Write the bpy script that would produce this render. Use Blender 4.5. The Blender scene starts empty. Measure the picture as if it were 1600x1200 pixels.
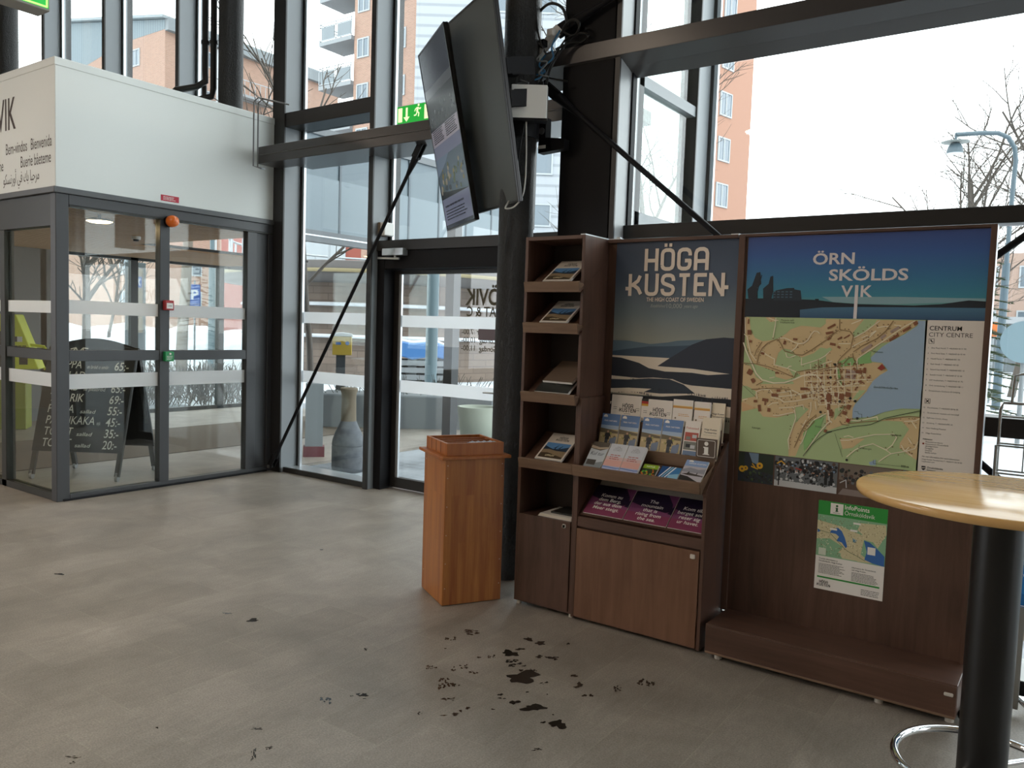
import bpy, math, random
from mathutils import Matrix, Vector

S = bpy.context.scene
C = S.collection
pi = math.pi

# ---------------------------------------------------------------- camera
cam_data = bpy.data.cameras.new('camera')
cam = bpy.data.objects.new('camera', cam_data)
C.objects.link(cam)
cam_data.sensor_width = 36.0
cam_data.lens = 1258.73 / 1600 * 36.0
cam_data.clip_start = 0.05
cam_data.clip_end = 500
_yaw, _pitch, _roll = -0.6146768, -0.0675451, 0.0334125
_f = Vector((math.sin(_yaw) * math.cos(_pitch), math.cos(_yaw) * math.cos(_pitch), math.sin(_pitch)))
_r = Vector((math.cos(_yaw), -math.sin(_yaw), 0))
_u = _r.cross(_f)
_r2 = _r * math.cos(_roll) + _u * math.sin(_roll)
_u2 = -_r * math.sin(_roll) + _u * math.cos(_roll)
cam.matrix_world = Matrix(((_r2.x, _u2.x, -_f.x, 0), (_r2.y, _u2.y, -_f.y, 0), (_r2.z, _u2.z, -_f.z, 1.55), (0, 0, 0, 1)))
S.camera = cam

# ---------------------------------------------------------------- sky and exposure
world = bpy.data.worlds.new('overcast_sky')
S.world = world
world.use_nodes = True
_bg = world.node_tree.nodes['Background']
_bg.inputs['Color'].default_value = (0.93, 0.965, 1.0, 1)
_bg.inputs['Strength'].default_value = 4.2
S.view_settings.view_transform = 'Standard'
S.view_settings.look = 'None'
S.view_settings.exposure = 0.16
S.view_settings.gamma = 1.0
S.view_settings.use_curve_mapping = False
S.cycles.transparent_max_bounces = 40
S.cycles.max_bounces = 10
S.cycles.diffuse_bounces = 5


# ---------------------------------------------------------------- materials
def lin(h):
    h = h.lstrip('#')
    o = []
    for i in (0, 2, 4):
        c = int(h[i:i + 2], 16) / 255
        o.append(c / 12.92 if c <= 0.04045 else ((c + 0.055) / 1.055) ** 2.4)
    return o[0], o[1], o[2], 1.0


_mats = {}


def M(name, col='#808080', rough=0.5, metal=0.0, spec=0.5, coat=0.0, emit=0.0):
    if name in _mats:
        return _mats[name]
    m = bpy.data.materials.new(name)
    m.use_nodes = True
    b = m.node_tree.nodes['Principled BSDF']
    b.inputs['Base Color'].default_value = lin(col)
    b.inputs['Roughness'].default_value = rough
    b.inputs['Metallic'].default_value = metal
    b.inputs['Specular IOR Level'].default_value = spec
    b.inputs['Coat Weight'].default_value = coat
    if emit:
        b.inputs['Emission Color'].default_value = lin(col)
        b.inputs['Emission Strength'].default_value = emit
    m.diffuse_color = lin(col)
    _mats[name] = m
    return m


class NT:
    """small node helper"""
    def __init__(s, m):
        s.t = m.node_tree
        s.b = s.t.nodes['Principled BSDF']

    def n(s, kind, **kw):
        x = s.t.nodes.new(kind)
        for k, v in kw.items():
            if k.startswith('i_'):
                x.inputs[k[2:].replace('_', ' ')].default_value = v
            else:
                setattr(x, k, v)
        return x

    def l(s, a, b):
        s.t.links.new(a, b)

    def coords(s, scale=(1, 1, 1), rot=(0, 0, 0), kind='Object', loc=(0, 0, 0)):
        tc = s.n('ShaderNodeTexCoord')
        mp = s.n('ShaderNodeMapping')
        mp.inputs['Scale'].default_value = scale
        mp.inputs['Rotation'].default_value = rot
        mp.inputs['Location'].default_value = loc
        s.l(tc.outputs[kind], mp.inputs['Vector'])
        return mp.outputs['Vector']

    def noise(s, vec, scale=5, detail=4, rough=0.55, dist=0.0):
        x = s.n('ShaderNodeTexNoise')
        x.inputs['Scale'].default_value = scale
        x.inputs['Detail'].default_value = detail
        x.inputs['Roughness'].default_value = rough
        x.inputs['Distortion'].default_value = dist
        s.l(vec, x.inputs['Vector'])
        return x.outputs['Fac']

    def ramp(s, fac, stops, interp='LINEAR'):
        x = s.n('ShaderNodeValToRGB')
        x.color_ramp.interpolation = interp
        e = x.color_ramp.elements
        while len(e) > 1:
            e.remove(e[0])
        e[0].position = stops[0][0]
        e[0].color = lin(stops[0][1])
        for p, c in stops[1:]:
            k = e.new(p)
            k.color = lin(c)
        s.l(fac, x.inputs['Fac'])
        return x.outputs['Color']

    def mix(s, fac, a, b, blend='MIX'):
        x = s.n('ShaderNodeMix', data_type='RGBA', blend_type=blend)
        if isinstance(fac, float):
            x.inputs[0].default_value = fac
        else:
            s.l(fac, x.inputs[0])
        for i, v in ((6, a), (7, b)):
            if isinstance(v, str):
                x.inputs[i].default_value = lin(v)
            else:
                s.l(v, x.inputs[i])
        return x.outputs[2]

    def bump(s, h, strength=0.2, dist=0.01):
        x = s.n('ShaderNodeBump')
        x.inputs['Strength'].default_value = strength
        x.inputs['Distance'].default_value = dist
        s.l(h, x.inputs['Height'])
        s.l(x.outputs['Normal'], s.b.inputs['Normal'])

    def col(s, c):
        s.l(c, s.b.inputs['Base Color'])

    def rough(s, fac, a, b):
        x = s.n('ShaderNodeMapRange')
        x.inputs['To Min'].default_value = a
        x.inputs['To Max'].default_value = b
        s.l(fac, x.inputs['Value'])
        s.l(x.outputs['Result'], s.b.inputs['Roughness'])


def wood(name, dark, light, axis='z', rough=0.45, scale=1.0, spec=0.4, bump=0.05):
    if name in _mats:
        return _mats[name]
    m = M(name, light, rough, spec=spec)
    t = NT(m)
    sc = {'z': (9, 9, .7), 'x': (.7, 9, 9), 'y': (9, .7, 9)}[axis]
    v = t.coords(tuple(k * scale for k in sc))
    f = t.noise(v, 3.2, 6, .62, .6)
    v2 = t.coords((1.3 * scale,) * 3)
    f2 = t.noise(v2, 2.2, 3)
    c1 = t.ramp(f, [(.3, dark), (.7, light)])
    c2 = t.ramp(f2, [(.3, dark), (.75, light)])
    t.col(t.mix(.4, c1, c2))
    t.rough(f, rough - .06, rough + .1)
    t.bump(f, bump, .004)
    return m


def glass(name, tint=(.9, .93, .92, 1), refl=1.0):
    if name in _mats:
        return _mats[name]
    m = bpy.data.materials.new(name)
    m.use_nodes = True
    t = m.node_tree
    t.nodes.clear()
    out = t.nodes.new('ShaderNodeOutputMaterial')
    tr = t.nodes.new('ShaderNodeBsdfTransparent')
    tr.inputs['Color'].default_value = tint
    gl = t.nodes.new('ShaderNodeBsdfGlossy')
    gl.inputs['Roughness'].default_value = 0.0
    gl.inputs['Color'].default_value = (refl, refl, refl, 1)
    fr = t.nodes.new('ShaderNodeFresnel')
    geo = t.nodes.new('ShaderNodeNewGeometry')
    mr = t.nodes.new('ShaderNodeMapRange')      # the same index from either side of the pane
    mr.inputs['To Min'].default_value = 1.42
    mr.inputs['To Max'].default_value = 1 / 1.42
    t.links.new(geo.outputs['Backfacing'], mr.inputs['Value'])
    t.links.new(mr.outputs['Result'], fr.inputs['IOR'])
    mx = t.nodes.new('ShaderNodeMixShader')
    t.links.new(fr.outputs['Fac'], mx.inputs['Fac'])
    t.links.new(tr.outputs[0], mx.inputs[1])
    t.links.new(gl.outputs[0], mx.inputs[2])
    t.links.new(mx.outputs[0], out.inputs['Surface'])
    _mats[name] = m
    return m


def frosted(name, col='#d4dade', alpha=0.8):
    """frosted film on glass: scatters light through"""
    if name in _mats:
        return _mats[name]
    m = bpy.data.materials.new(name)
    m.use_nodes = True
    t = m.node_tree
    t.nodes.clear()
    out = t.nodes.new('ShaderNodeOutputMaterial')
    df = t.nodes.new('ShaderNodeBsdfDiffuse')
    df.inputs['Color'].default_value = lin(col)
    tl = t.nodes.new('ShaderNodeBsdfTranslucent')
    tl.inputs['Color'].default_value = lin(col)
    tr = t.nodes.new('ShaderNodeBsdfTransparent')
    m1 = t.nodes.new('ShaderNodeMixShader')
    m1.inputs['Fac'].default_value = .5
    m2 = t.nodes.new('ShaderNodeMixShader')
    m2.inputs['Fac'].default_value = alpha
    t.links.new(df.outputs[0], m1.inputs[1])
    t.links.new(tl.outputs[0], m1.inputs[2])
    t.links.new(tr.outputs[0], m2.inputs[1])
    t.links.new(m1.outputs[0], m2.inputs[2])
    t.links.new(m2.outputs[0], out.inputs['Surface'])
    _mats[name] = m
    return m


# ---------------------------------------------------------------- mesh building
class MB:
    def __init__(s):
        s.v, s.f, s.mi, s.sm, s.mats = [], [], [], [], []
        s.T = Matrix.Identity(4)

    def add(s, vs, fs, mat, smooth=False):
        if mat not in s.mats:
            s.mats.append(mat)
        k = s.mats.index(mat)
        o = len(s.v)
        s.v += [tuple(s.T @ Vector(p)) for p in vs]
        for f in fs:
            s.f.append(tuple(o + i for i in f))
            s.mi.append(k)
            s.sm.append(smooth)
        return s

    def box(s, x0, y0, z0, x1, y1, z1, mat):
        x0, x1 = min(x0, x1), max(x0, x1)
        y0, y1 = min(y0, y1), max(y0, y1)
        z0, z1 = min(z0, z1), max(z0, z1)
        v = [(x, y, z) for z in (z0, z1) for y in (y0, y1) for x in (x0, x1)]
        return s.add(v, [(0, 2, 3, 1), (4, 5, 7, 6), (0, 1, 5, 4), (2, 6, 7, 3), (0, 4, 6, 2), (1, 3, 7, 5)], mat)

    def bar(s, p0, p1, w, h, mat, up=(0, 0, 1)):
        """rectangular bar from p0 to p1, w across and h along 'up'"""
        p0, p1 = Vector(p0), Vector(p1)
        d = (p1 - p0).normalized()
        a = d.cross(Vector(up))
        if a.length < 1e-4:
            a = d.cross(Vector((1, 0, 0)))
        a.normalize()
        b = a.cross(d).normalized()
        v = [p + a * i * w / 2 + b * j * h / 2 for p in (p0, p1) for i, j in ((-1, -1), (1, -1), (1, 1), (-1, 1))]
        return s.add(v, [(0, 1, 2, 3), (7, 6, 5, 4), (0, 4, 5, 1), (1, 5, 6, 2), (2, 6, 7, 3), (3, 7, 4, 0)], mat)

    def cyl(s, p0, p1, r0, mat, r1=None, n=20, caps=True):
        r1 = r0 if r1 is None else r1
        p0, p1 = Vector(p0), Vector(p1)
        d = (p1 - p0).normalized()
        a = d.orthogonal().normalized()
        b = d.cross(a)
        cs = [a * math.cos(2 * pi * i / n) + b * math.sin(2 * pi * i / n) for i in range(n)]
        v = [p0 + c * r0 for c in cs] + [p1 + c * r1 for c in cs]
        s.add(v, [(i, (i + 1) % n, n + (i + 1) % n, n + i) for i in range(n)], mat, True)
        if caps:
            s.add([p0 + c * r0 for c in cs], [tuple(reversed(range(n)))], mat)
            s.add([p1 + c * r1 for c in cs], [tuple(range(n))], mat)
        return s

    def tube(s, pts, r, mat, n=8, closed=False, taper=None):
        pts = [Vector(p) for p in pts]
        k = len(pts)
        rings = []
        a = None
        for i, p in enumerate(pts):
            if closed:
                d = pts[(i + 1) % k] - pts[i - 1]
            else:
                d = pts[min(i + 1, k - 1)] - pts[max(i - 1, 0)]
            d.normalize()
            if a is None:
                a = d.orthogonal().normalized()
            a = (a - d * a.dot(d))
            a = a.normalized() if a.length > 1e-6 else d.orthogonal().normalized()
            b = d.cross(a)
            rr = r if taper is None else r + (taper - r) * i / max(1, k - 1)
            rings.append([p + (a * math.cos(2 * pi * j / n) + b * math.sin(2 * pi * j / n)) * rr for j in range(n)])
        v = [q for g in rings for q in g]
        f = []
        for i in range(k if closed else k - 1):
            o, q = i * n, ((i + 1) % k) * n
            f += [(o + j, o + (j + 1) % n, q + (j + 1) % n, q + j) for j in range(n)]
        s.add(v, f, mat, True)
        if not closed:
            s.add(rings[0], [tuple(reversed(range(n)))], mat)
            s.add(rings[-1], [tuple(range(n))], mat)
        return s

    def lathe(s, c, prof, mat, n=32):
        c = Vector(c)
        v = [c + Vector((r * math.cos(2 * pi * i / n), r * math.sin(2 * pi * i / n), z)) for r, z in prof for i in range(n)]
        f = []
        for k in range(len(prof) - 1):
            for i in range(n):
                j = (i + 1) % n
                f.append((k * n + i, k * n + j, (k + 1) * n + j, (k + 1) * n + i))
        s.add(v, f, mat, True)
        return s

    def ball(s, c, r, mat, n=16, sq=1.0):
        prof = [(max(1e-4, r * math.sin(pi * i / (n // 2))), -r * sq * math.cos(pi * i / (n // 2))) for i in range(n // 2 + 1)]
        return s.lathe(c, prof, mat, n)

    def prism(s, pts, d, mat):
        """polygon of 3-D points pushed along vector d"""
        pts = [Vector(p) for p in pts]
        d = Vector(d)
        n = len(pts)
        nn = sum(((pts[i] - pts[0]).cross(pts[(i + 1) % n] - pts[0]) for i in range(n)), Vector())
        if nn.dot(d) > 0:
            pts = pts[::-1]
        v = pts + [p + d for p in pts]
        f = [tuple(range(n)), tuple(reversed(range(n, 2 * n)))] + [(i, i + n, (i + 1) % n + n, (i + 1) % n) for i in range(n)]
        return s.add(v, f, mat)

    def poly(s, pts, mat):
        return s.add(pts, [tuple(range(len(pts)))], mat)

    def build(s, name, parent=None, bevel=0.0, seg=1, recentre=True):
        me = bpy.data.meshes.new(name)
        vs = s.v
        if parent is not None:
            chain = wmat(parent).inverted()
            vs = [tuple(chain @ Vector(p)) for p in vs]
        elif recentre:
            lo = [min(p[i] for p in vs) for i in range(3)]
            hi = [max(p[i] for p in vs) for i in range(3)]
            org = ((lo[0] + hi[0]) / 2, (lo[1] + hi[1]) / 2, lo[2])
            vs = [tuple(p[i] - org[i] for i in range(3)) for p in vs]
        me.from_pydata(vs, [], s.f)
        for m in s.mats:
            me.materials.append(m)
        me.polygons.foreach_set('material_index', s.mi)
        me.polygons.foreach_set('use_smooth', s.sm)
        me.update()
        o = bpy.data.objects.new(name, me)
        C.objects.link(o)
        if parent is not None:
            o.parent = parent
        elif recentre:
            o.location = org
        if bevel:
            b = o.modifiers.new('edges', 'BEVEL')
            b.width = bevel
            b.segments = seg
            b.limit_method = 'ANGLE'
            b.angle_limit = 0.9
        return o


def wmat(o):
    m = Matrix.LocRotScale(o.location, o.rotation_euler, o.scale)
    return wmat(o.parent) @ m if o.parent else m


def tag(o, label=None, cat=None, group=None, kind=None):
    for k, v in (('label', label), ('category', cat), ('group', group), ('kind', kind)):
        if v:
            o[k] = v
    return o


def thing(name, label, cat, loc=(0, 0, 0), rz=0.0, group=None):
    o = bpy.data.objects.new(name, None)
    o.empty_display_size = 0.05
    o.location = loc
    o.rotation_euler = (0, 0, rz)
    C.objects.link(o)
    return tag(o, label, cat, group)


def struct(name, mb, bevel=0.0, parent=None):
    o = mb.build(name, parent, bevel, recentre=False)
    if parent is None:
        o['kind'] = 'structure'
    return o


def kids(o):
    return [c for c in C.objects if c.parent == o]


def dup(root, loc=None, rz=None, label=None, group=None):
    def rec(o, p):
        c = o.copy()
        C.objects.link(c)
        c.parent = p
        for k in kids(o):
            rec(k, c)
        return c
    r = rec(root, root.parent)
    if loc is not None:
        r.location = loc
    if rz is not None:
        r.rotation_euler = (r.rotation_euler[0], r.rotation_euler[1], rz)
    return tag(r, label, None, group)


# ---------------------------------------------------------------- flat artwork (print, lettering)
_tc = {}


def text_polys(txt, bold=0.0, spacing=1.0, shear=0.0):
    key = (txt, round(bold, 4), spacing, shear)
    if key in _tc:
        return _tc[key]
    cu = bpy.data.curves.new('t', 'FONT')
    cu.body = txt
    cu.size = 1.0
    cu.offset = bold
    cu.space_character = spacing
    cu.shear = shear
    cu.resolution_u = 3
    cu.fill_mode = 'FRONT'
    ob = bpy.data.objects.new('t', cu)
    me = ob.to_mesh()
    v = [(p.co.x, p.co.y) for p in me.vertices]
    f = [tuple(p.vertices) for p in me.polygons]
    ob.to_mesh_clear()
    bpy.data.objects.remove(ob)
    bpy.data.curves.remove(cu)
    _tc[key] = (v, f)
    return v, f


LET = {
    'H': (.52, [[(0, 0), (0, 1)], [(1, 0), (1, 1)], [(0, .46), (1, .46)]]),
    'O': (.52, [[(0, .2), (0, .8), (.08, .93), (.3, 1), (.7, 1), (.92, .93), (1, .8), (1, .2), (.92, .07), (.7, 0), (.3, 0), (.08, .07), (0, .2)]]),
    'G': (.52, [[(1, .68), (1, .8), (.92, .93), (.7, 1), (.3, 1), (.08, .93), (0, .8), (0, .2), (.08, .07), (.3, 0), (.7, 0), (.92, .07), (1, .2), (1, .42), (.55, .42)]]),
    'A': (.52, [[(0, 0), (0, .78), (.1, .93), (.32, 1), (.68, 1), (.9, .93), (1, .78), (1, 0)], [(0, .38), (1, .38)]]),
    'K': (.55, [[(0, 0), (0, 1)], [(.9, 1), (.72, .72), (.12, .45)], [(.3, .5), (.75, .3), (1, 0)], [(-.42, .3), (0, .3)]]),
    'U': (.52, [[(0, 1), (0, .2), (.08, .07), (.3, 0), (.7, 0), (.92, .07), (1, .2), (1, 1)]]),
    'S': (.52, [[(1, .7), (1, .8), (.92, .93), (.7, 1), (.3, 1), (.08, .93), (0, .8), (0, .68), (.1, .58), (.9, .4), (1, .3), (1, .2), (.92, .07), (.7, 0), (.3, 0), (.08, .07), (0, .2), (0, .28)]]),
    'T': (.5, [[(0, 1), (1, 1)], [(.5, 0), (.5, 1)]]),
    'E': (.42, [[(1, 0), (0, 0), (0, 1), (1, 1)], [(0, .52), (.9, .52)]]),
    'N': (.55, [[(0, 0), (0, 1)], [(0, 1), (.35, .72), (.65, .3), (1, 0)], [(1, 0), (1, 1)], [(1, .36), (1.45, .36)]]),
}


class Art:
    """flat printed matter: o = lower-left corner, u/v = unit axes; layers sit fractions of a millimetre apart"""
    def __init__(s, mb, o, u, v, w=1.0, h=1.0, lift=0.0003):
        s.mb, s.o, s.u, s.v, s.w, s.h, s.lift = mb, Vector(o), Vector(u).normalized(), Vector(v).normalized(), w, h, lift
        s.n = s.u.cross(s.v)
        s.c = 0

    def P(s, a, b, k):
        # every piece of print lies a few micrometres above the one before it
        return s.o + s.u * a + s.v * b + s.n * (s.lift * k + 3e-6 * (s.c % 97))

    def poly(s, pts, mat, k=1):
        s.c += 1
        a = sum(pts[i][0] * pts[(i + 1) % len(pts)][1] - pts[(i + 1) % len(pts)][0] * pts[i][1] for i in range(len(pts)))
        if a < 0:
            pts = pts[::-1]
        s.mb.poly([s.P(a, b, k) for a, b in pts], mat)

    def rect(s, a0, b0, a1, b1, mat, k=1):
        s.poly([(a0, b0), (a1, b0), (a1, b1), (a0, b1)], mat, k)

    def disc(s, a, b, r, mat, k=1, n=12, ry=None):
        ry = ry or r
        s.poly([(a + r * math.cos(2 * pi * i / n), b + ry * math.sin(2 * pi * i / n)) for i in range(n)], mat, k)

    def line(s, pts, w, mat, k=1, joint=True):
        for i in range(len(pts) - 1):
            (x0, y0), (x1, y1) = pts[i], pts[i + 1]
            L = math.hypot(x1 - x0, y1 - y0)
            if L < 1e-7:
                continue
            nx, ny = -(y1 - y0) / L * w / 2, (x1 - x0) / L * w / 2
            s.poly([(x0 + nx, y0 + ny), (x0 - nx, y0 - ny), (x1 - nx, y1 - ny), (x1 + nx, y1 + ny)], mat, k)
            if joint and 0 < i:
                s.disc(x0, y0, w / 2, mat, k, 8)

    def text(s, txt, a, b, size, mat, k=2, bold=0.0, sx=1.0, align='L', width=None, shear=0.0, spacing=1.0, mirror=False, rot=0.0):
        v, f = text_polys(txt, bold, spacing, shear)
        if not v:
            return
        x0, x1 = min(p[0] for p in v), max(p[0] for p in v)
        if width:
            sx = width / ((x1 - x0) * size)
        s.c += 1
        sh = {'L': -x0, 'C': -(x0 + x1) / 2, 'R': -x1}[align]
        m = -1 if mirror else 1
        q = [((px + sh) * size * sx * m, py * size) for px, py in v]
        if rot:
            cr, sr = math.cos(rot), math.sin(rot)
            q = [(x * cr - y * sr, x * sr + y * cr) for x, y in q]
        q = [(a + x, b + y) for x, y in q]
        fs = f
        # keep faces turned to the reader
        if f:
            g = f[0]
            ar = sum(q[g[i]][0] * q[g[(i + 1) % len(g)]][1] - q[g[(i + 1) % len(g)]][0] * q[g[i]][1] for i in range(len(g)))
            if ar < 0:
                fs = [t[::-1] for t in f]
        s.mb.add([s.P(x, y, k) for x, y in q], fs, mat)

    def logo(s, a, b, h, mat, k=2):
        """two-line HOGA KUSTEN lettering, (a, b) = centre of the gap between the lines, h = letter height"""
        for row, (word, y) in enumerate((('HOGA', b + h * .06), ('KUSTEN', b - h * 1.06))):
            ws = [LET[c][0] * h for c in word]
            t = .165 * h
            gap = .27 * h
            x = a - (sum(ws) + gap * (len(ws) - 1)) / 2
            for i, c in enumerate(word):
                w = ws[i]
                for st in LET[c][1]:
                    pts = [(x + p[0] * w, y + t / 2 + p[1] * (h - t)) for p in st]
                    if len(st) == 2 and st[0][0] == st[1][0]:
                        pts = [(pts[0][0], pts[0][1] - t / 2), (pts[1][0], pts[1][1] + t / 2)]
                    s.line(pts, t, mat, k)
                    if len(st) > 2:
                        for e in (pts[0], pts[-1]):
                            s.rect(e[0] - t / 2, e[1] - t / 2, e[0] + t / 2, e[1] + t / 2, mat, k) if c in 'UAE' else None
                if row == 0 and c == 'O':
                    for dx in (.28, .72):
                        s.rect(x + dx * w - t * .42, y + h * 1.06, x + dx * w + t * .42, y + h * 1.06 + t * .9, mat, k)
                x += w + gap

    def lines(s, a, b, w, n, lead, th, mat, k=2, seed=1, ragged=.25, words=True):
        """rows of print too small to read: broken word bars"""
        r = random.Random(seed)
        for i in range(n):
            y = b - i * lead
            x = a
            e = a + w * (1 - r.random() * ragged)
            while x < e - th:
                ww = min(e - x, th * r.uniform(1.5, 5.5)) if words else e - x
                s.rect(x, y, x + ww, y + th, mat, k)
                x += ww + th * .7

# ================================================================ THE ROOM
STEEL = M('painted_steel', '#2a2827', .4, spec=.35)
STEELG = M('grey_painted_steel', '#56585a', .38, spec=.5)
ALU = M('bare_aluminium', '#c9ced2', .3, metal=.7)
BLACK = M('black_paint', '#18181b', .55, spec=.18)
MULL = M('mullion_paint', '#8b9094', .4, spec=.5)
MULLF = M('mullion_front_paint', '#2e2e2f', .4)
GLASS = glass('clear_glass')
BAND = frosted('frosted_band', '#f6f8fa', .92)
WHITE = M('white_panel', '#ebefec', .45)


def slate():
    m = M('slate_tile', '#77746e', .5, spec=.45)
    t = NT(m)
    v = t.coords(rot=(0, 0, pi / 2), loc=(0.11, 0.14, 0))
    b = t.n('ShaderNodeTexBrick')
    b.offset = .37
    b.inputs['Scale'].default_value = 1
    b.inputs['Brick Width'].default_value = .66
    b.inputs['Row Height'].default_value = .315
    b.inputs['Mortar Size'].default_value = .0021
    b.inputs['Mortar Smooth'].default_value = 0
    b.inputs['Bias'].default_value = -.1
    b.inputs['Color1'].default_value = lin('#bbb2a7')
    b.inputs['Color2'].default_value = lin('#aea59a')
    b.inputs['Mortar'].default_value = lin('#c0b8aa')
    t.l(v, b.inputs['Vector'])
    o = t.coords()
    f1 = t.noise(o, 140, 3, .7)
    f2 = t.noise(o, 2.2, 5, .6, .5)
    f3 = t.noise(t.coords((1, .25, 1)), 26, 4, .6, 1.2)
    c = t.mix(1.0, b.outputs['Color'], t.ramp(f1, [(.3, '#c2c2c2'), (.72, '#ffffff')]), 'MULTIPLY')
    c = t.mix(1.0, c, t.ramp(f2, [(.3, '#d4d4d4'), (.7, '#ffffff')]), 'MULTIPLY')
    c = t.mix(.6, c, t.ramp(f3, [(.3, '#d8d6d2'), (.7, '#ffffff')]), 'MULTIPLY')
    t.col(c)
    t.rough(f3, .33, .52)
    ad = t.n('ShaderNodeMath', operation='MULTIPLY_ADD')
    ad.inputs[1].default_value = .35
    t.l(f1, ad.inputs[0])
    t.l(f2, ad.inputs[2])
    t.bump(ad.outputs[0], .12, .004)
    return m


SLATE = slate()
b = MB()
b.box(-14, -9, -.12, -2.3, 5.72, 0, SLATE)
b.box(-2.3, -9, -.12, 9, 4.55, 0, SLATE)
b.box(-12.4, 5.72, -.12, -6.9, 9.7, 0, SLATE)
struct('floor', b)

ROOFW = M('ceiling_paint', '#b9b5ae', .7)
WALLP = M('wall_paint', '#b3a797', .7)
struct('ceiling', MB().box(-14.2, -9.2, 8.0, 9.2, 5.9, 8.2, ROOFW))
struct('wall_back', MB().box(-14.2, -9.2, 0, 9.2, -9, 8.0, WALLP))
b = MB()
b.box(-14.2, -9, 0, -14, -1.2, .4, WALLP)
b.box(-14.2, -9, 4.4, -14, -1.2, 8.0, WALLP)
b.box(-14.2, -1.2, 0, -14, 5.75, 8.0, WALLP)
for y in (-9, -6.5, -4.0):
    b.box(-14.2, y, .4, -14, y + .2, 4.4, MULL)
struct('wall_left', b)
b = MB()
b.box(9, -9, 0, 9.2, 2.2, 8.0, WALLP)
b.box(9, 2.2, 0, 9.2, 4.7, .5, WALLP)
b.box(9, 2.2, 6.6, 9.2, 4.7, 8.0, WALLP)
struct('wall_right', b)

GA, GB = 5.62, 4.45           # glass planes of the two lengths of facade


def mullion(n, x, y0, z0, z1, wf=.05, glassy=GA):
    """x = its right-hand face"""
    m = MB()
    m.box(x - wf, y0, z0, x, glassy + .03, z1, MULL)
    m.box(x - wf - .001, y0 - .004, z0, x + .001, y0 + .012, z1, MULLF)
    m.box(x, glassy - .05, z0, x + .022, glassy - .02, z1, M('dark_gasket', '#26282a', .5))
    m.box(x + .022, glassy - .045, z0, x + .05, glassy - .015, z1, ALU)
    m.box(x - wf - .04, glassy - .045, z0, x - wf, glassy - .015, z1, ALU)
    m.box(x - wf, glassy + .03, z0, x, glassy + .1, z1, MULLF)
    struct('trim_%d' % n, m)


for n, (x, z0, wf) in enumerate(((-13.25, 3.6, .06), (-11.68, 3.6, .06), (-10.12, 3.6, .06), (-8.53, 3.6, .06), (-5.42, 0, .055), (-3.86, 2.4, .055), (-2.29, 0, .13)), 1):
    mullion(n, x, 5.36, z0, 8.0, wf)
# corner post beside the lobby
m = MB()
m.box(-6.86, 5.36, 0, -6.68, 5.65, 8.0, MULL)
m.box(-6.861, 5.355, 0, -6.679, 5.375, 8.0, MULLF)
m.box(-6.68, 5.57, 0, -6.658, 5.6, 8.0, M('dark_gasket'))
m.box(-6.658, 5.575, 0, -6.63, 5.605, 8.0, ALU)
struct('trim_8', m, .002)

# transoms of the first length
m = MB()
m.box(-6.68, 5.37, 3.5, -5.48, 5.66, 3.64, MULLF)
struct('trim_9', m, .003)
m = MB()
m.box(-6.68, 5.42, 0, -5.475, 5.66, .045, ALU)
m.box(-6.68, 5.4, 0, -5.475, 5.425, .05, STEEL)
struct('trim_10', m)
m = MB()
m.box(-5.42, 5.42, 2.235, -2.42, 5.68, 2.33, STEEL)
struct('trim_11', m, .003)
m = MB()
m.box(-14, 5.36, 7.8, -2.29, 5.66, 8.0, MULLF)
struct('trim_12', m)
m = MB()
for z0, z1 in ((3.06, 3.13), (2.2, 2.3), (0, .08)):
    m.box(-2.37, 4.5, z0, -2.30, 5.37, z1, M('return_rail', '#85898c', .4))
struct('trim_30', m)
struct('window_30', MB().box(-2.341, 4.5, .08, -2.329, 5.37, 7.8, GLASS))
m = MB()
m.box(-14, 5.58, 0, -12.3, 5.66, 3.6, M('dark_panel', '#3a3c3d', .5))
struct('wall_front', m)

n = 1
for x0, x1, z0, z1 in ((-13.25, -11.74, 3.6, 7.8), (-11.68, -10.18, 3.6, 7.8), (-10.12, -8.59, 3.6, 7.8), (-8.53, -6.86, 3.6, 7.8)):
    struct('window_%d' % n, MB().box(x0, GA - .006, z0, x1, GA + .006, z1, GLASS))
    n += 1


def banded(name, x0, x1, y, z0, z1, bands=((.93, 1.05), (1.545, 1.66)), parent=None):
    o = struct(name, MB().box(x0, y - .006, z0, x1, y + .006, z1, GLASS), 0, parent)
    for a, c in bands:
        MB().box(x0, y - .0085, a, x1, y - .0072, c, BAND).build('frosted_band', o)
    return o


banded('window_%d' % n, -6.66, -5.475, GA, .04, 3.5)
n += 1
struct('window_%d' % n, MB().box(-6.66, GA - .006, 3.64, -5.475, GA + .006, 7.8, GLASS))
n += 1
struct('window_%d' % n, MB().box(-5.42, GA - .006, 2.33, -3.915, GA + .006, 7.8, GLASS))
n += 1
struct('window_%d' % n, MB().box(-3.86, GA - .006, 2.33, -2.42, GA + .006, 7.8, GLASS))
n += 1
struct('window_%d' % n, MB().box(-3.85, GA - .006, 0, -2.42, GA + .006, 2.235, GLASS))
n += 1

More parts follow.
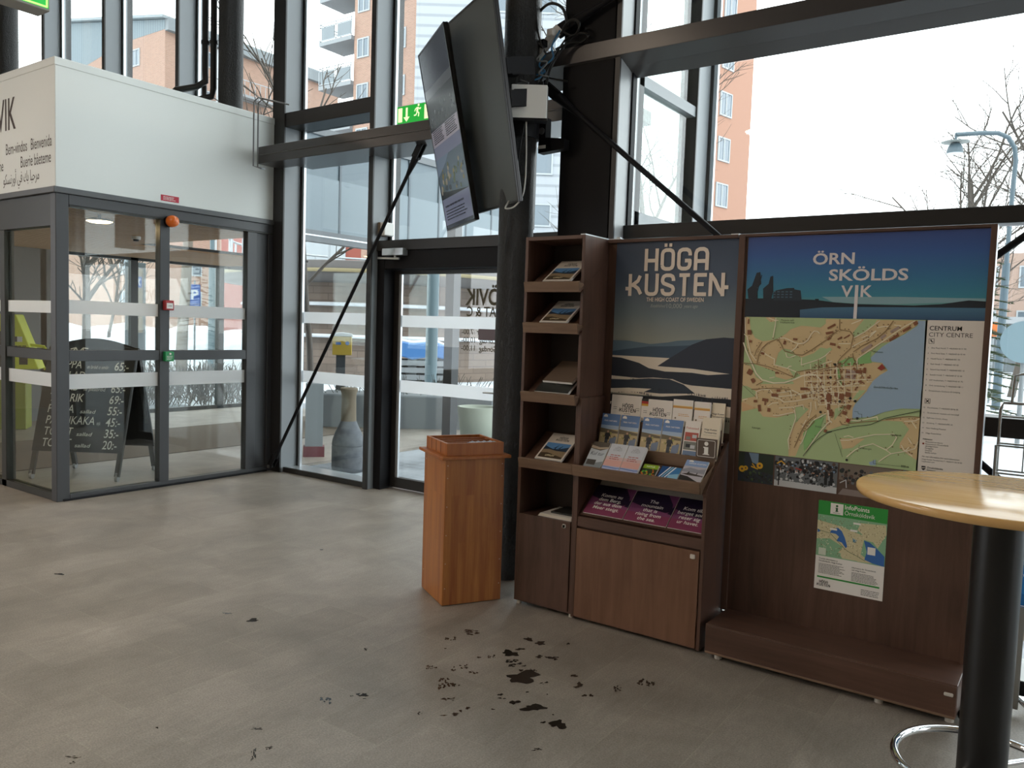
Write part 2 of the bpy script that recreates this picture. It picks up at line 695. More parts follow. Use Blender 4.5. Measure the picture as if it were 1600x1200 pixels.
# glazed door out to the pavement
d = MB()
d.box(-5.475, 5.44, 0, -5.33, 5.68, 2.235, BLACK)
d.box(-3.97, 5.44, 0, -3.92, 5.68, 2.235, BLACK)
d.box(-5.33, 5.44, 2.07, -3.97, 5.68, 2.235, BLACK)
door = struct('door_1', d, .003)
lf = MB()
lf.box(-5.325, 5.57, .015, -5.27, 5.63, 2.065, STEEL)
lf.box(-4.03, 5.57, .015, -3.975, 5.63, 2.065, STEEL)
lf.box(-5.27, 5.57, 2.03, -4.03, 5.63, 2.065, STEEL)
lf.box(-5.27, 5.57, .015, -4.03, 5.63, .11, STEEL)
lf.box(-5.268, 5.575, .11, -5.235, 5.6, 2.03, ALU)  # bright metal strip stands in for light on the stile's edge
lf.build('leaf_frame', door, .002)
pn = MB().box(-5.27, 5.594, .11, -4.03, 5.606, 2.03, GLASS).build('pane', door)
for a, c in ((.925, 1.04), (1.54, 1.648)):
    MB().box(-5.235, 5.5905, a, -4.03, 5.592, c, BAND).build('frosted_band', pn)
h = MB()
h.tube([(-4.06, 5.575, 1.0), (-4.06, 5.52, 1.0), (-4.2, 5.52, 1.0)], .009, ALU)
h.build('handle', door)
INKD = M('door_lettering_ink', '#54503c', .6)
dm = MB()
A = Art(dm, (-4.55, 5.5905, 0), (1, 0, 0), (0, 0, 1))
A.text('ÖVIK', .07, 1.755, .20, INKD, 1, .02, .8, 'R', mirror=True)
A.text('MAT & C', .09, 1.655, .12, INKD, 1, .012, .85, 'R', mirror=True)
for i, s_ in enumerate(('Vardagar  7.00-', 'Lördag  10.00-', 'Söndag  11.00-')):
    A.text(s_, .04, 1.495 - i * .072, .068, INKD, 1, .006, .95, 'R', mirror=True)
dm.build('door_lettering', door)
m = MB()
m.box(-4.31, 5.572, 1.45, -4.04, 5.589, 1.545, M('door_plate', '#4a2019', .3))
m.build('display_plate', door)
cl = MB()
cl.box(-5.3, 5.37, 2.185, -5.04, 5.44, 2.25, ALU)
cl.tube([(-5.16, 5.4, 2.185), (-5.16, 5.4, 2.16)], .012, ALU)
cl.bar((-5.4, 5.42, 2.17), (-5.1, 5.39, 2.155), .018, .02, ALU)
cl.build('door_closer', door, .003)

# second, nearer length of facade behind the display boards
m = MB()
m.box(-2.69, 4.24, 0, -2.34, 4.5, 8.0, BLACK)
struct('trim_13', m, .003)
for k, (x, wf) in enumerate(((-2.3, .03), (.75, .1), (3.25, .1), (5.75, .1), (8.25, .1)), 14):
    m = MB()
    m.box(x - wf, 4.24, .06, x, 4.49, 8.0, M('mullion_light', '#b3b7b9', .4))
    m.box(x - wf - .001, 4.236, .06, x + .001, 4.25, 8.0, MULLF)
    m.box(x, 4.39, .06, x + .012, 4.44, 8.0, BLACK)
    m.box(x - wf, 4.49, .06, x, 4.56, 8.0, MULLF)
    struct('trim_%d' % k, m)
xs = [-2.3, .75, 3.25, 5.75, 8.25, 9]
for i in range(5):
    for z0, z1 in ((.06, 1.13), (1.22, 2.11), (2.2, 3.08), (3.25, 7.8)):
        struct('window_%d' % n, MB().box(xs[i] + .01, GB - .006, z0, xs[i + 1] - (.1 if i else .1), GB + .006, z1, GLASS))
        n += 1
k = 20
for z0, z1, y0 in ((1.13, 1.22, 4.3), (2.115, 2.195, 4.36)):
    m = MB()
    m.box(-2.34, y0, z0, 9, 4.5, z1, STEEL)
    struct('trim_%d' % k, m, .003)
    k += 1
m = MB()
m.box(-2.4, 4.19, 0, 9, 4.5, .065, M('sill_stone', '#a9aaa8', .4))
m.box(-2.4, 4.185, 0, 9, 4.2, .062, BLACK)
struct('trim_%d' % k, m)
m = MB()
m.box(-2.4, 4.3, 7.8, 9.2, 4.6, 8.0, MULLF)
struct('trim_%d' % (k + 1), m)

# ---------------------------------------------------------------- steel beams, columns, tie rods
BEAM = M('beam_paint', '#3d3939', .28, spec=.5)
m = MB()
m.box(-6.735, 5.08, 3.088, -2.74, 5.34, 3.25, BEAM)
m.box(-6.70, 5.07, 3.165, -2.75, 5.085, 3.172, M('beam_joint', '#6a6764', .3))
m.box(-6.5, 5.33, 3.1, -2.74, 5.57, 3.2, BEAM)
tag(m.build('steel_beam', bevel=.004), 'dark steel beam over the glass door, below the exit sign', 'beam')
m = MB()
UND = M('beam_underside_lit', '#5c5a5a', .22, spec=.6)  # beam paint lightened to show daylight bounced up from the snow
m.prism([(-2.99, 4.22, 3.25), (-2.99, 4.22, 3.155), (-2.99, 4.335, 3.118), (-2.99, 4.44, 3.25)], (11.97, 0, 0), BEAM)
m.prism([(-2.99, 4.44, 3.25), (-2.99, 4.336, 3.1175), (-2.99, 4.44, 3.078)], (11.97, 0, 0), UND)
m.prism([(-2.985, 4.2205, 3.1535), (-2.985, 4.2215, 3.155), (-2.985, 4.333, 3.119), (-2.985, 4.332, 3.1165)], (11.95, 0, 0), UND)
tag(m.build('steel_beam'), 'long dark steel beam crossing above the two display boards', 'beam')


def insulated():
    m = M('black_column_skin', '#191716', .42, spec=.6)
    t = NT(m)
    f = t.noise(t.coords((1, 1, .6)), 55, 5, .7, 1.0)
    t.bump(f, .9, .02)
    return m


INS = insulated()
m = MB()
m.cyl((-2.884, 4.072, 0), (-2.884, 4.072, 8.0), .107, INS, n=40)
tag(m.build('round_column'), 'black textured round column between the shelf tower and the wooden box', 'column')
m = MB()
m.cyl((-7.13, 5.05, 3.6), (-7.13, 5.05, 8.0), .118, INS, n=32)
tag(m.build('round_column'), 'black round column rising behind the white lobby fascia, beside the thin pipes', 'column')
m = MB()
m.cyl((-11.9, 5.0, 3.6), (-11.9, 5.0, 8.0), .118, INS, n=32)
tag(m.build('round_column'), 'grey round column in the top left corner behind the green exit sign', 'column')


def rod(label, p0, p1, fork=True):
    t = thing('tie_rod', label, 'tie rod', p0)
    p0, p1 = Vector(p0), Vector(p1)
    d = (p1 - p0).normalized()
    q = MB()
    q.cyl(p0 + d * .2, p1 - d * .16, .016, BLACK, n=14)
    q.build('rod', t)
    for e, sgn, L in ((p0, 1, .24), (p1, -1, .2)):
        q = MB()
        side = d.cross(Vector((0, 1, 0))).normalized()
        q.cyl(e + d * sgn * .12, e + d * sgn * (L + .06), .034, BLACK, r1=.017, n=14)
        for o in (-.022, .022):
            q.bar(e + Vector((0, o, 0)), e + d * sgn * .14 + Vector((0, o, 0)), .012, .06, BLACK, side)
        q.cyl(e + Vector((0, -.04, 0)), e + Vector((0, .04, 0)), .017, STEELG, n=12)
        q.build('fork_end', t)
    return t


rod('black diagonal tie rod from the beam by the glass door down to the lobby corner', (-4.68, 5.2, 3.1), (-6.72, 5.28, .07))
rod('black tie rod sloping down from the cable tangle behind the display boards', (-2.80, 4.205, 3.05), (.02, 4.205, .71))
rod('black tie rod rising to the right from behind the map board', (-2.2, 4.16, .40), (1.0, 4.16, 3.06))
rod('thin tie rod running up from the cable tangle to the top edge', (-2.72, 4.2, 3.345), (-1.2, 4.2, 3.88))

# ---------------------------------------------------------------- entrance lobby (wind porch)
FR = M('lobby_frame', '#3c3d40', .38, spec=.5)
FRD = M('lobby_frame_dark', '#26251f', .4)
lob = thing('entrance_lobby', 'glazed entrance lobby with dark frames under a white lettered fascia', 'entrance lobby', (-6.83, 3.216, 0))
X, Y0, Y1 = -6.83, 3.216, 5.355
m = MB()
m.box(-12.3, Y0, 2.575, X, Y1, 3.59, WHITE)
m.build('fascia', lob, .004)
m = MB()
m.box(-12.3, Y0 - .006, 3.535, X + .006, Y1, 3.6, WHITE)
m.build('fascia_cap', lob, .004)
m = MB()
m.box(-12.3, Y0 - .02, 2.53, X + .02, Y1, 2.578, STEELG)
m.build('fascia_drip', lob, .004)
m = MB()
m.box(X - .09, Y0, 0, X, Y0 + .105, 2.53, FR)
m.build('corner_post', lob, .004)
sd = MB()
sd.box(X - .08, Y0 + .105, 2.445, X, Y1, 2.53, FR)
sd.box(X - .06, Y0 + .105, 2.43, X + .006, Y1, 2.445, FRD)
sd.box(X - .08, Y0 + .105, 0, X, Y1, .05, FR)
sd.box(X - .02, Y0 + .05, 0, X + .014, Y1 - .05, .018, BLACK)
sd.box(X - .08, 5.05, .05, X, 5.16, 2.445, FR)
sd.box(X - .06, 5.16, .05, X - .02, Y1, 2.445, FR)
sd.box(X - .08, 5.30, .05, X, Y1, 2.445, FR)
sd.box(X - .08, 4.12, .05, X, 4.215, 2.445, FR)
sd.box(X - .07, Y0 + .105, 1.165, X - .005, 4.12, 1.255, FR)
sd.box(X - .07, 4.215, 1.165, X - .005, 5.05, 1.255, FR)
sd.build('side_frame', lob, .003)
for a, c in ((Y0 + .105, 4.12), (4.215, 5.05)):
    for z0, z1, bz in ((.05, 1.165, (.93, 1.055)), (1.255, 2.43, (1.56, 1.672))):
        p_ = MB().box(X - .046, a, z0, X - .034, c, z1, GLASS).build('pane', lob)
        MB().box(X - .033, a, bz[0], X - .0315, c, bz[1], BAND).build('frosted_band', p_)
fd = MB()
fd.box(-12.3, Y0 + .01, 2.27, X - .09, Y0 + .09, 2.53, FRD)
for x in (-7.86, -9.4, -10.9, -12.3):
    fd.box(x, Y0 + .01, 0, x + .09, Y0 + .09, 2.27, FRD)
fd.box(-12.3, Y0 + .02, 1.165, X - .09, Y0 + .08, 1.255, FRD)
fd.box(-12.3, Y0 + .01, 0, X - .09, Y0 + .09, .06, FRD)
fd.build('front_frame', lob, .003)
for a, c in ((-7.77, X - .09), (-9.31, -7.86), (-10.81, -9.4)):
    for z0, z1, bz in ((.06, 1.165, (.945, 1.06)), (1.255, 2.27, (1.56, 1.66))):
        p_ = MB().box(a, Y0 + .04, z0, c, Y0 + .052, z1, GLASS).build('pane', lob)
        MB().box(a, Y0 + .0375, bz[0], c, Y0 + .039, bz[1], BAND).build('frosted_band', p_)
SLAT = wood('ceiling_slat_wood', '#a9835f', '#c49c76', 'y', .6)
m = MB()
x = -12.2
while x < -7.0:
    m.box(x, 3.31, 2.475, x + .098, 8.6 if x < -10.2 else 5.7, 2.5, SLAT)
    x += .12
m.box(-12.3, 5.7, 2.5, -10.1, 8.6, 2.53, M('slat_backing', '#2c2520', .7))
m.box(-12.3, 3.3, 2.5, -6.9, 5.7, 2.53, M('slat_backing', '#2c2520', .7))
m.build('slatted_ceiling', lob)
fw = MB()
fw.box(-12.38, 3.3, 0, -12.3, 5.85, 2.5, M('lobby_end_wall', '#565a5a', .5))
fw.box(-12.38, 5.85, 2.44, -12.3, 9.6, 2.55, FRD)
fw.box(-12.38, 5.85, 0, -12.3, 9.6, .06, FRD)
for y in (5.85, 6.93, 8.5, 9.5):
    fw.box(-12.38, y, 0, -12.3, y + .12, 2.5, FRD)
fw.build('far_frame', lob)
for a, c in ((5.97, 6.93), (7.05, 8.5), (8.62, 9.5)):
    p_ = MB().box(-12.345, a, .06, -12.335, c, 2.44, GLASS).build('pane', lob)
INKB = M('fascia_ink', '#3b2a22', .6)
INKG = M('fascia_ink_grey', '#4f4740', .6)
m = MB()
A = Art(m, (-12.3, Y0 - .0005, 0), (1, 0, 0), (0, 0, 1))
xr = 12.3 - 7.51
A.text('ÖRNSKÖLDSVIK', xr, 3.115, .38, INKB, 2, .012, .60, 'R')
A.text('Bienvenida', 12.3 - 6.885, 2.905, .135, INKG, 2, 0, .62, 'R')
A.text('Bem-vindos', 12.3 - 7.31, 2.905, .135, INKG, 2, 0, .62, 'R')
A.text('Buerie båeteme', 12.3 - 6.9, 2.775, .135, INKG, 2, 0, .62, 'R')
A.text('ﻮﻜﺴﻧرﻭﺃ ﻲﻓ ﻚﺑ ﺎﺒﺣﺮﻣ', 12.3 - 7.1, 2.655, .125, INKG, 2, 0, .62, 'R')
A.text('Welcome', 12.3 - 7.75, 2.775, .135, INKG, 2, 0, .62, 'R')
m.build('lettering', lob)
# small fittings on the lobby frame (screwed on, each liftable)
t = thing('warning_beacon', 'orange warning beacon on the lobby frame above the fire alarm point', 'beacon', (-6.815, 4.2, 2.42))
m = MB()
m.cyl((-6.8235, 4.2, 2.42), (-6.79, 4.2, 2.42), .05, BLACK, n=24)
m.build('socket', t)
OR = M('orange_lens', '#e8701a', .18, coat=.6)
m = MB()
m.T = Matrix.Translation((-6.79, 4.2, 2.42)) @ Matrix.Rotation(pi / 2, 4, 'Y')
m.lathe((0, 0, 0), [(.052, 0), (.055, .012), (.053, .04), (.044, .062), (.024, .076), (.001, .08)], OR, 24)
m.build('lens', t)
t = thing('fire_alarm_point', 'red fire alarm call point on the lobby door stile', 'alarm', (-6.825, 4.19, 1.665))
RED = M('alarm_red', '#a3262b', .35)
m = MB()
m.box(-6.8295, 4.145, 1.62, -6.785, 4.235, 1.71, RED)
m.build('case', t, .006, )
m = MB()
m.box(-6.786, 4.16, 1.635, -6.783, 4.22, 1.685, M('label_white', '#e6e4e0', .5))
A = Art(m, (-6.783, 4.16, 1.635), (0, 1, 0), (0, 0, 1))
A.text('LARM', .03, .02, .014, M('label_ink', '#333333', .6), 1, .01, 1, 'C')
m.build('front_label', t)
t = thing('door_release_box', 'green door release box below the fire alarm point', 'release box', (-6.825, 4.19, 1.2))
GRN = M('release_green', '#1d8a4f', .35)
m = MB()
m.box(-6.8295, 4.15, 1.155, -6.79, 4.24, 1.245, GRN)
m.build('case', t, .005)
m = MB()
m.cyl((-6.79, 4.195, 1.225), (-6.78, 4.195, 1.225), .009, M('label_white'), n=14)
A = Art(m, (-6.7895, 4.15, 1.155), (0, 1, 0), (0, 0, 1))
A.lines(.015, .045, .06, 3, .014, .004, M('label_white'), 1, 3)
m.build('button', t)
m = MB()
m.box(X + .0, 4.125, 2.6, X + .004, 4.3, 2.652, M('sticker_red', '#c22540', .45))
A = Art(m, (X + .004, 4.125, 2.6), (0, 1, 0), (0, 0, 1))
A.lines(.02, .035, .13, 3, .012, .005, M('label_white'), 1, 5)
tag(m.build('warning_sticker'), 'small red warning sticker low on the white fascia', 'sticker')
# doormat inside the lobby
MAT = M('doormat_ribs', '#6b5f53', .9)
t_ = NT(MAT)
wv = t_.n('ShaderNodeTexWave', wave_type='BANDS', bands_direction='X')
wv.inputs['Scale'].default_value = 9
t_.l(t_.coords(), wv.inputs['Vector'])
t_.col(t_.ramp(wv.outputs['Fac'], [(.35, '#3d352e'), (.65, '#8a7c6c')]))
t_.bump(wv.outputs['Fac'], .5, .01)
m = MB()
m.box(-10.42, 3.35, 0.0, -8.45, 9.3, .006, MAT)
tag(m.build('doormat'), 'wide ribbed brown doormat across the lobby floor', 'doormat')
# wire bracket at the beam end
m = MB()
WR = M('wire_grey', '#8b8d8e', .3, metal=.9)
for dy in (0, .05):
    m.tube([(-6.63, 5.04 + dy, 3.03), (-6.69, 5.0 + dy, 3.05), (-6.69, 5.0 + dy, 3.66), (-6.65, 5.02 + dy, 3.7), (-6.4, 5.14 + dy, 3.64)], .007, WR, 8)
m.bar((-6.63, 5.04, 3.03), (-6.63, 5.09, 3.03), .014, .014, WR)
tag(m.build('wire_bracket'), 'bent wire bracket clipped round the beam end beside the white fascia', 'bracket')

# ---------------------------------------------------------------- the hall's ceiling lamps
LAMP = M('lamp_glow', '#ffe9d2', emit=40)
LAMPB = M('lamp_body', '#d8d5d0', .4)


def ceiling_lamp(x, y, label):
    t = thing('pendant_lamp', label, 'lamp', (x, y, 4.55), group='pendant lamps of the hall')
    q = MB()
    q.cyl((x, y, 4.72), (x, y, 8.0), .012, BLACK, n=8)
    q.build('cable', t)
    q = MB()
    q.lathe((x, y, 4.55), [(.001, .19), (.09, .17), (.12, .1), (.3, .03), (.31, 0), (.29, .012)], LAMPB, 28)
    q.build('shade', t)
    q = MB()
    q.lathe((x, y, 4.55), [(.29, .015), (.2, .006), (.001, .004)], LAMP, 28)
    q.build('diffuser', t)
    return t


lamp0 = ceiling_lamp(-4.0, .5, 'round white pendant lamp of the hall')
for x, y in ((-10, -3), (-10, .3), (-7, -3), (-7, .3), (-4, -3)):
    dup(lamp0, (x, y, 4.55))

# added lamp standing in for a hall lamp's reflection; also brightens the lobby
LX, LY = -7.42, 3.88
t = thing('reflected_lamp', 'added round lamp under the slatted lobby ceiling, standing in for a reflected hall lamp', 'lamp', (LX, LY, 2.41))
q = MB()
q.lathe((LX, LY, 2.41), [(.11, 0), (.115, .01), (.09, .025), (.001, .03)], M('lamp_dark_shade', '#3a352f', .5), 32)
q.cyl((LX, LY, 2.43), (LX, LY, 2.475), .015, M('lamp_dark_shade'), n=10)
q.build('shade', t)
q = MB()
q.lathe((LX, LY, 2.41), [(.108, .001), (.08, -.010), (.001, -.013)], M('reflected_lamp_glow', '#ffd9a0', emit=40), 32)
q.build('diffuser', t)
m = MB()
m.cyl((-8.98, 5.12, 2.475), (-8.98, 5.12, 2.44), .05, M('label_white'), n=20)
m.cyl((-8.98, 5.12, 2.44), (-8.98, 5.12, 2.42), .03, BLACK, n=16)
tag(m.build('smoke_detector'), 'small smoke detector under the slatted lobby ceiling beyond the lamp', 'detector')

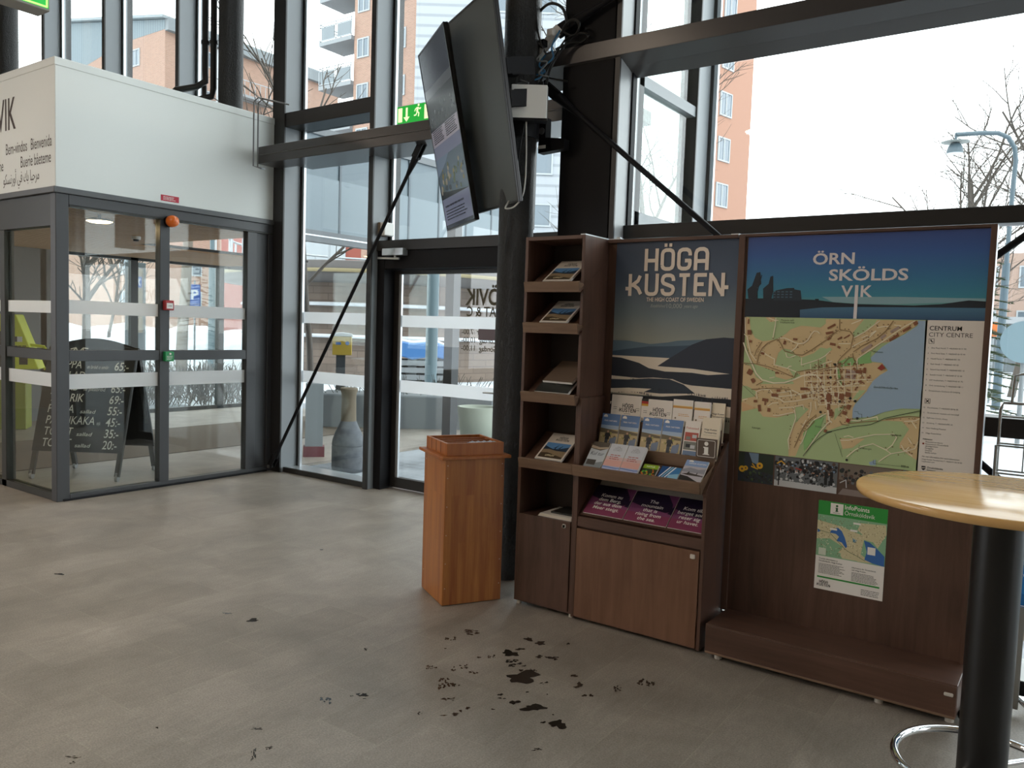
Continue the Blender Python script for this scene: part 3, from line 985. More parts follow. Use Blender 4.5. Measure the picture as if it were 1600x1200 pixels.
# ================================================================ DISPLAY UNITS
MAPD = {'tan': [[(-0.003,0.669),(0.017,0.67),(0.028,0.604),(0.051,0.569),(0.091,0.553),(0.138,0.561),(0.164,0.567),(0.203,0.595),(0.222,0.616),(0.272,0.634),(0.305,0.632),(0.361,0.628),(0.411,0.669),(0.419,0.525),(0.366,0.534),(0.303,0.474),(0.257,0.492),(0.227,0.517),(0.192,0.522),(0.17,0.5),(0.156,0.438),(0.224,0.424),(0.252,0.385),(0.215,0.371),(0.162,0.382),(0.158,0.409),(0.055,0.439),(0.033,0.461),(0.014,0.52),(0.002,0.589)],[(-0.006,0.441),(0.034,0.431),(0.068,0.374),(0.102,0.358),(0.07,0.332),(-0.004,0.327)],[(0.096,0.671),(0.143,0.672),(0.144,0.652),(0.121,0.648)],[(0.262,0.412),(0.424,0.446),(0.429,0.356),(0.26,0.345),(0.241,0.37),(0.285,0.393)],[(0.382,0.668),(0.445,0.668),(0.551,0.67),(0.622,0.668),(0.774,0.669),(0.777,0.652),(0.738,0.622),(0.668,0.572),(0.631,0.564),(0.603,0.54),(0.54,0.494),(0.587,0.487),(0.59,0.475),(0.639,0.475),(0.653,0.453),(0.665,0.439),(0.634,0.42),(0.606,0.392),(0.584,0.346),(0.402,0.333)],[(-0.0,0.337),(0.429,0.365),(0.437,0.218),(0.39,0.22),(0.345,0.173),(0.331,0.139),(0.308,0.096),(0.279,0.006),(0.247,0.002),(0.241,0.06),(0.249,0.12),(0.264,0.162),(0.275,0.175),(0.267,0.215),(0.176,0.183),(0.111,0.183),(0.079,0.222),(0.005,0.246),(0.001,0.261),(0.064,0.278),(0.072,0.303),(0.05,0.316)],[(0.402,0.333),(0.584,0.346),(0.534,0.282),(0.525,0.236),(0.529,0.207),(0.512,0.189),(0.413,0.14)],[(0.639,0.211),(0.707,0.231),(0.808,0.242),(0.806,0.05),(0.774,0.068),(0.733,0.097),(0.734,0.12),(0.767,0.185),(0.737,0.217),(0.68,0.215)],[(0.476,0.114),(0.585,0.123),(0.534,0.075),(0.492,0.064)]],'orange': [[(-0.001,0.246),(0.074,0.264),(0.143,0.249),(0.258,0.214),(0.17,0.183),(0.111,0.183),(0.079,0.222),(0.004,0.198)],[(0.206,0.595),(0.263,0.631),(0.311,0.629),(0.314,0.578),(0.282,0.554),(0.242,0.558)],[(-0.003,0.669),(0.017,0.67),(0.028,0.604),(0.051,0.569),(0.063,0.46),(0.035,0.479),(0.012,0.568)]],'water': [[(0.774,0.669),(0.804,0.669),(0.808,0.362),(0.581,0.346),(0.606,0.392),(0.634,0.42),(0.665,0.442),(0.639,0.475),(0.595,0.479),(0.589,0.496),(0.607,0.517),(0.634,0.547),(0.668,0.572),(0.721,0.605),(0.773,0.646)],[(0.584,0.346),(0.806,0.362),(0.807,0.279),(0.728,0.275),(0.663,0.254),(0.603,0.225),(0.526,0.213),(0.526,0.258),(0.534,0.278)],[(0.609,0.016),(0.638,0.033),(0.64,0.007),(0.616,0.004)]],'green': [[(0.551,0.67),(0.606,0.668),(0.591,0.642),(0.56,0.612),(0.512,0.587),(0.505,0.607)],[(0.265,0.241),(0.299,0.25),(0.328,0.238),(0.291,0.194),(0.275,0.169),(0.268,0.215)],[(0.447,0.249),(0.498,0.275),(0.47,0.231),(0.447,0.196)],[(0.521,0.3),(0.548,0.344),(0.578,0.346),(0.533,0.291)],[(0.055,0.439),(0.158,0.409),(0.162,0.382),(0.215,0.371),(0.178,0.357),(0.101,0.364),(0.07,0.392)],[(0.28,0.482),(0.41,0.536),(0.419,0.525),(0.364,0.483),(0.288,0.451)]],'bright': [[(0.448,0.468),(0.495,0.494),(0.514,0.495),(0.53,0.472),(0.537,0.493),(0.587,0.525),(0.587,0.487),(0.596,0.473),(0.53,0.461),(0.464,0.448)],[(0.443,0.441),(0.453,0.443),(0.475,0.356),(0.462,0.364)],[(0.309,0.117),(0.345,0.187),(0.399,0.204),(0.384,0.133),(0.317,0.036)]],'white': [[(0.114,0.669),(0.144,0.657),(0.162,0.657)],[(0.149,0.67),(0.148,0.634),(0.142,0.59),(0.139,0.564)],[(0.166,0.57),(0.195,0.573),(0.216,0.566),(0.242,0.554),(0.265,0.548),(0.288,0.551),(0.306,0.566),(0.319,0.593),(0.332,0.61),(0.348,0.609),(0.36,0.599)],[(-0.003,0.669),(0.002,0.589)],[(-0.004,0.586),(0.012,0.574),(0.019,0.544),(0.034,0.491),(0.063,0.457)],[(0.261,0.546),(0.252,0.527),(0.228,0.507)],[(0.206,0.502),(0.212,0.482),(0.226,0.479),(0.253,0.491)],[(0.085,0.505),(0.112,0.489),(0.143,0.473),(0.153,0.47),(0.153,0.441),(0.218,0.427),(0.262,0.412)],[(0.282,0.482),(0.282,0.447),(0.329,0.464),(0.361,0.477),(0.39,0.496),(0.411,0.519)],[(0.218,0.427),(0.226,0.437),(0.237,0.439)],[(0.371,0.446),(0.384,0.459),(0.422,0.472)],[(0.133,0.375),(0.159,0.381)],[(0.332,0.411),(0.354,0.42)],[(0.53,0.467),(0.534,0.49),(0.571,0.521),(0.633,0.57),(0.714,0.636),(0.763,0.668)],[(0.512,0.584),(0.555,0.611),(0.591,0.642),(0.619,0.665)],[(0.506,0.542),(0.536,0.561),(0.57,0.58),(0.606,0.619)],[(0.608,0.633),(0.64,0.64),(0.661,0.64)],[(0.446,0.555),(0.5,0.557)],[(0.394,0.463),(0.422,0.473)],[(0.441,0.444),(0.453,0.382),(0.478,0.354)],[(0.478,0.357),(0.519,0.371),(0.546,0.379)],[(0.539,0.408),(0.572,0.416)],[(0.579,0.384),(0.603,0.389)],[(0.679,0.647),(0.708,0.644)],[(0.497,0.648),(0.54,0.667)],[(0.545,0.585),(0.572,0.597)],[(0.582,0.603),(0.603,0.619)],[(0.079,0.27),(0.072,0.303),(0.101,0.317),(0.139,0.318),(0.152,0.303),(0.147,0.282),(0.189,0.276),(0.21,0.263)],[(0.182,0.287),(0.245,0.298),(0.285,0.306),(0.351,0.326),(0.43,0.343)],[(0.165,0.283),(0.181,0.305),(0.238,0.318)],[(0.21,0.263),(0.269,0.273),(0.325,0.289),(0.393,0.306)],[(0.132,0.236),(0.155,0.253),(0.184,0.258)],[(0.238,0.323),(0.246,0.286)],[(0.244,0.324),(0.284,0.308),(0.291,0.284)],[(0.335,0.359),(0.349,0.311)],[(0.357,0.36),(0.371,0.316)],[(0.188,0.232),(0.257,0.242),(0.265,0.218),(0.271,0.192),(0.264,0.165),(0.252,0.12),(0.24,0.081),(0.248,0.037)],[(0.161,0.194),(0.187,0.195),(0.258,0.217)],[(0.32,0.185),(0.302,0.148)],[(0.411,0.225),(0.35,0.185),(0.327,0.145),(0.308,0.082),(0.298,0.066)],[(0.425,0.186),(0.384,0.133),(0.348,0.072),(0.318,0.013)],[(0.337,0.273),(0.339,0.238),(0.33,0.197)],[(0.356,0.277),(0.364,0.238)],[(0.378,0.288),(0.382,0.268)],[(0.262,0.245),(0.301,0.256),(0.308,0.233)],[(0.004,0.256),(0.031,0.265)],[(0.32,0.318),(0.328,0.289)],[(0.409,0.273),(0.434,0.278)],[(0.407,0.31),(0.432,0.314)],[(0.48,0.105),(0.517,0.109),(0.561,0.126),(0.625,0.146),(0.706,0.157),(0.719,0.143),(0.703,0.107),(0.679,0.082)],[(0.512,0.03),(0.547,0.067),(0.575,0.086),(0.622,0.104),(0.679,0.082),(0.7,0.067),(0.759,0.085),(0.797,0.102),(0.807,0.134)],[(0.7,0.067),(0.675,0.047),(0.65,0.024)],[(0.494,0.123),(0.515,0.13),(0.537,0.124)],[(0.74,0.111),(0.753,0.09),(0.788,0.066)],[(0.764,0.148),(0.782,0.122)],[(0.776,0.221),(0.797,0.192)],[(0.745,0.218),(0.79,0.225),(0.806,0.236)],[(0.759,0.088),(0.772,0.105)],[(0.554,0.203),(0.632,0.229),(0.636,0.214)],[(0.498,0.22),(0.514,0.203),(0.554,0.203)],[(0.411,0.173),(0.429,0.188),(0.412,0.268)],[(0.405,0.271),(0.442,0.277),(0.539,0.301)],[(0.485,0.294),(0.496,0.262)],[(0.433,0.335),(0.452,0.278)],[(0.403,0.31),(0.437,0.316)],[(0.402,0.333),(0.415,0.272)],[(0.457,0.337),(0.466,0.289)]],'wide': [[(-0.005,0.544),(0.009,0.508),(0.033,0.461),(0.067,0.394),(0.098,0.364),(0.155,0.352),(0.207,0.357),(0.244,0.371),(0.285,0.393),(0.318,0.405),(0.349,0.404),(0.372,0.387),(0.385,0.353)],[(0.384,0.362),(0.408,0.279),(0.424,0.194),(0.439,0.184)]],'brown': [[(0.069,0.442),(0.074,0.484),(0.09,0.52),(0.115,0.545),(0.161,0.567),(0.18,0.544),(0.199,0.51),(0.257,0.495),(0.285,0.494)],[(0.285,0.494),(0.326,0.521),(0.415,0.59)],[(-0.003,0.442),(0.064,0.441),(0.124,0.43),(0.175,0.415),(0.252,0.385)],[(0.252,0.385),(0.262,0.412),(0.317,0.426),(0.367,0.428),(0.423,0.444)],[(0.056,0.483),(0.063,0.51),(0.088,0.55)],[(0.36,0.477),(0.363,0.429)],[(0.07,0.335),(0.102,0.355)],[(0.445,0.668),(0.447,0.62),(0.494,0.613),(0.509,0.592),(0.501,0.536),(0.464,0.496),(0.448,0.471),(0.455,0.451),(0.467,0.395)],[(0.513,0.519),(0.547,0.547),(0.611,0.584),(0.646,0.62),(0.675,0.666)],[(0.511,0.513),(0.515,0.489),(0.53,0.461),(0.535,0.437)],[(0.452,0.451),(0.474,0.464),(0.492,0.488),(0.512,0.495)],[(0.396,0.435),(0.449,0.45)],[(0.442,0.383),(0.481,0.393)],[(0.388,0.577),(0.443,0.617)],[(0.047,0.313),(0.157,0.327),(0.238,0.326)],[(0.365,0.215),(0.323,0.173),(0.298,0.125),(0.283,0.079),(0.271,0.046)],[(0.359,0.183),(0.32,0.133)],[(0.509,0.186),(0.581,0.202),(0.639,0.211)],[(0.668,0.22),(0.764,0.243),(0.808,0.242)],[(0.464,0.217),(0.479,0.238),(0.498,0.269)],[(0.472,0.195),(0.482,0.18),(0.51,0.179)]],'rail': [[(0.441,0.142),(0.417,0.131),(0.391,0.111),(0.351,0.069),(0.315,0.011)],[(0.413,0.134),(0.474,0.156),(0.534,0.175),(0.605,0.19),(0.639,0.209),(0.667,0.226),(0.735,0.248),(0.806,0.271)]],'thin': [[(-0.003,0.337),(0.073,0.276)],[(0.454,0.135),(0.475,0.078),(0.494,0.028)],[(0.628,0.03),(0.629,0.014),(0.775,0.015),(0.774,0.019)],[(0.533,0.245),(0.55,0.244),(0.552,0.235),(0.567,0.235),(0.568,0.217)]],'bld': [[(0.66,0.582),(0.696,0.609),(0.702,0.599),(0.666,0.572)],[(0.713,0.624),(0.743,0.646),(0.749,0.637),(0.719,0.615)],[(0.754,0.659),(0.769,0.669),(0.777,0.655),(0.762,0.645)],[(0.53,0.438),(0.557,0.437),(0.557,0.42),(0.529,0.421)],[(0.562,0.45),(0.574,0.449),(0.574,0.423),(0.561,0.423)],[(0.517,0.447),(0.526,0.447),(0.527,0.438),(0.517,0.438)],[(0.391,0.628),(0.425,0.648),(0.43,0.64),(0.395,0.62)],[(0.385,0.606),(0.419,0.613),(0.421,0.602),(0.388,0.595)],[(0.439,0.577),(0.458,0.59),(0.462,0.583),(0.443,0.571)],[(0.467,0.582),(0.492,0.6),(0.495,0.595),(0.47,0.577)],[(0.409,0.559),(0.434,0.555),(0.433,0.543),(0.407,0.547)],[(0.444,0.546),(0.457,0.54),(0.453,0.53),(0.44,0.537)],[(0.58,0.409),(0.592,0.41),(0.592,0.401),(0.58,0.4)],[(0.542,0.388),(0.555,0.388),(0.556,0.38),(0.542,0.379)],[(0.393,0.574),(0.405,0.586),(0.411,0.58),(0.399,0.568)],[(0.105,0.275),(0.134,0.272),(0.132,0.257),(0.103,0.26)],[(0.116,0.259),(0.123,0.259),(0.122,0.241),(0.116,0.241)],[(0.083,0.239),(0.097,0.241),(0.101,0.209),(0.088,0.206)],[(0.148,0.301),(0.181,0.3),(0.18,0.286),(0.148,0.286)],[(0.284,0.339),(0.318,0.341),(0.318,0.328),(0.285,0.326)],[(0.171,0.322),(0.189,0.323),(0.19,0.311),(0.172,0.31)],[(0.062,0.262),(0.08,0.263),(0.08,0.251),(0.062,0.25)],[(0.404,0.309),(0.427,0.314),(0.432,0.284),(0.41,0.279)],[(0.411,0.271),(0.422,0.273),(0.427,0.248),(0.416,0.246)],[(0.42,0.243),(0.436,0.246),(0.44,0.221),(0.425,0.218)],[(0.133,0.228),(0.147,0.227),(0.145,0.209),(0.131,0.21)],[(0.293,0.302),(0.315,0.305),(0.317,0.291),(0.295,0.287)],[(0.406,0.15),(0.419,0.147),(0.415,0.133),(0.402,0.137)],[(0.413,0.271),(0.426,0.27),(0.424,0.241),(0.411,0.242)],[(0.424,0.236),(0.443,0.235),(0.441,0.212),(0.423,0.214)],[(0.484,0.245),(0.502,0.24),(0.498,0.224),(0.48,0.229)],[(0.503,0.276),(0.518,0.272),(0.512,0.25),(0.497,0.255)],[(0.406,0.316),(0.431,0.314),(0.429,0.288),(0.404,0.29)],[(0.463,0.323),(0.485,0.321),(0.483,0.295),(0.461,0.297)],[(0.49,0.333),(0.514,0.331),(0.513,0.309),(0.488,0.311)],[(0.442,0.327),(0.458,0.326),(0.456,0.307),(0.441,0.308)],[(0.012,0.607),(0.032,0.607),(0.033,0.584),(0.013,0.583)],[(0.027,0.558),(0.039,0.555),(0.035,0.543),(0.023,0.547)],[(0.03,0.416),(0.052,0.405),(0.039,0.381),(0.018,0.392)],[(0.04,0.362),(0.055,0.371),(0.067,0.354),(0.052,0.344)],[(0.195,0.562),(0.206,0.559),(0.201,0.54),(0.19,0.543)],[(0.087,0.502),(0.104,0.497),(0.101,0.486),(0.084,0.491)],[(0.237,0.574),(0.257,0.573),(0.257,0.563),(0.237,0.564)],[(0.16,0.406),(0.18,0.405),(0.18,0.398),(0.16,0.399)],[(0.012,0.661),(0.019,0.66),(0.018,0.637),(0.011,0.637)]],'grey': [[(0.488,0.438),(0.532,0.433),(0.528,0.392),(0.483,0.397)],[(0.544,0.527),(0.587,0.562),(0.596,0.55),(0.552,0.516)],[(0.623,0.59),(0.644,0.607),(0.651,0.597),(0.63,0.58)],[(0.663,0.619),(0.697,0.644),(0.703,0.634),(0.669,0.609)]],'red': [[(0.62,0.449),(0.639,0.471),(0.653,0.453),(0.638,0.44)],[(0.505,0.212),(0.519,0.205),(0.511,0.189),(0.498,0.196)]],'dots': [(0.548,0.214),(0.514,0.016),(0.535,0.293),(0.467,0.286),(0.513,0.304),(0.42,0.395),(0.436,0.457),(0.384,0.229)]}
HKD = {'far': [[(-0.018,0.45),(0.091,0.451),(0.225,0.437),(0.326,0.449),(0.379,0.46),(0.545,0.472),(0.704,0.487),(0.71,0.367),(-0.012,0.331)]],'mid': [[(-0.015,0.388),(0.093,0.406),(0.216,0.424),(0.318,0.428),(0.46,0.439),(0.547,0.441),(0.551,0.359),(-0.013,0.349)]],'fog': [[(-0.014,0.368),(0.171,0.368),(0.339,0.367),(0.713,0.319),(0.721,0.159),(-0.004,0.163)]],'big': [[(0.272,0.321),(0.339,0.366),(0.46,0.442),(0.537,0.473),(0.629,0.485),(0.704,0.482),(0.714,0.299),(0.467,0.318)]],'ridge': [[(-0.013,0.359),(0.056,0.356),(0.164,0.333),(0.222,0.308),(0.315,0.295),(0.468,0.297),(0.555,0.29),(0.713,0.307),(0.718,0.227),(0.471,0.231),(0.427,0.236),(0.363,0.257),(0.252,0.259),(0.168,0.251),(-0.008,0.256)]],'low': [[(-0.007,0.236),(0.101,0.239),(0.224,0.253),(0.344,0.256),(0.427,0.232),(0.491,0.19),(0.293,0.176),(0.162,0.179),(-0.005,0.176)]],'front': [[(-0.004,0.156),(0.085,0.156),(0.294,0.159),(0.474,0.181),(0.561,0.173),(0.721,0.174),(0.725,0.095),(0.002,0.03)]]}
OVD = {'land': [[(-0.004,0.089),(0.106,0.092),(0.277,0.087),(0.341,0.085),(0.417,0.075),(0.53,0.067),(0.76,0.063),(0.868,0.07),(0.972,0.087),(1.037,0.083),(1.039,0.055),(0.761,0.055),(0.531,0.054),(0.368,0.05),(0.267,0.038),(0.269,-0.001),(-0.004,-0.006)]],'house': [[(0.136,0.117),(0.148,0.13),(0.201,0.141),(0.235,0.142),(0.236,0.135),(0.266,0.13),(0.273,0.082),(0.138,0.081)]],'crane': [[(0.014,0.09),(0.007,0.135),(0.029,0.153),(0.049,0.216),(0.067,0.22),(0.075,0.162),(0.057,0.144),(0.06,0.09)],[(0.088,0.09),(0.085,0.139),(0.111,0.162),(0.118,0.197),(0.131,0.201),(0.135,0.126),(0.128,0.09)]],'glow': [[(0.365,0.1),(0.683,0.101),(1.033,0.095),(1.034,0.079),(0.868,0.076),(0.685,0.068),(0.53,0.069),(0.416,0.076)]]}

WENGE = wood('stained_plywood', '#46332a', '#6c5044', 'z', .38, .8)
WENGEX = wood('stained_plywood_across', '#46332a', '#6c5044', 'x', .38, .8)
EDGE = wood('plywood_edge', '#6a5443', '#8a705b', 'x', .5, 1.2)
INK = M('print_black', '#1d1b1a', .55)
PAPER = M('print_paper', '#efe7df', .5)
CREAM = M('print_cream', '#ecdfc8', .5)
PWHITE = M('print_white', '#f6f3ee', .5)
CLIP = M('finger_pull', '#cfc9c0', .4)
Z = (0, 0, 1)
XU = (1, 0, 0)
rnd = random.Random(7)


def grad(name, stops, axis='Z', rough=.42):
    """printed colour gradient along an object axis (metres)"""
    m = M(name, stops[-1][1], rough)
    t = NT(m)
    tc = t.n('ShaderNodeTexCoord')
    sp = t.n('ShaderNodeSeparateXYZ')
    t.l(tc.outputs['Object'], sp.inputs[0])
    a, c = stops[0][0], stops[-1][0]
    mr = t.n('ShaderNodeMapRange')
    mr.inputs['From Min'].default_value = a
    mr.inputs['From Max'].default_value = c
    t.l(sp.outputs[axis], mr.inputs['Value'])
    t.col(t.ramp(mr.outputs['Result'], [((p - a) / (c - a), h) for p, h in stops]))
    return m


# ---------------------------------------------------------------- narrow shelf tower
tw = thing('brochure_shelf', 'tall narrow dark brown shelf tower beside the round column, four tilted shelves', 'shelf', (-2.36, 3.84, 0))
m = MB()
m.box(-2.55, 3.70, .02, -2.531, 3.985, 2.06, WENGE)
m.box(-2.189, 3.70, .02, -2.17, 3.985, 2.06, WENGE)
m.box(-2.531, 3.70, 2.04, -2.189, 3.985, 2.06, WENGEX)
m.box(-2.531, 3.70, .02, -2.189, 3.98, .04, WENGEX)
m.box(-2.531, 3.70, .50, -2.189, 3.97, .52, WENGEX)
m.build('carcass', tw, .0015)
MB().box(-2.531, 3.968, .03, -2.189, 3.98, 2.05, M('shelf_back', '#3a302a', .5)).build('back_panel', tw)
m = MB()
m.box(-2.528, 3.694, .028, -2.192, 3.71, .522, WENGE)
dr = m.build('door', tw, .0015)
m = MB()
m.cyl((-2.23, 3.696, .497), (-2.23, 3.688, .497), .011, CLIP, n=16)
m.box(-2.24, 3.688, .486, -2.22, 3.696, .508, CLIP)
m.build('finger_pull', dr, .003)
for i, z in enumerate((1.757, 1.536, 1.158, .79)):
    m = MB()
    # front lip leaning outwards, tilted shelf, end cheeks
    m.prism([(-2.518, 3.658, z), (-2.518, 3.673, z), (-2.518, 3.660, z + .058), (-2.518, 3.645, z + .053)], (.348, 0, 0), EDGE)
    m.prism([(-2.518, 3.668, z), (-2.518, 3.93, z + .165), (-2.518, 3.924, z + .178), (-2.518, 3.664, z + .014)], (.348, 0, 0), WENGEX)
    m.prism([(-2.178, 3.650, z + .053), (-2.178, 3.664, z), (-2.178, 3.72, z + .045)], (.0075, 0, 0), EDGE)
    m.build('tilted_shelf', tw, .001)
for x, y in ((-2.545, 3.71), (-2.2, 3.71), (-2.53, 3.95), (-2.2, 3.95)):
    MB().cyl((x + .02, y + .01, 0), (x + .02, y + .01, .022), .014, CLIP, n=12).build('foot', tw)
m = MB()
m.box(-2.2, 3.70, 2.06, -2.171, 3.72, 2.066, ALU)
m.box(-2.184, 3.72, 2.06, -2.172, 3.97, 2.066, ALU)
m.build('corner_bracket', tw)

# ---------------------------------------------------------------- cabinet with the stepped brochure rack
cb = thing('brochure_cabinet', 'dark brown cabinet with stepped leaflet rack under the HÖGA KUSTEN poster', 'cabinet', (-1.8, 3.84, 0))
m = MB()
m.box(-2.168, 3.69, .012, -2.15, 3.985, 1.2, WENGE)
side = [(-1.452, 3.69, .012), (-1.452, 3.985, .012), (-1.452, 3.985, 1.05), (-1.452, 3.672, .79), (-1.452, 3.69, .77)]
m.prism(side, (.018, 0, 0), WENGE)
m.box(-2.15, 3.70, .012, -1.452, 3.98, .03, WENGEX)
m.box(-2.15, 3.71, .50, -1.452, 3.98, .518, WENGEX)
m.box(-2.15, 3.695, .512, -1.452, 3.71, .565, WENGEX)
m.build('carcass', cb, .0015)
m = MB()
m.box(-2.168, 3.953, .02, -1.434, 3.985, 2.05, WENGE)
m.box(-2.168, 3.935, 2.04, -1.434, 3.985, 2.058, WENGEX)
m.build('back_board', cb, .0015)
m = MB()
m.box(-2.146, 3.684, .022, -1.456, 3.70, .502, wood('stained_plywood_lit', '#654736', '#86634e', 'z', .36, .8))  # same plywood, colour lightened for light bounced off the floor
dr = m.build('flap_door', cb, .0015)
m = MB()
m.cyl((-1.487, 3.685, .475), (-1.487, 3.676, .475), .011, CLIP, n=16)
m.box(-1.50, 3.677, .464, -1.474, 3.685, .486, CLIP)
m.build('finger_pull', dr, .003)
m = MB()
m.prism([(-2.168, 3.656, .788), (-2.168, 3.672, .788), (-2.168, 3.660, .848), (-2.168, 3.644, .843)], (.712, 0, 0), EDGE)
m.prism([(-2.15, 3.668, .79), (-2.15, 3.83, .875), (-2.15, 3.824, .888), (-2.15, 3.664, .806)], (.698, 0, 0), WENGEX)
m.prism([(-1.456, 3.646, .843), (-1.456, 3.662, .788), (-1.456, 3.72, .80), (-1.456, 3.83, .90), (-1.456, 3.80, .91)], (.004, 0, 0), EDGE)
m.build('front_tray', cb, .001)
m = MB()
m.box(-2.15, 3.812, .885, -1.452, 3.826, .945, EDGE)
m.prism([(-2.15, 3.822, .892), (-2.15, 3.95, .93), (-2.15, 3.946, .943), (-2.15, 3.822, .905)], (.698, 0, 0), WENGEX)
m.build('middle_rail', cb, .001)
m = MB()
m.box(-2.15, 3.887, .935, -1.452, 3.897, 1.08, WENGEX)
m.box(-2.15, 3.895, 1.0, -1.452, 3.953, 1.012, WENGEX)
m.build('rear_step', cb, .001)
m = MB()
m.prism([(-2.149, 3.712, .566), (-2.149, 3.90, .713), (-2.149, 3.892, .723), (-2.149, 3.704, .576)], (.696, 0, 0), WENGEX)
m.prism([(-2.12, 3.875, .712), (-2.12, 3.935, .80), (-2.12, 3.940, .797), (-2.12, 3.881, .708)], (.66, 0, 0), M('grey_card', '#9a9288', .6))
m.build('lower_sloping_shelf', cb)
pl = MB()
pl.box(-1.543, 3.795, .945, -1.437, 3.803, 1.043, M('sign_brown', '#5e5046', .45))
A = Art(pl, (-1.543, 3.795, .945), XU, Z)
w_ = .106
ring = [(.008, .012), (.012, .008), (.094, .008), (.098, .012), (.098, .086), (.094, .090), (.012, .090), (.008, .086), (.008, .012)]
A.line(ring, .0022, PWHITE, 1)
A.disc(.053, .073, .0105, PWHITE, 1, 20)
A.poly([(.038, .057), (.064, .057), (.064, .024), (.072, .018), (.034, .018), (.043, .024), (.043, .050), (.038, .053)], PWHITE, 1)
o = pl.build('information_plate', cb)
o['label'] = 'brown plate with white letter i'
m = MB()
m.box(-2.165, 3.945, 2.058, -2.09, 3.975, 2.064, ALU)
m.box(-2.12, 3.95, 2.06, -2.10, 3.97, 2.072, ALU)
m.build('corner_bracket', cb)
MB().box(-1.475, 3.945, 2.058, -1.434, 3.975, 2.064, ALU).build('corner_bracket', cb)

# poster on the upper board
pm = MB()
HW, HH = .69, .985
SKY = grad('poster_sky_print', [(0, '#a3a394'), (.46, '#969a92'), (.60, '#728088'), (.76, '#505f74'), (.985, '#38475f')])
A = Art(pm, (-2.117, 3.952, 1.06), XU, Z, lift=.0004)
A.rect(0, 0, HW, HH, SKY, 1)
HC = {'far': '#5f7687', 'mid': '#3d5266', 'fog': '#e9dccb', 'big': '#2b3343', 'ridge': '#232b39', 'low': '#2c3745', 'front': '#151a23'}


def clip(pts, x0, y0, x1, y1):
    def cut(p, f, g):
        o = []
        for i in range(len(p)):
            a, b_ = p[i - 1], p[i]
            fa, fb = f(a), f(b_)
            if (fa >= 0) != (fb >= 0):
                t = fa / (fa - fb)
                o.append((a[0] + (b_[0] - a[0]) * t, a[1] + (b_[1] - a[1]) * t))
            if fb >= 0:
                o.append(b_)
        return o
    for f in (lambda p: p[0] - x0, lambda p: x1 - p[0], lambda p: p[1] - y0, lambda p: y1 - p[1]):
        pts = cut(pts, f, 0) if pts else pts
    return pts


for k, key in enumerate(('far', 'mid', 'fog', 'big', 'ridge', 'low', 'front')):
    for P_ in HKD[key]:
        q = clip(P_, 0, 0, HW, HH)
        if len(q) > 2:
            A.poly(q, M('poster_' + key, HC[key], .45), k + 2)
# second bank of mist and the tree tips
for P_, key in (([(.0, .185), (.11, .195), (.245, .198), (.20, .178), (.0, .165)], 'fog'), ([(.42, .152), (.69, .135), (.69, .08), (.52, .098), (.45, .125)], 'fog'), ([(0, .113), (.1, .11), (.14, .103), (0, .098)], 'fog')):
    A.poly(P_, M('poster_' + key), 10)
r_ = random.Random(3)
for base, n_, hh, key, kk in ((lambda x: .098 - .05 * x, 120, .014, 'front', 11), (lambda x: .217 - .06 * x if x > .25 else .3 - .4 * x, 70, .008, 'ridge', 9), (lambda x: .158 + .02 * math.sin(x * 12), 60, .009, 'low', 9)):
    for i in range(n_):
        x = r_.uniform(.004, HW - .008)
        y = base(x)
        h_ = hh * r_.uniform(.5, 1.3)
        A.poly([(x - h_ * .25, y - .006), (x + h_ * .25, y - .006), (x, y + h_)], M('poster_' + key), kk)
LT = M('poster_letters', '#efe0d2', .5)
A.logo(.352, .818, .118, LT, 12)
A.text('THE HIGH COAST OF SWEDEN', .353, .664, .03, LT, 12, .012, 1, 'C', width=.322)
A.text('Established', .262, .633, .024, M('poster_small_letters', '#aab0ae', .5), 12, 0, .8, 'C', width=.088, shear=.35)
A.text('10,000', .354, .63, .034, M('poster_small_letters'), 12, 0, .8, 'C', width=.086)
A.text('years ago', .445, .633, .024, M('poster_small_letters'), 12, 0, .8, 'C', width=.078, shear=.35)
tag(pm.build('coast_poster'), 'tall dark blue poster of misty hills, fixed above the leaflet rack', 'poster')

# ---------------------------------------------------------------- map board on its low plinth
mb_ = thing('map_board', 'large dark brown display board with town map, standing on a low plinth', 'display board', (-.86, 3.9, 0))
m = MB()
m.box(-1.405, 3.95, .16, -.327, 3.988, 2.05, WENGE)
m.build('board_panel', mb_, .001)
m = MB()
m.box(-1.428, 3.935, .16, -1.398, 3.99, 2.058, WENGE)
m.box(-.348, 3.935, .16, -.325, 3.99, 2.058, WENGE)
m.box(-1.398, 3.935, 2.045, -.348, 3.99, 2.058, WENGEX)
m.box(-.326, 3.937, .16, -.3235, 3.99, 2.055, ALU)  # silver strip stands in for daylight on the board's side edge
m.build('board_frame', mb_, .001)
m = MB()
m.box(-1.40, 3.672, .03, -.325, 3.99, .165, WENGEX)
m.box(-1.395, 3.664, .028, -.327, 3.674, .16, WENGEX)
m.box(-1.395, 3.660, .026, -.327, 3.674, .036, EDGE)
m.build('plinth', mb_, .002)
m = MB()
m.box(-.372, 3.656, .118, -.338, 3.666, .132, CLIP)
m.build('finger_pull', mb_, .003)
for x in (-1.34, -.62, -.35):
    MB().cyl((x, 3.70, 0), (x, 3.70, .03), .018, CLIP, n=14).build('foot', mb_)
for x in (-1.34, -.35):
    MB().cyl((x, 3.95, 0), (x, 3.95, .03), .018, CLIP, n=14).build('foot', mb_)

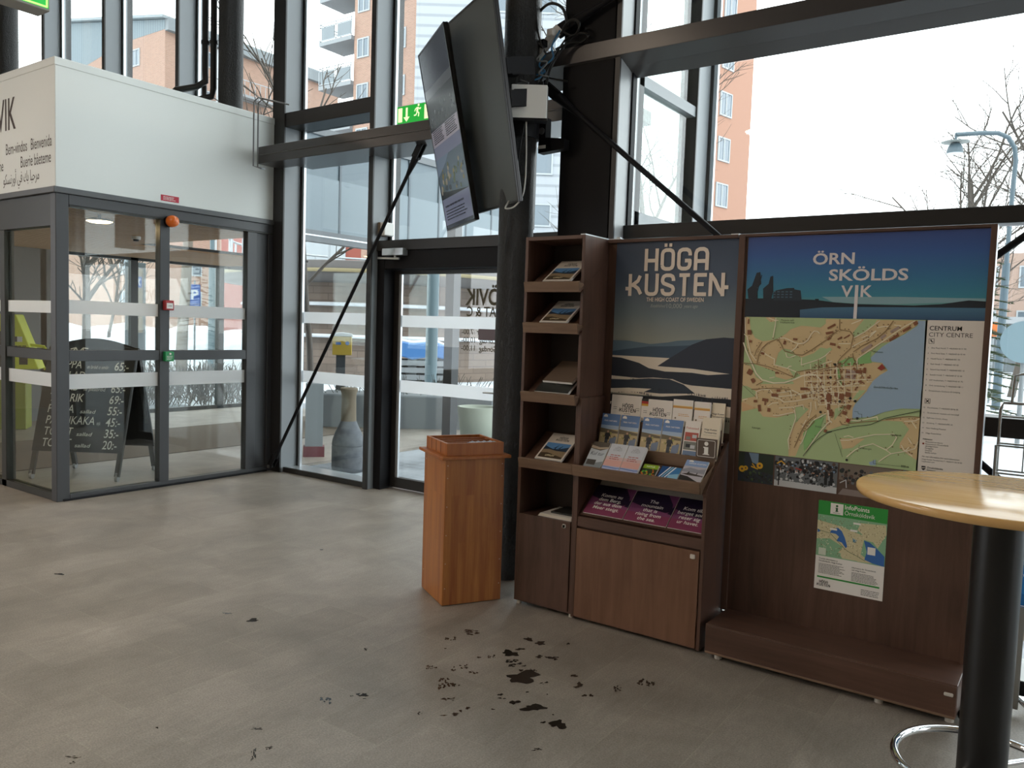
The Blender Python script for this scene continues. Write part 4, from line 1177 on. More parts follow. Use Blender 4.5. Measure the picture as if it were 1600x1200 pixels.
om = MB()
OW, OH = 1.036, .39
A = Art(om, (-1.385, 3.9495, 1.652), XU, Z, lift=.0004)
OSKY = grad('harbour_sky_print', [(.07, '#6aa3a4'), (.10, '#3f8ea6'), (.19, '#3a7ba8'), (.30, '#3a62a4'), (.39, '#3c5290')])
A.rect(0, 0, OW, OH, OSKY, 1)
WB = grad('harbour_water_print', [(0, '#38597b'), (.05, '#4e7a99')])
A.rect(0, 0, OW, .062, WB, 2)
A.poly(OVD['glow'][0], M('harbour_glow', '#8fb3bd', .45), 2)
DK = M('harbour_silhouette', '#1c2632', .45)
A.poly(clip(OVD['land'][0], 0, 0, OW, OH), DK, 3)
A.rect(0, 0, .17, .045, DK, 3)
A.poly(OVD['house'][0], M('harbour_house', '#26323f', .45), 4)
for P_ in OVD['crane']:
    A.poly(P_, DK, 4)
A.line([(.045, .075), (.075, .205)], .004, DK, 4)
A.line([(.105, .07), (.125, .19)], .004, DK, 4)
for i in range(3):
    for j in range(5):
        A.rect(.135 + j * .02, .095 + i * .013, .147 + j * .02, .1 + i * .013, M('harbour_window', '#4c6a7c', .45), 5)
A.rect(.335, .078, .352, .09, DK, 4)
OL = M('harbour_letters', '#e6dfe0', .5)
A.text('ÖRN', .315, .252, .073, OL, 6, .022, 1, 'L', width=.186)
A.text('SKÖLDS', .392, .176, .073, OL, 6, .022, 1, 'L', width=.338)
A.text('V', .450, .101, .073, OL, 6, .022, 1, 'L', width=.052)
A.text('K', .536, .101, .073, OL, 6, .022, 1, 'L', width=.05)
A.rect(.5105, 0, .525, .154, OL, 6)
tag(om.build('harbour_poster'), 'wide blue harbour poster lettered ÖRNSKÖLDSVIK across the top of the map board', 'poster')

mm = MB()
MW, MH = .812, .672
A = Art(mm, (-1.378, 3.9495, .98), XU, Z, lift=.0004)
A.rect(0, 0, MW, MH, M('map_green', '#b7cc97', .45), 1)
MC = [('orange', '#e0b98a'), ('tan', '#dfc596'), ('green', '#b7cc97'), ('bright', '#93c47e'), ('water', '#a3bdd6'), ('grey', '#b39c90')]
for k, (key, h_) in enumerate(MC):
    for P_ in MAPD[key]:
        q = clip(P_, 0, 0, MW, MH)
        if len(q) > 2:
            A.poly(q, M('map_' + key, h_, .45), k + 2)
RW, RB, BL = M('map_road', '#f6ecd2', .45), M('map_main_road', '#9b7f58', .45), M('map_building', '#8d5a3c', .45)
for P_ in MAPD['white']:
    A.line(P_, .0042, RW, 9)
for P_ in MAPD['wide']:
    A.line(P_, .0065, RW, 9)
for P_ in MAPD['brown']:
    A.line(P_, .0038, RB, 10)
for P_ in MAPD['rail']:
    A.line(P_, .0028, M('map_railway', '#2d3a2c', .45), 11)
for P_ in MAPD['thin']:
    A.line(P_, .0014, M('map_railway'), 11)
for P_ in MAPD['bld']:
    A.poly(P_, BL, 10)
for P_ in MAPD['red']:
    A.poly(P_, M('map_red', '#9c3f33', .45), 11)
# town grid of streets and blocks
r_ = random.Random(11)
ca, sa = math.cos(.1), math.sin(.1)


def inside(p, poly):
    c_ = False
    for i in range(len(poly)):
        (x0, y0), (x1, y1) = poly[i - 1], poly[i]
        if (y0 > p[1]) != (y1 > p[1]) and p[0] < (x1 - x0) * (p[1] - y0) / (y1 - y0) + x0:
            c_ = not c_
    return c_


town = [(.28, .30), (.30, .44), (.56, .45), (.575, .40), (.50, .30), (.49, .24), (.40, .25)]
for i in range(11):
    for j in range(9):
        gx, gy = .27 + i * .03, .22 + j * .028
        x, y = gx * ca - gy * sa + .04, gx * sa + gy * ca - .02
        if not inside((x, y), town):
            continue
        A.line([(x, y), (x + .03 * ca, y + .03 * sa)], .0032, RW, 8)
        A.line([(x, y), (x - .028 * sa, y + .028 * ca)], .0032, RW, 8)
        for q in range(4):
            px_, py_ = x + r_.uniform(.006, .022), y + r_.uniform(.006, .022)
            w_, h_ = r_.uniform(.003, .008), r_.uniform(.003, .008)
            A.rect(px_, py_, px_ + w_, py_ + h_, BL, 10)
# little houses along the roads
HSE = M('map_house', '#7a5a3e', .45)
for P_ in MAPD['white'] + MAPD['brown']:
    for i in range(len(P_) - 1):
        (x0, y0), (x1, y1) = P_[i], P_[i + 1]
        L = math.hypot(x1 - x0, y1 - y0)
        k = int(L / .011)
        for q in range(k):
            t = (q + r_.random()) / max(k, 1)
            s_ = r_.choice((-1, 1)) * r_.uniform(.0065, .011)
            x, y = x0 + (x1 - x0) * t - (y1 - y0) / L * s_, y0 + (y1 - y0) * t + (x1 - x0) / L * s_
            if not (.01 < x < MW - .01 and .01 < y < MH - .01) or r_.random() < .25:
                continue
            if not any(inside((x, y), T_) for T_ in MAPD['tan']) and r_.random() < .75:
                continue
            z = r_.uniform(.0016, .003)
            A.rect(x - z, y - z * .7, x + z, y + z * .7, HSE, 10)
for x, y in MAPD['dots']:
    A.disc(x, y, .0062, M('map_dot', '#2b2f24', .45), 12)
ML = M('map_label', '#3a4534', .5)
for s_, x, y in (('Museum och', .175, .655), ('friluftsområde', .172, .644), ('Ås', .13, .30), ('Hamnen', .60, .52), ('Örnsköldsviksfjärden', .61, .36), ('Åsberget', .06, .12), ('Varvsberget', .56, .075), ('Höglands', .695, .15), ('Fritids', .365, .155)):
    A.text(s_, x, y, .012, ML, 12, 0, 1, 'L')
A.text('500 m', .745, .012, .013, ML, 12, .008, 1, 'L')
tag(mm.build('town_map'), 'green and tan printed town map in the middle of the map board', 'map')

lm = MB()
LW, LH = .227, .672
A = Art(lm, (-.573, 3.9495, .98), XU, Z, lift=.0004)
A.rect(0, 0, LW, LH, PAPER, 1)
A.text('CENTRUM', .017, .628, .027, INK, 2, .01, 1, 'L', width=.125)
A.text('CITY CENTRE', .016, .6, .027, INK, 2, -.004, 1, 'L', width=.168)
ICON = M('print_icon', '#2a2725', .5)
for y, k in ((.570, 0), (.306, 1)):
    A.line([(.018, y), (.038, y), (.038, y + .021), (.018, y + .021), (.018, y)], .0016, ICON, 2)
    if k == 0:
        A.line([(.022, y + .015), (.027, y + .015), (.027, y + .009), (.035, y + .006)], .004, ICON, 3)
    else:
        A.line([(.022, y + .004), (.034, y + .017)], .0035, ICON, 3)
        A.line([(.034, y + .004), (.022, y + .017)], .0035, ICON, 3)
names = [('1', 'Elite Plaza Hotell, \u2706 +46(0)660-26 51 00'), ('2', 'First Hotel Statt, \u2706 +46(0)660-26 55 90'), ('3', 'Hotell Focus, \u2706 +46(0)660-821 00'), ('4', 'Park Hotell, \u2706 +46(0)660-103 60'), ('5', 'Strand City Hotell, \u2706 +46(0)660-820 10'), ('6', 'Scandic Hotell, \u2706 +46(0)660-27 22 00'), ('7', 'STF Vandrarhem, \u2706 +46(0)70-65 61 70'), ('8', 'Övik rumsbokning, \u2706 +46(0)660-108 11'), ('9', 'Örnsköldsviks Gästhamn & Camping')]
for i, (k, s_) in enumerate(names):
    y = .548 - i * .0235
    A.text(k, .016, y, .0085, INK, 2)
    A.text(s_.replace('\u2706', 'T'), .030, y, .0082, INK, 2, 0, 1, 'L')
for i, s_ in enumerate(('Paradisbadet, T +46(0)660-28 86 00', 'Örnsköldsviks museum och konsthall', 'Fjällräven Center, Arena', 'Arnstorp, T +46(0)660-890 20', 'Hans Hedberg Museum', 'Höga Kustenbåten')):
    y = .285 - i * .0225
    A.text(str(10 + i), .014, y, .0082, INK, 2)
    A.text(s_, .030, y, .0082, INK, 2)
A.text('Hållplatser', .02, .145, .009, INK, 2, .012)
for i, s_ in enumerate(('Resecentrum Norra', 'Resecentrum Örnsköldsvik', 'Järnvägsstation', 'Fartygskaj', 'Hospital', 'Gamla kyrkan')):
    A.text(s_, .032, .134 - i * .0095, .0082, INK, 2)
A.disc(.023, .1275, .004, M('map_red'), 3)
A.text('För mer information: For more information:', .022, .068, .0082, INK, 2, .006)
A.text('Höga Kusten Turistservice T +46(0)771-26 50 00', .022, .056, .0078, INK, 2)
A.text('hogakusten.com', .022, .046, .0078, INK, 2)
A.poly([(.022, .028), (.038, .028), (.038, .016), (.030, .008), (.022, .016)], ICON, 3)
A.line([(.023, .019), (.037, .021)], .003, PAPER, 4)
A.text('Örnsköldsviks', .044, .019, .011, INK, 2, .012)
A.text('kommun', .044, .009, .010, INK, 2, .012)
A.disc(.128, .009, .0035, M('map_red'), 3)
A.text('Här är du/You are here', .136, .006, .0085, INK, 2, .01)
tag(lm.build('map_legend'), 'cream CENTRUM legend panel beside the map, rows of small black print', 'legend panel')

# strip of photographs under the map
r_ = random.Random(5)


def photo(name, label, x0, x1, z0, z1, draw):
    q = MB()
    w, h = x1 - x0, z1 - z0
    A = Art(q, (x0, 3.9495, z0), XU, Z, lift=.0004)
    draw(A, w, h)
    return tag(q.build(name), label, 'photograph', 'photographs under the map')


def blobs(A, n, x0, y0, x1, y1, s0, s1, cols, k, sq=1.0):
    for i in range(n):
        A.disc(r_.uniform(x0, x1), r_.uniform(y0, y1), r_.uniform(s0, s1), M(*r_.choice(cols)), k, 7, None if sq == 1 else r_.uniform(s0, s1) * sq)


G_ = [('photo_black', '#14161a', .5), ('photo_dark', '#2b2e33', .5), ('photo_green', '#27352b', .5), ('photo_mid', '#6a6f74', .5), ('photo_pale', '#c9cccf', .5), ('photo_brown', '#5b473c', .5)]
for g in G_:
    M(*g)


def flowers(A, w, h):
    A.rect(0, 0, w, h, M('photo_dusk', '#2a3440', .5), 1)
    A.poly([(.05, h), (.11, h), (.10, .09), (.07, .1)], M('photo_sky', '#7d97b5', .5), 2)
    A.poly([(0, h), (.03, h), (.03, .06), (0, .06)], M('photo_green'), 2)
    A.poly([(.10, h), (w, h), (w, .05), (.1, .06)], M('photo_green'), 2)
    blobs(A, 60, .005, .006, w - .005, .055, .003, .008, [G_[0], G_[2], G_[1], ('photo_leaf', '#48603c', .5)], 3)
    Y_ = M('photo_yellow', '#e6b22c', .5)
    for x, y, r in ((.02, .062, .016), (.038, .068, .012), (.108, .088, .016)):
        A.disc(x, y, r, Y_, 4, 14)
        A.disc(x, y, r * .35, M('photo_brown'), 5)
    A.line([(.07, .095), (.085, .078)], .005, Y_, 4)
    A.line([(.065, .08), (.1, .07)], .006, Y_, 4)


def crowd(A, w, h):
    A.rect(0, 0, w, h, M('photo_mid'), 1)
    A.rect(0, 0, w, .03, M('photo_pale'), 2)
    blobs(A, 90, .006, .085, w - .006, h - .008, .005, .011, [G_[0], G_[1], G_[5], G_[1]], 3)
    blobs(A, 24, .01, .1, w - .01, h - .008, .003, .007, [G_[4], ('photo_sky', '#7d97b5', .5)], 4)
    blobs(A, 110, .01, .03, w - .012, .088, .004, .009, [G_[0], G_[3], G_[4], G_[1], G_[3]], 4)
    blobs(A, 30, .02, .07, w - .02, .088, .003, .005, [('photo_skin', '#b98f77', .5), G_[0]], 5)
    A.line([(.022, .005), (.022, .09)], .006, M('photo_black'), 5)
    A.line([(.01, .11), (.03, .125), (.05, .11)], .005, M('photo_yellow'), 5)
    A.line([(.10, .098), (.13, .092)], .007, M('photo_red', '#a8453a', .5), 5)
    for x in (.235, .26):
        A.rect(x, .035, x + .014, .1, M('photo_black'), 5)


def street(A, w, h):
    A.rect(0, 0, w, h, M('photo_brown'), 1)
    A.rect(0, .07, w, h, M('photo_stone', '#7c7064', .5), 2)
    A.poly([(0, 0), (w, 0), (w, .025), (.02, .03)], M('photo_path', '#8b7d78', .5), 2)
    blobs(A, 60, .006, .055, w - .006, .12, .004, .011, [G_[1], G_[2], G_[5], G_[3]], 3)
    A.line([(.006, .055), (.032, .072), (.036, .035)], .004, M('photo_pale'), 4)
    blobs(A, 12, .02, .08, w - .02, h - .01, .004, .009, [G_[0], G_[5]], 4)


def sea(A, w, h):
    A.rect(0, 0, w, h, M('photo_blue', '#4a78b8', .5), 1)
    A.rect(0, 0, w, .05, M('photo_green'), 2)
    blobs(A, 20, .01, .04, w - .01, .07, .006, .012, [G_[2], G_[0]], 3)


photo('photograph', 'printed photo of yellow flowers, leftmost under the map', -1.377, -1.202, .83, .977, flowers)
photo('photograph', 'printed photo of a seated street crowd under the map', -1.195, -.902, .83, .977, crowd)
photo('photograph', 'printed photo of a brown street corner under the map, half behind the table top', -.895, -.63, .83, .977, street)
photo('photograph', 'printed photo with blue sky under the legend panel, behind the table top', -.623, -.35, .83, .977, sea)

# A3 notice
im = MB()
IW, IH = .304, .426
A = Art(im, (-.978, 3.949, .365), XU, Z, lift=.0004)
A.rect(0, 0, IW, IH, PWHITE, 1)
A.rect(0, .359, IW, IH, M('notice_green', '#2f9a3f', .5), 2)
A.rect(.055, .368, .112, .42, PWHITE, 3)
GI = M('notice_dark_green', '#1f5c33', .5)
A.disc(.0835, .408, .0055, GI, 4, 14)
A.poly([(.077, .400), (.088, .400), (.088, .385), (.092, .381), (.075, .381), (.079, .385), (.079, .396), (.077, .396)], GI, 4)
A.text('InfoPoint', .0835, .372, .0085, GI, 4, 0, 1, 'C')
A.text('InfoPoints', .119, .399, .029, PWHITE, 3, .012, 1, 'L', width=.107)
A.text('Örnsköldsvik', .119, .372, .028, PWHITE, 3, -.004, 1, 'L', width=.132)
A.rect(0, .161, IW, .359, M('notice_map_green', '#8fbf97', .5), 2)
TN = M('notice_tan', '#d8cfa6', .5)
for P_ in ([(0, .33), (.04, .325), (.11, .315), (.16, .3), (.2, .29), (.3, .345), (.304, .31), (.27, .24), (.25, .265), (.21, .27), (.2, .2), (.25, .166), (.19, .163), (.1, .19), (.12, .22), (.06, .25), (0, .24)], [(.19, .345), (.30, .352), (.28, .26), (.23, .27), (.18, .31)], [(.14, .22), (.2, .2), (.24, .165), (.304, .165), (.12, .165), (.11, .18)]):
    A.poly(P_, TN, 3)
IB = M('notice_water', '#3a6fb8', .5)
A.poly([(.058, .278), (.068, .296), (.093, .307), (.111, .294), (.126, .265), (.139, .226), (.133, .216), (.114, .24), (.09, .245), (.1, .265), (.086, .276)], IB, 4)
A.poly([(.003, .289), (.017, .278), (.002, .271)], IB, 4)
A.poly([(.21, .267), (.235, .262), (.269, .237), (.301, .208), (.302, .161), (.253, .167), (.217, .178), (.225, .215)], IB, 4)
A.poly([(.16, .27), (.18, .262), (.172, .248), (.163, .252)], M('notice_pond', '#5d93ae', .5), 4)
A.line([(.0, .285), (.06, .275), (.13, .212), (.15, .2), (.18, .19), (.22, .172)], .0018, GI, 5)
r_ = random.Random(9)
for i in range(420):
    x, y = r_.uniform(.004, .298), r_.uniform(.168, .352)
    if .06 < x < .14 and .22 < y < .3 or x > .21 and y < .26:
        continue
    z = r_.uniform(.0008, .002)
    A.rect(x - z, y - z, x + z, y + z, M(*r_.choice((('notice_dot', '#8a7c58', .5), ('notice_road', '#f3ecd0', .5), ('notice_dot', '#8a7c58', .5)))), 4)
for i in range(26):
    x, y = r_.uniform(.01, .28), r_.uniform(.17, .34)
    if .06 < x < .14 and .22 < y < .3 or x > .2 and y < .26:
        continue
    A.line([(x, y), (x + r_.uniform(-.02, .02), y + r_.uniform(-.02, .02))], .0012, M('notice_road'), 4)
for x, y in ((.16, .335), (.148, .3), (.058, .292)):
    A.rect(x, y, x + .032, y + .009, PWHITE, 6)
A.rect(.012, .166, .046, .2, M('notice_box', '#dfe9d8', .5), 6)
A.rect(.228, .205, .262, .24, PWHITE, 6)
A.text('Tourist information in', .016, .145, .0095, INK, 3, .01)
A.text('Örnsköldsvik, Höga Kusten', .016, .134, .0095, INK, 3, .01)
A.lines(.016, .122, .122, 8, .0062, .0022, ICON, 3, 4)
A.text('Information för Örnsköldsvik', .165, .128, .0088, INK, 3, .008)
A.text('och Höga Kusten', .165, .117, .0088, INK, 3, .008)
A.lines(.165, .106, .118, 7, .0062, .0022, ICON, 3, 6)
A.rect(.012, .056, .288, .0635, M('notice_green'), 3)
A.logo(.043, .030, .013, INK, 3)
A.lines(.21, .034, .08, 4, .0075, .0026, ICON, 3, 8, .1)
tag(im.build('notice'), 'A3 notice with green InfoPoints header taped low on the map board', 'notice')

# ================================================================ THINGS IN THE HALL
def leaflet(name, label, cat, x0, x1, y, z, L, ang, th, draw, group=None, edge=PWHITE, yaw=0.0):
    """a pile of thin leaflets leaning back: lower front edge at (y, z), 'ang' above the level"""
    w = x1 - x0
    t = thing(name, label, cat, ((x0 + x1) / 2, y, z), yaw, group)
    ca_, sa_ = math.cos(ang), math.sin(ang)
    T = Matrix.Translation(t.location) @ Matrix.Rotation(yaw, 4, 'Z') @ Matrix(((1, 0, 0, 0), (0, ca_, -sa_, 0), (0, sa_, ca_, 0), (0, 0, 0, 1)))
    q = MB()
    q.T = T
    q.box(-w / 2, 0, -th, w / 2, L, 0, edge)
    q.build('page_block', t)
    q = MB()
    q.T = T
    A = Art(q, (-w / 2, 0, .0002), (1, 0, 0), (0, 1, 0), lift=.00012)
    draw(A, w, L)
    q.build('cover', t)
    return t


def mag_cover(A, w, h):
    A.rect(0, 0, w, h, M('mag_paper', '#d8cfc4', .4), 1)
    A.logo(w * .52, h * .795, h * .078, INK, 3)
    A.rect(w * .06, h * .06, w * .94, h * .63, M('mag_sky', '#5f8fc0', .4), 2)
    A.rect(w * .06, h * .06, w * .94, h * .40, M('mag_rock', '#8d7a60', .4), 3)
    A.poly([(w * .06, h * .40), (w * .06, h * .50), (w * .25, h * .44), (w * .4, h * .40), (w * .62, h * .41), (w * .94, h * .52), (w * .94, h * .34), (w * .06, h * .34)], M('mag_hill', '#2b3a4c', .4), 4)
    A.poly([(w * .06, h * .36), (w * .3, h * .38), (w * .55, h * .34), (w * .94, h * .30), (w * .94, h * .06), (w * .06, h * .06)], M('mag_rock'), 5)
    A.poly([(w * .06, h * .22), (w * .3, h * .25), (w * .94, h * .12), (w * .94, h * .06), (w * .06, h * .06)], M('mag_shade', '#4a3c2c', .4), 6)
    for x in (.47, .63):
        A.line([(w * x, h * .38), (w * (x + .02), h * .48), (w * (x + .06), h * .5)], w * .03, INK, 7)
        A.line([(w * (x + .02), h * .47), (w * (x - .06), h * .43)], w * .018, INK, 7)
        A.disc(w * (x + .055), h * .525, w * .018, INK, 7, 8)
    A.text('UPPLEV', w * .3, h * .12, h * .085, M('mag_letters', '#f0e2b8', .4), 8, .01, .9, 'L', shear=.2)


for z, x0, lab in ((1.818, -2.412, 'coast magazine with hikers on its cover, on the top shelf of the tower'),
                   (1.597, -2.424, 'coast magazine with hikers on its cover, on the second shelf of the tower'),
                   (.851, -2.423, 'coast magazine with hikers on its cover, on the lowest tilted shelf of the tower')):
    leaflet('magazine', lab, 'magazine', x0, x0 + .172, 3.671, z, .225, math.radians(32.5), .012, mag_cover, 'coast magazines in the shelf tower')


def dark_cover(A, w, h):
    A.rect(0, 0, w, h, M('folder_dark', '#2c2d2a', .45), 1)
    D2 = M('folder_line', '#6d6f68', .45)
    pts = [(w * .55 + .03 * math.cos(2 * pi * i / 20), h * .42 + .03 * math.sin(2 * pi * i / 20)) for i in range(21)]
    A.line(pts, .003, D2, 2)
    A.poly([(w * .5, h * .4), (w * .56, h * .46), (w * .62, h * .41)], D2, 2)
    A.lines(w * .55, h * .74, w * .35, 2, .012, .004, D2, 2, 2)


leaflet('folder', 'dark green-black folder with a ring emblem on the third shelf of the tower', 'folder', -2.44, -2.225, 3.671, 1.219, .235, math.radians(32.5), .014, dark_cover)
t = leaflet('folder', 'brown folder lying behind the dark one on the third shelf of the tower', 'folder', -2.43, -2.225, 3.72, 1.288, .2, math.radians(32.5), .012, lambda A, w, h: A.rect(0, 0, w, h, M('folder_brown', '#6b5a4c', .5), 1), yaw=-.12)
t.location.z = 1.275
m = MB()
for k in range(5):
    m.box(-2.42 + .003 * k, 3.722, .5205 + k * .0035, -2.205, 3.93, .5235 + k * .0035, PWHITE if k % 2 == 0 else CREAM)
tag(m.build('paper_stack'), 'stack of white papers in the open niche at the bottom of the tower', 'paper stack')
m = MB()
m.box(-2.36, 3.76, .5385, -2.21, 3.93, .548, M('folder_dark'))
tag(m.build('booklet'), 'dark booklet lying on the white paper stack', 'booklet')

# --- front tray leaflets
A49 = math.radians(48)


def kultur(A, w, h):
    A.rect(0, 0, w, h, M('kt_grey', '#b9c0c6', .4), 1)
    A.poly([(0, h), (w, h), (w, h * .78), (w * .6, h * .68), (0, h * .74)], M('kt_rock', '#5d554a', .4), 2)
    A.poly([(0, h * .86), (w * .5, h * .80), (w, h * .84), (w, h * .78), (w * .5, h * .72), (0, h * .76)], M('kt_sand', '#b7a78f', .4), 3)
    A.poly([(0, 0), (w, 0), (w, h * .3), (w * .55, h * .22), (0, h * .34)], M('kt_shore', '#7f868a', .4), 2)
    A.rect(w * .08, h * .14, w * .6, h * .33, M('kt_shed', '#3f3a36', .4), 3)
    A.text('Kul tur', w * .5, h * .5, .032, M('kt_ink', '#2f3a48', .4), 4, 0, .8, 'C', shear=.25, width=w * .8)


def purple(A, w, h):
    A.rect(0, 0, w, h, M('pp_sky', '#c9ccd2', .4), 1)
    A.rect(0, h * .18, w, h * .42, M('pp_pink', '#d9a79d', .4), 2)
    A.rect(0, h * .40, w, h * .52, M('pp_haze', '#d3b6b4', .4), 2)
    A.rect(0, 0, w, h * .18, M('pp_sea', '#a9b3d4', .4), 2)
    A.line([(0, h * .15), (w * .8, h * .12), (w, h * .14)], .005, M('pp_line', '#5c78b4', .4), 3)
    g = M('pp_ink', '#8b8d92', .4)
    A.text('THE', w * .5, h * .87, .011, g, 3, 0, 1, 'C')
    A.text('HIGH', w * .5, h * .81, .016, g, 3, 0, 1, 'C')
    A.text('COAST', w * .5, h * .74, .016, g, 3, 0, 1, 'C')
    r = M('pp_red', '#b0625c', .4)
    A.lines(w * .2, h * .57, w * .6, 3, .012, .005, r, 3, 3)
    A.text('hike', w * .85, h * .03, .012, M('pp_line'), 3, 0, .8, 'C')


def greenl(A, w, h):
    A.rect(0, 0, w, h, M('gl_green', '#93b62c', .4), 1)
    A.rect(0, 0, w, h * .62, M('gl_dark', '#2c3a22', .4), 2)
    r = random.Random(4)
    for i in range(26):
        A.disc(r.uniform(.006, w - .006), r.uniform(.004, h * .6), r.uniform(.003, .008), M(*r.choice((('gl_leaf', '#5fae3c', .4), ('gl_dark', '#2c3a22', .4), ('gl_orange', '#d9772c', .4), ('gl_leaf', '#5fae3c', .4)))), 3, 8)
    A.text('NATUR', w * .5, h * .74, .014, PWHITE, 4, .01, 1, 'C')


def bluel(A, w, h):
    A.rect(0, 0, w, h, M('bl_blue', '#3f7fb8', .4), 1)
    A.poly([(0, 0), (w * .35, 0), (w * .6, h), (0, h)], M('bl_deep', '#1f4f88', .4), 2)
    for i, x in enumerate((.05, .18, .32)):
        A.poly([(w * x, 0), (w * (x + .06), 0), (w * (x + .42), h), (w * (x + .34), h)], M('bl_white', '#e9f1f7', .4) if i != 1 else M('bl_sky', '#8fc3e0', .4), 3)
    A.poly([(w * .5, h * .3), (w, h * .5), (w, 0), (w * .5, 0)], M('bl_sky'), 3)


def lastl(A, w, h):
    A.rect(0, 0, w, h, M('ll_sky', '#8fa9d2', .4), 1)
    A.rect(0, 0, w, h * .72, M('ll_mist', '#c3bfc6', .4), 2)
    A.poly([(0, h * .56), (w * .3, h * .66), (w * .7, h * .60), (w, h * .66), (w, h * .44), (0, h * .44)], M('ll_far', '#9a9aa4', .4), 3)
    A.poly([(0, h * .36), (w * .4, h * .42), (w, h * .34), (w, h * .30), (w * .3, h * .31)], M('ll_isle', '#4c4640', .4), 4)
    A.poly([(0, h * .30), (w * .35, h * .26), (w * .7, h * .12), (w * .9, h * .05), (w * .3, 0), (0, 0)], M('ll_rock', '#2b2826', .4), 5)
    A.line([(w * .3, h * .36), (w * .33, h * .48)], .004, INK, 6)
    A.line([(w * .26, h * .41), (w * .38, h * .42)], .003, INK, 6)
    A.line([(w * .68, h * .36), (w * .70, h * .46)], .004, INK, 6)
    A.poly([(w * .12, h * .92), (w * .34, h * .92), (w * .32, h * .97), (w * .23, h), (w * .14, h * .97)], PWHITE, 3)
    A.text('HÖGA KUSTEN', w * .55, h * .82, .013, PWHITE, 3, .01, 1, 'C')


leaflet('leaflet', 'grey Kul tur leaflet at the left end of the front tray', 'leaflet', -2.112, -2.012, 3.662, .838, .172, A49, .01, kultur)
leaflet('leaflet', 'pale pink-and-grey High Coast leaflet, the one beside the Kul tur leaflet', 'leaflet', -2.003, -1.904, 3.661, .838, .172, A49, .02, purple)
leaflet('leaflet', 'pale pink-and-grey High Coast leaflet, the one beside the green leaflet', 'leaflet', -1.901, -1.80, 3.661, .838, .172, A49, .02, purple)
leaflet('leaflet', 'small green leaflet in the middle of the front tray', 'leaflet', -1.787, -1.705, 3.672, .842, .075, math.radians(38), .012, greenl)
leaflet('leaflet', 'blue and white leaflet in the front tray beside the small green one', 'leaflet', -1.690, -1.585, 3.670, .842, .08, math.radians(37), .008, bluel)
leaflet('leaflet', 'misty lake leaflet with a blue top at the right end of the front tray', 'leaflet', -1.578, -1.462, 3.664, .838, .145, math.radians(40), .008, lastl)


# --- middle row
def sport(A, w, h):
    A.rect(0, 0, w, h, M('sp_sky', '#5f83b8', .4), 1)
    A.rect(0, h * .55, w, h * .70, M('sp_pale', '#a9bed6', .4), 2)
    A.rect(0, 0, w, h * .60, M('sp_rock', '#c4b084', .4), 3)
    A.poly([(0, h * .62), (w * .4, h * .60), (w, h * .56), (w, h * .50), (0, h * .5)], M('sp_tree', '#6b5f48', .4), 4)
    r = random.Random(12)
    for i in range(40):
        A.disc(r.uniform(.008, w - .008), r.uniform(.008, h * .5), r.uniform(.003, .008), M(*r.choice((('sp_rock2', '#dcc998', .4), ('sp_moss', '#a8a05c', .4), ('sp_rock', '#c4b084', .4), ('sp_shade', '#7d6c50', .4)))), 5, 7)
    A.poly([(w * .55, h * .12), (w * .92, h * .2), (w * .95, h * .42), (w * .6, h * .36)], M('sp_water', '#7d8ba3', .4), 6)
    A.line([(w * .4, h * .08), (w * .42, h * .4)], w * .17, M('sp_trouser', '#3b4450', .4), 7)
    A.poly([(w * .24, h * .36), (w * .34, h * .50), (w * .56, h * .50), (w * .66, h * .38), (w * .56, h * .42), (w * .55, h * .33), (w * .32, h * .33), (w * .33, h * .42)], M('sp_shirt', '#23262d', .4), 8)
    A.disc(w * .45, h * .535, w * .055, M('sp_skin', '#c2977b', .4), 9, 10)
    A.poly([(w * .07, h * .91), (w * .31, h * .91), (w * .29, h * .96), (w * .19, h * .985), (w * .09, h * .96)], PWHITE, 3)
    A.text('FRISK I NATUREN', w * .5, h * .80, .011, PWHITE, 3, .01, 1, 'C', width=w * .7)


A77 = math.radians(76)
for i, (x0, x1) in enumerate(((-2.124, -2.016), (-2.009, -1.899), (-1.878, -1.768), (-1.762, -1.652))):
    leaflet('leaflet', 'nature leaflet with a walker, %s in the middle row' % ('first from the shelf tower', 'second from the shelf tower', 'third from the shelf tower', 'last before the narrow red leaflet')[i], 'leaflet',
            x0, x1, 3.834, .906, .21, A77, .016, sport, 'nature leaflets in the middle row')


def fiske(A, w, h):
    A.rect(0, 0, w, h, PAPER, 1)
    A.text('Fiskestad', w * .5, h * .80, .016, M('fi_red', '#c2533c', .4), 3, 0, 1, 'C', width=w * .8)
    A.rect(w * .06, h * .52, w * .94, h * .72, M('fi_photo', '#b8564a', .4), 2)
    A.rect(w * .06, h * .30, w * .94, h * .50, M('fi_grey', '#7d7f78', .4), 2)
    A.rect(w * .06, h * .05, w * .94, h * .28, M('fi_blue', '#6f86a8', .4), 2)
    for x, y, c in ((.3, .58, 'fi_grey'), (.7, .63, 'photo_pale'), (.35, .4, 'photo_dark'), (.65, .38, 'photo_pale'), (.4, .14, 'photo_dark')):
        A.rect(w * (x - .15), h * (y - .04), w * (x + .15), h * (y + .04), M(c), 3)


leaflet('leaflet', 'narrow white fishing leaflet with red and grey pictures beside the i plate', 'leaflet', -1.640, -1.558, 3.834, .906, .215, A77, .01, fiske)


def turist(A, w, h):
    A.rect(0, 0, w, h, CREAM, 1)
    A.text('Höga Kusten', w * .5, h * .70, .0125, INK, 2, .012, 1, 'C')
    A.text('Turistservice', w * .5, h * .63, .0125, INK, 2, .012, 1, 'C')
    A.line([(w * .14, h * .585), (w * .86, h * .585)], .001, M('sp_shade'), 2)


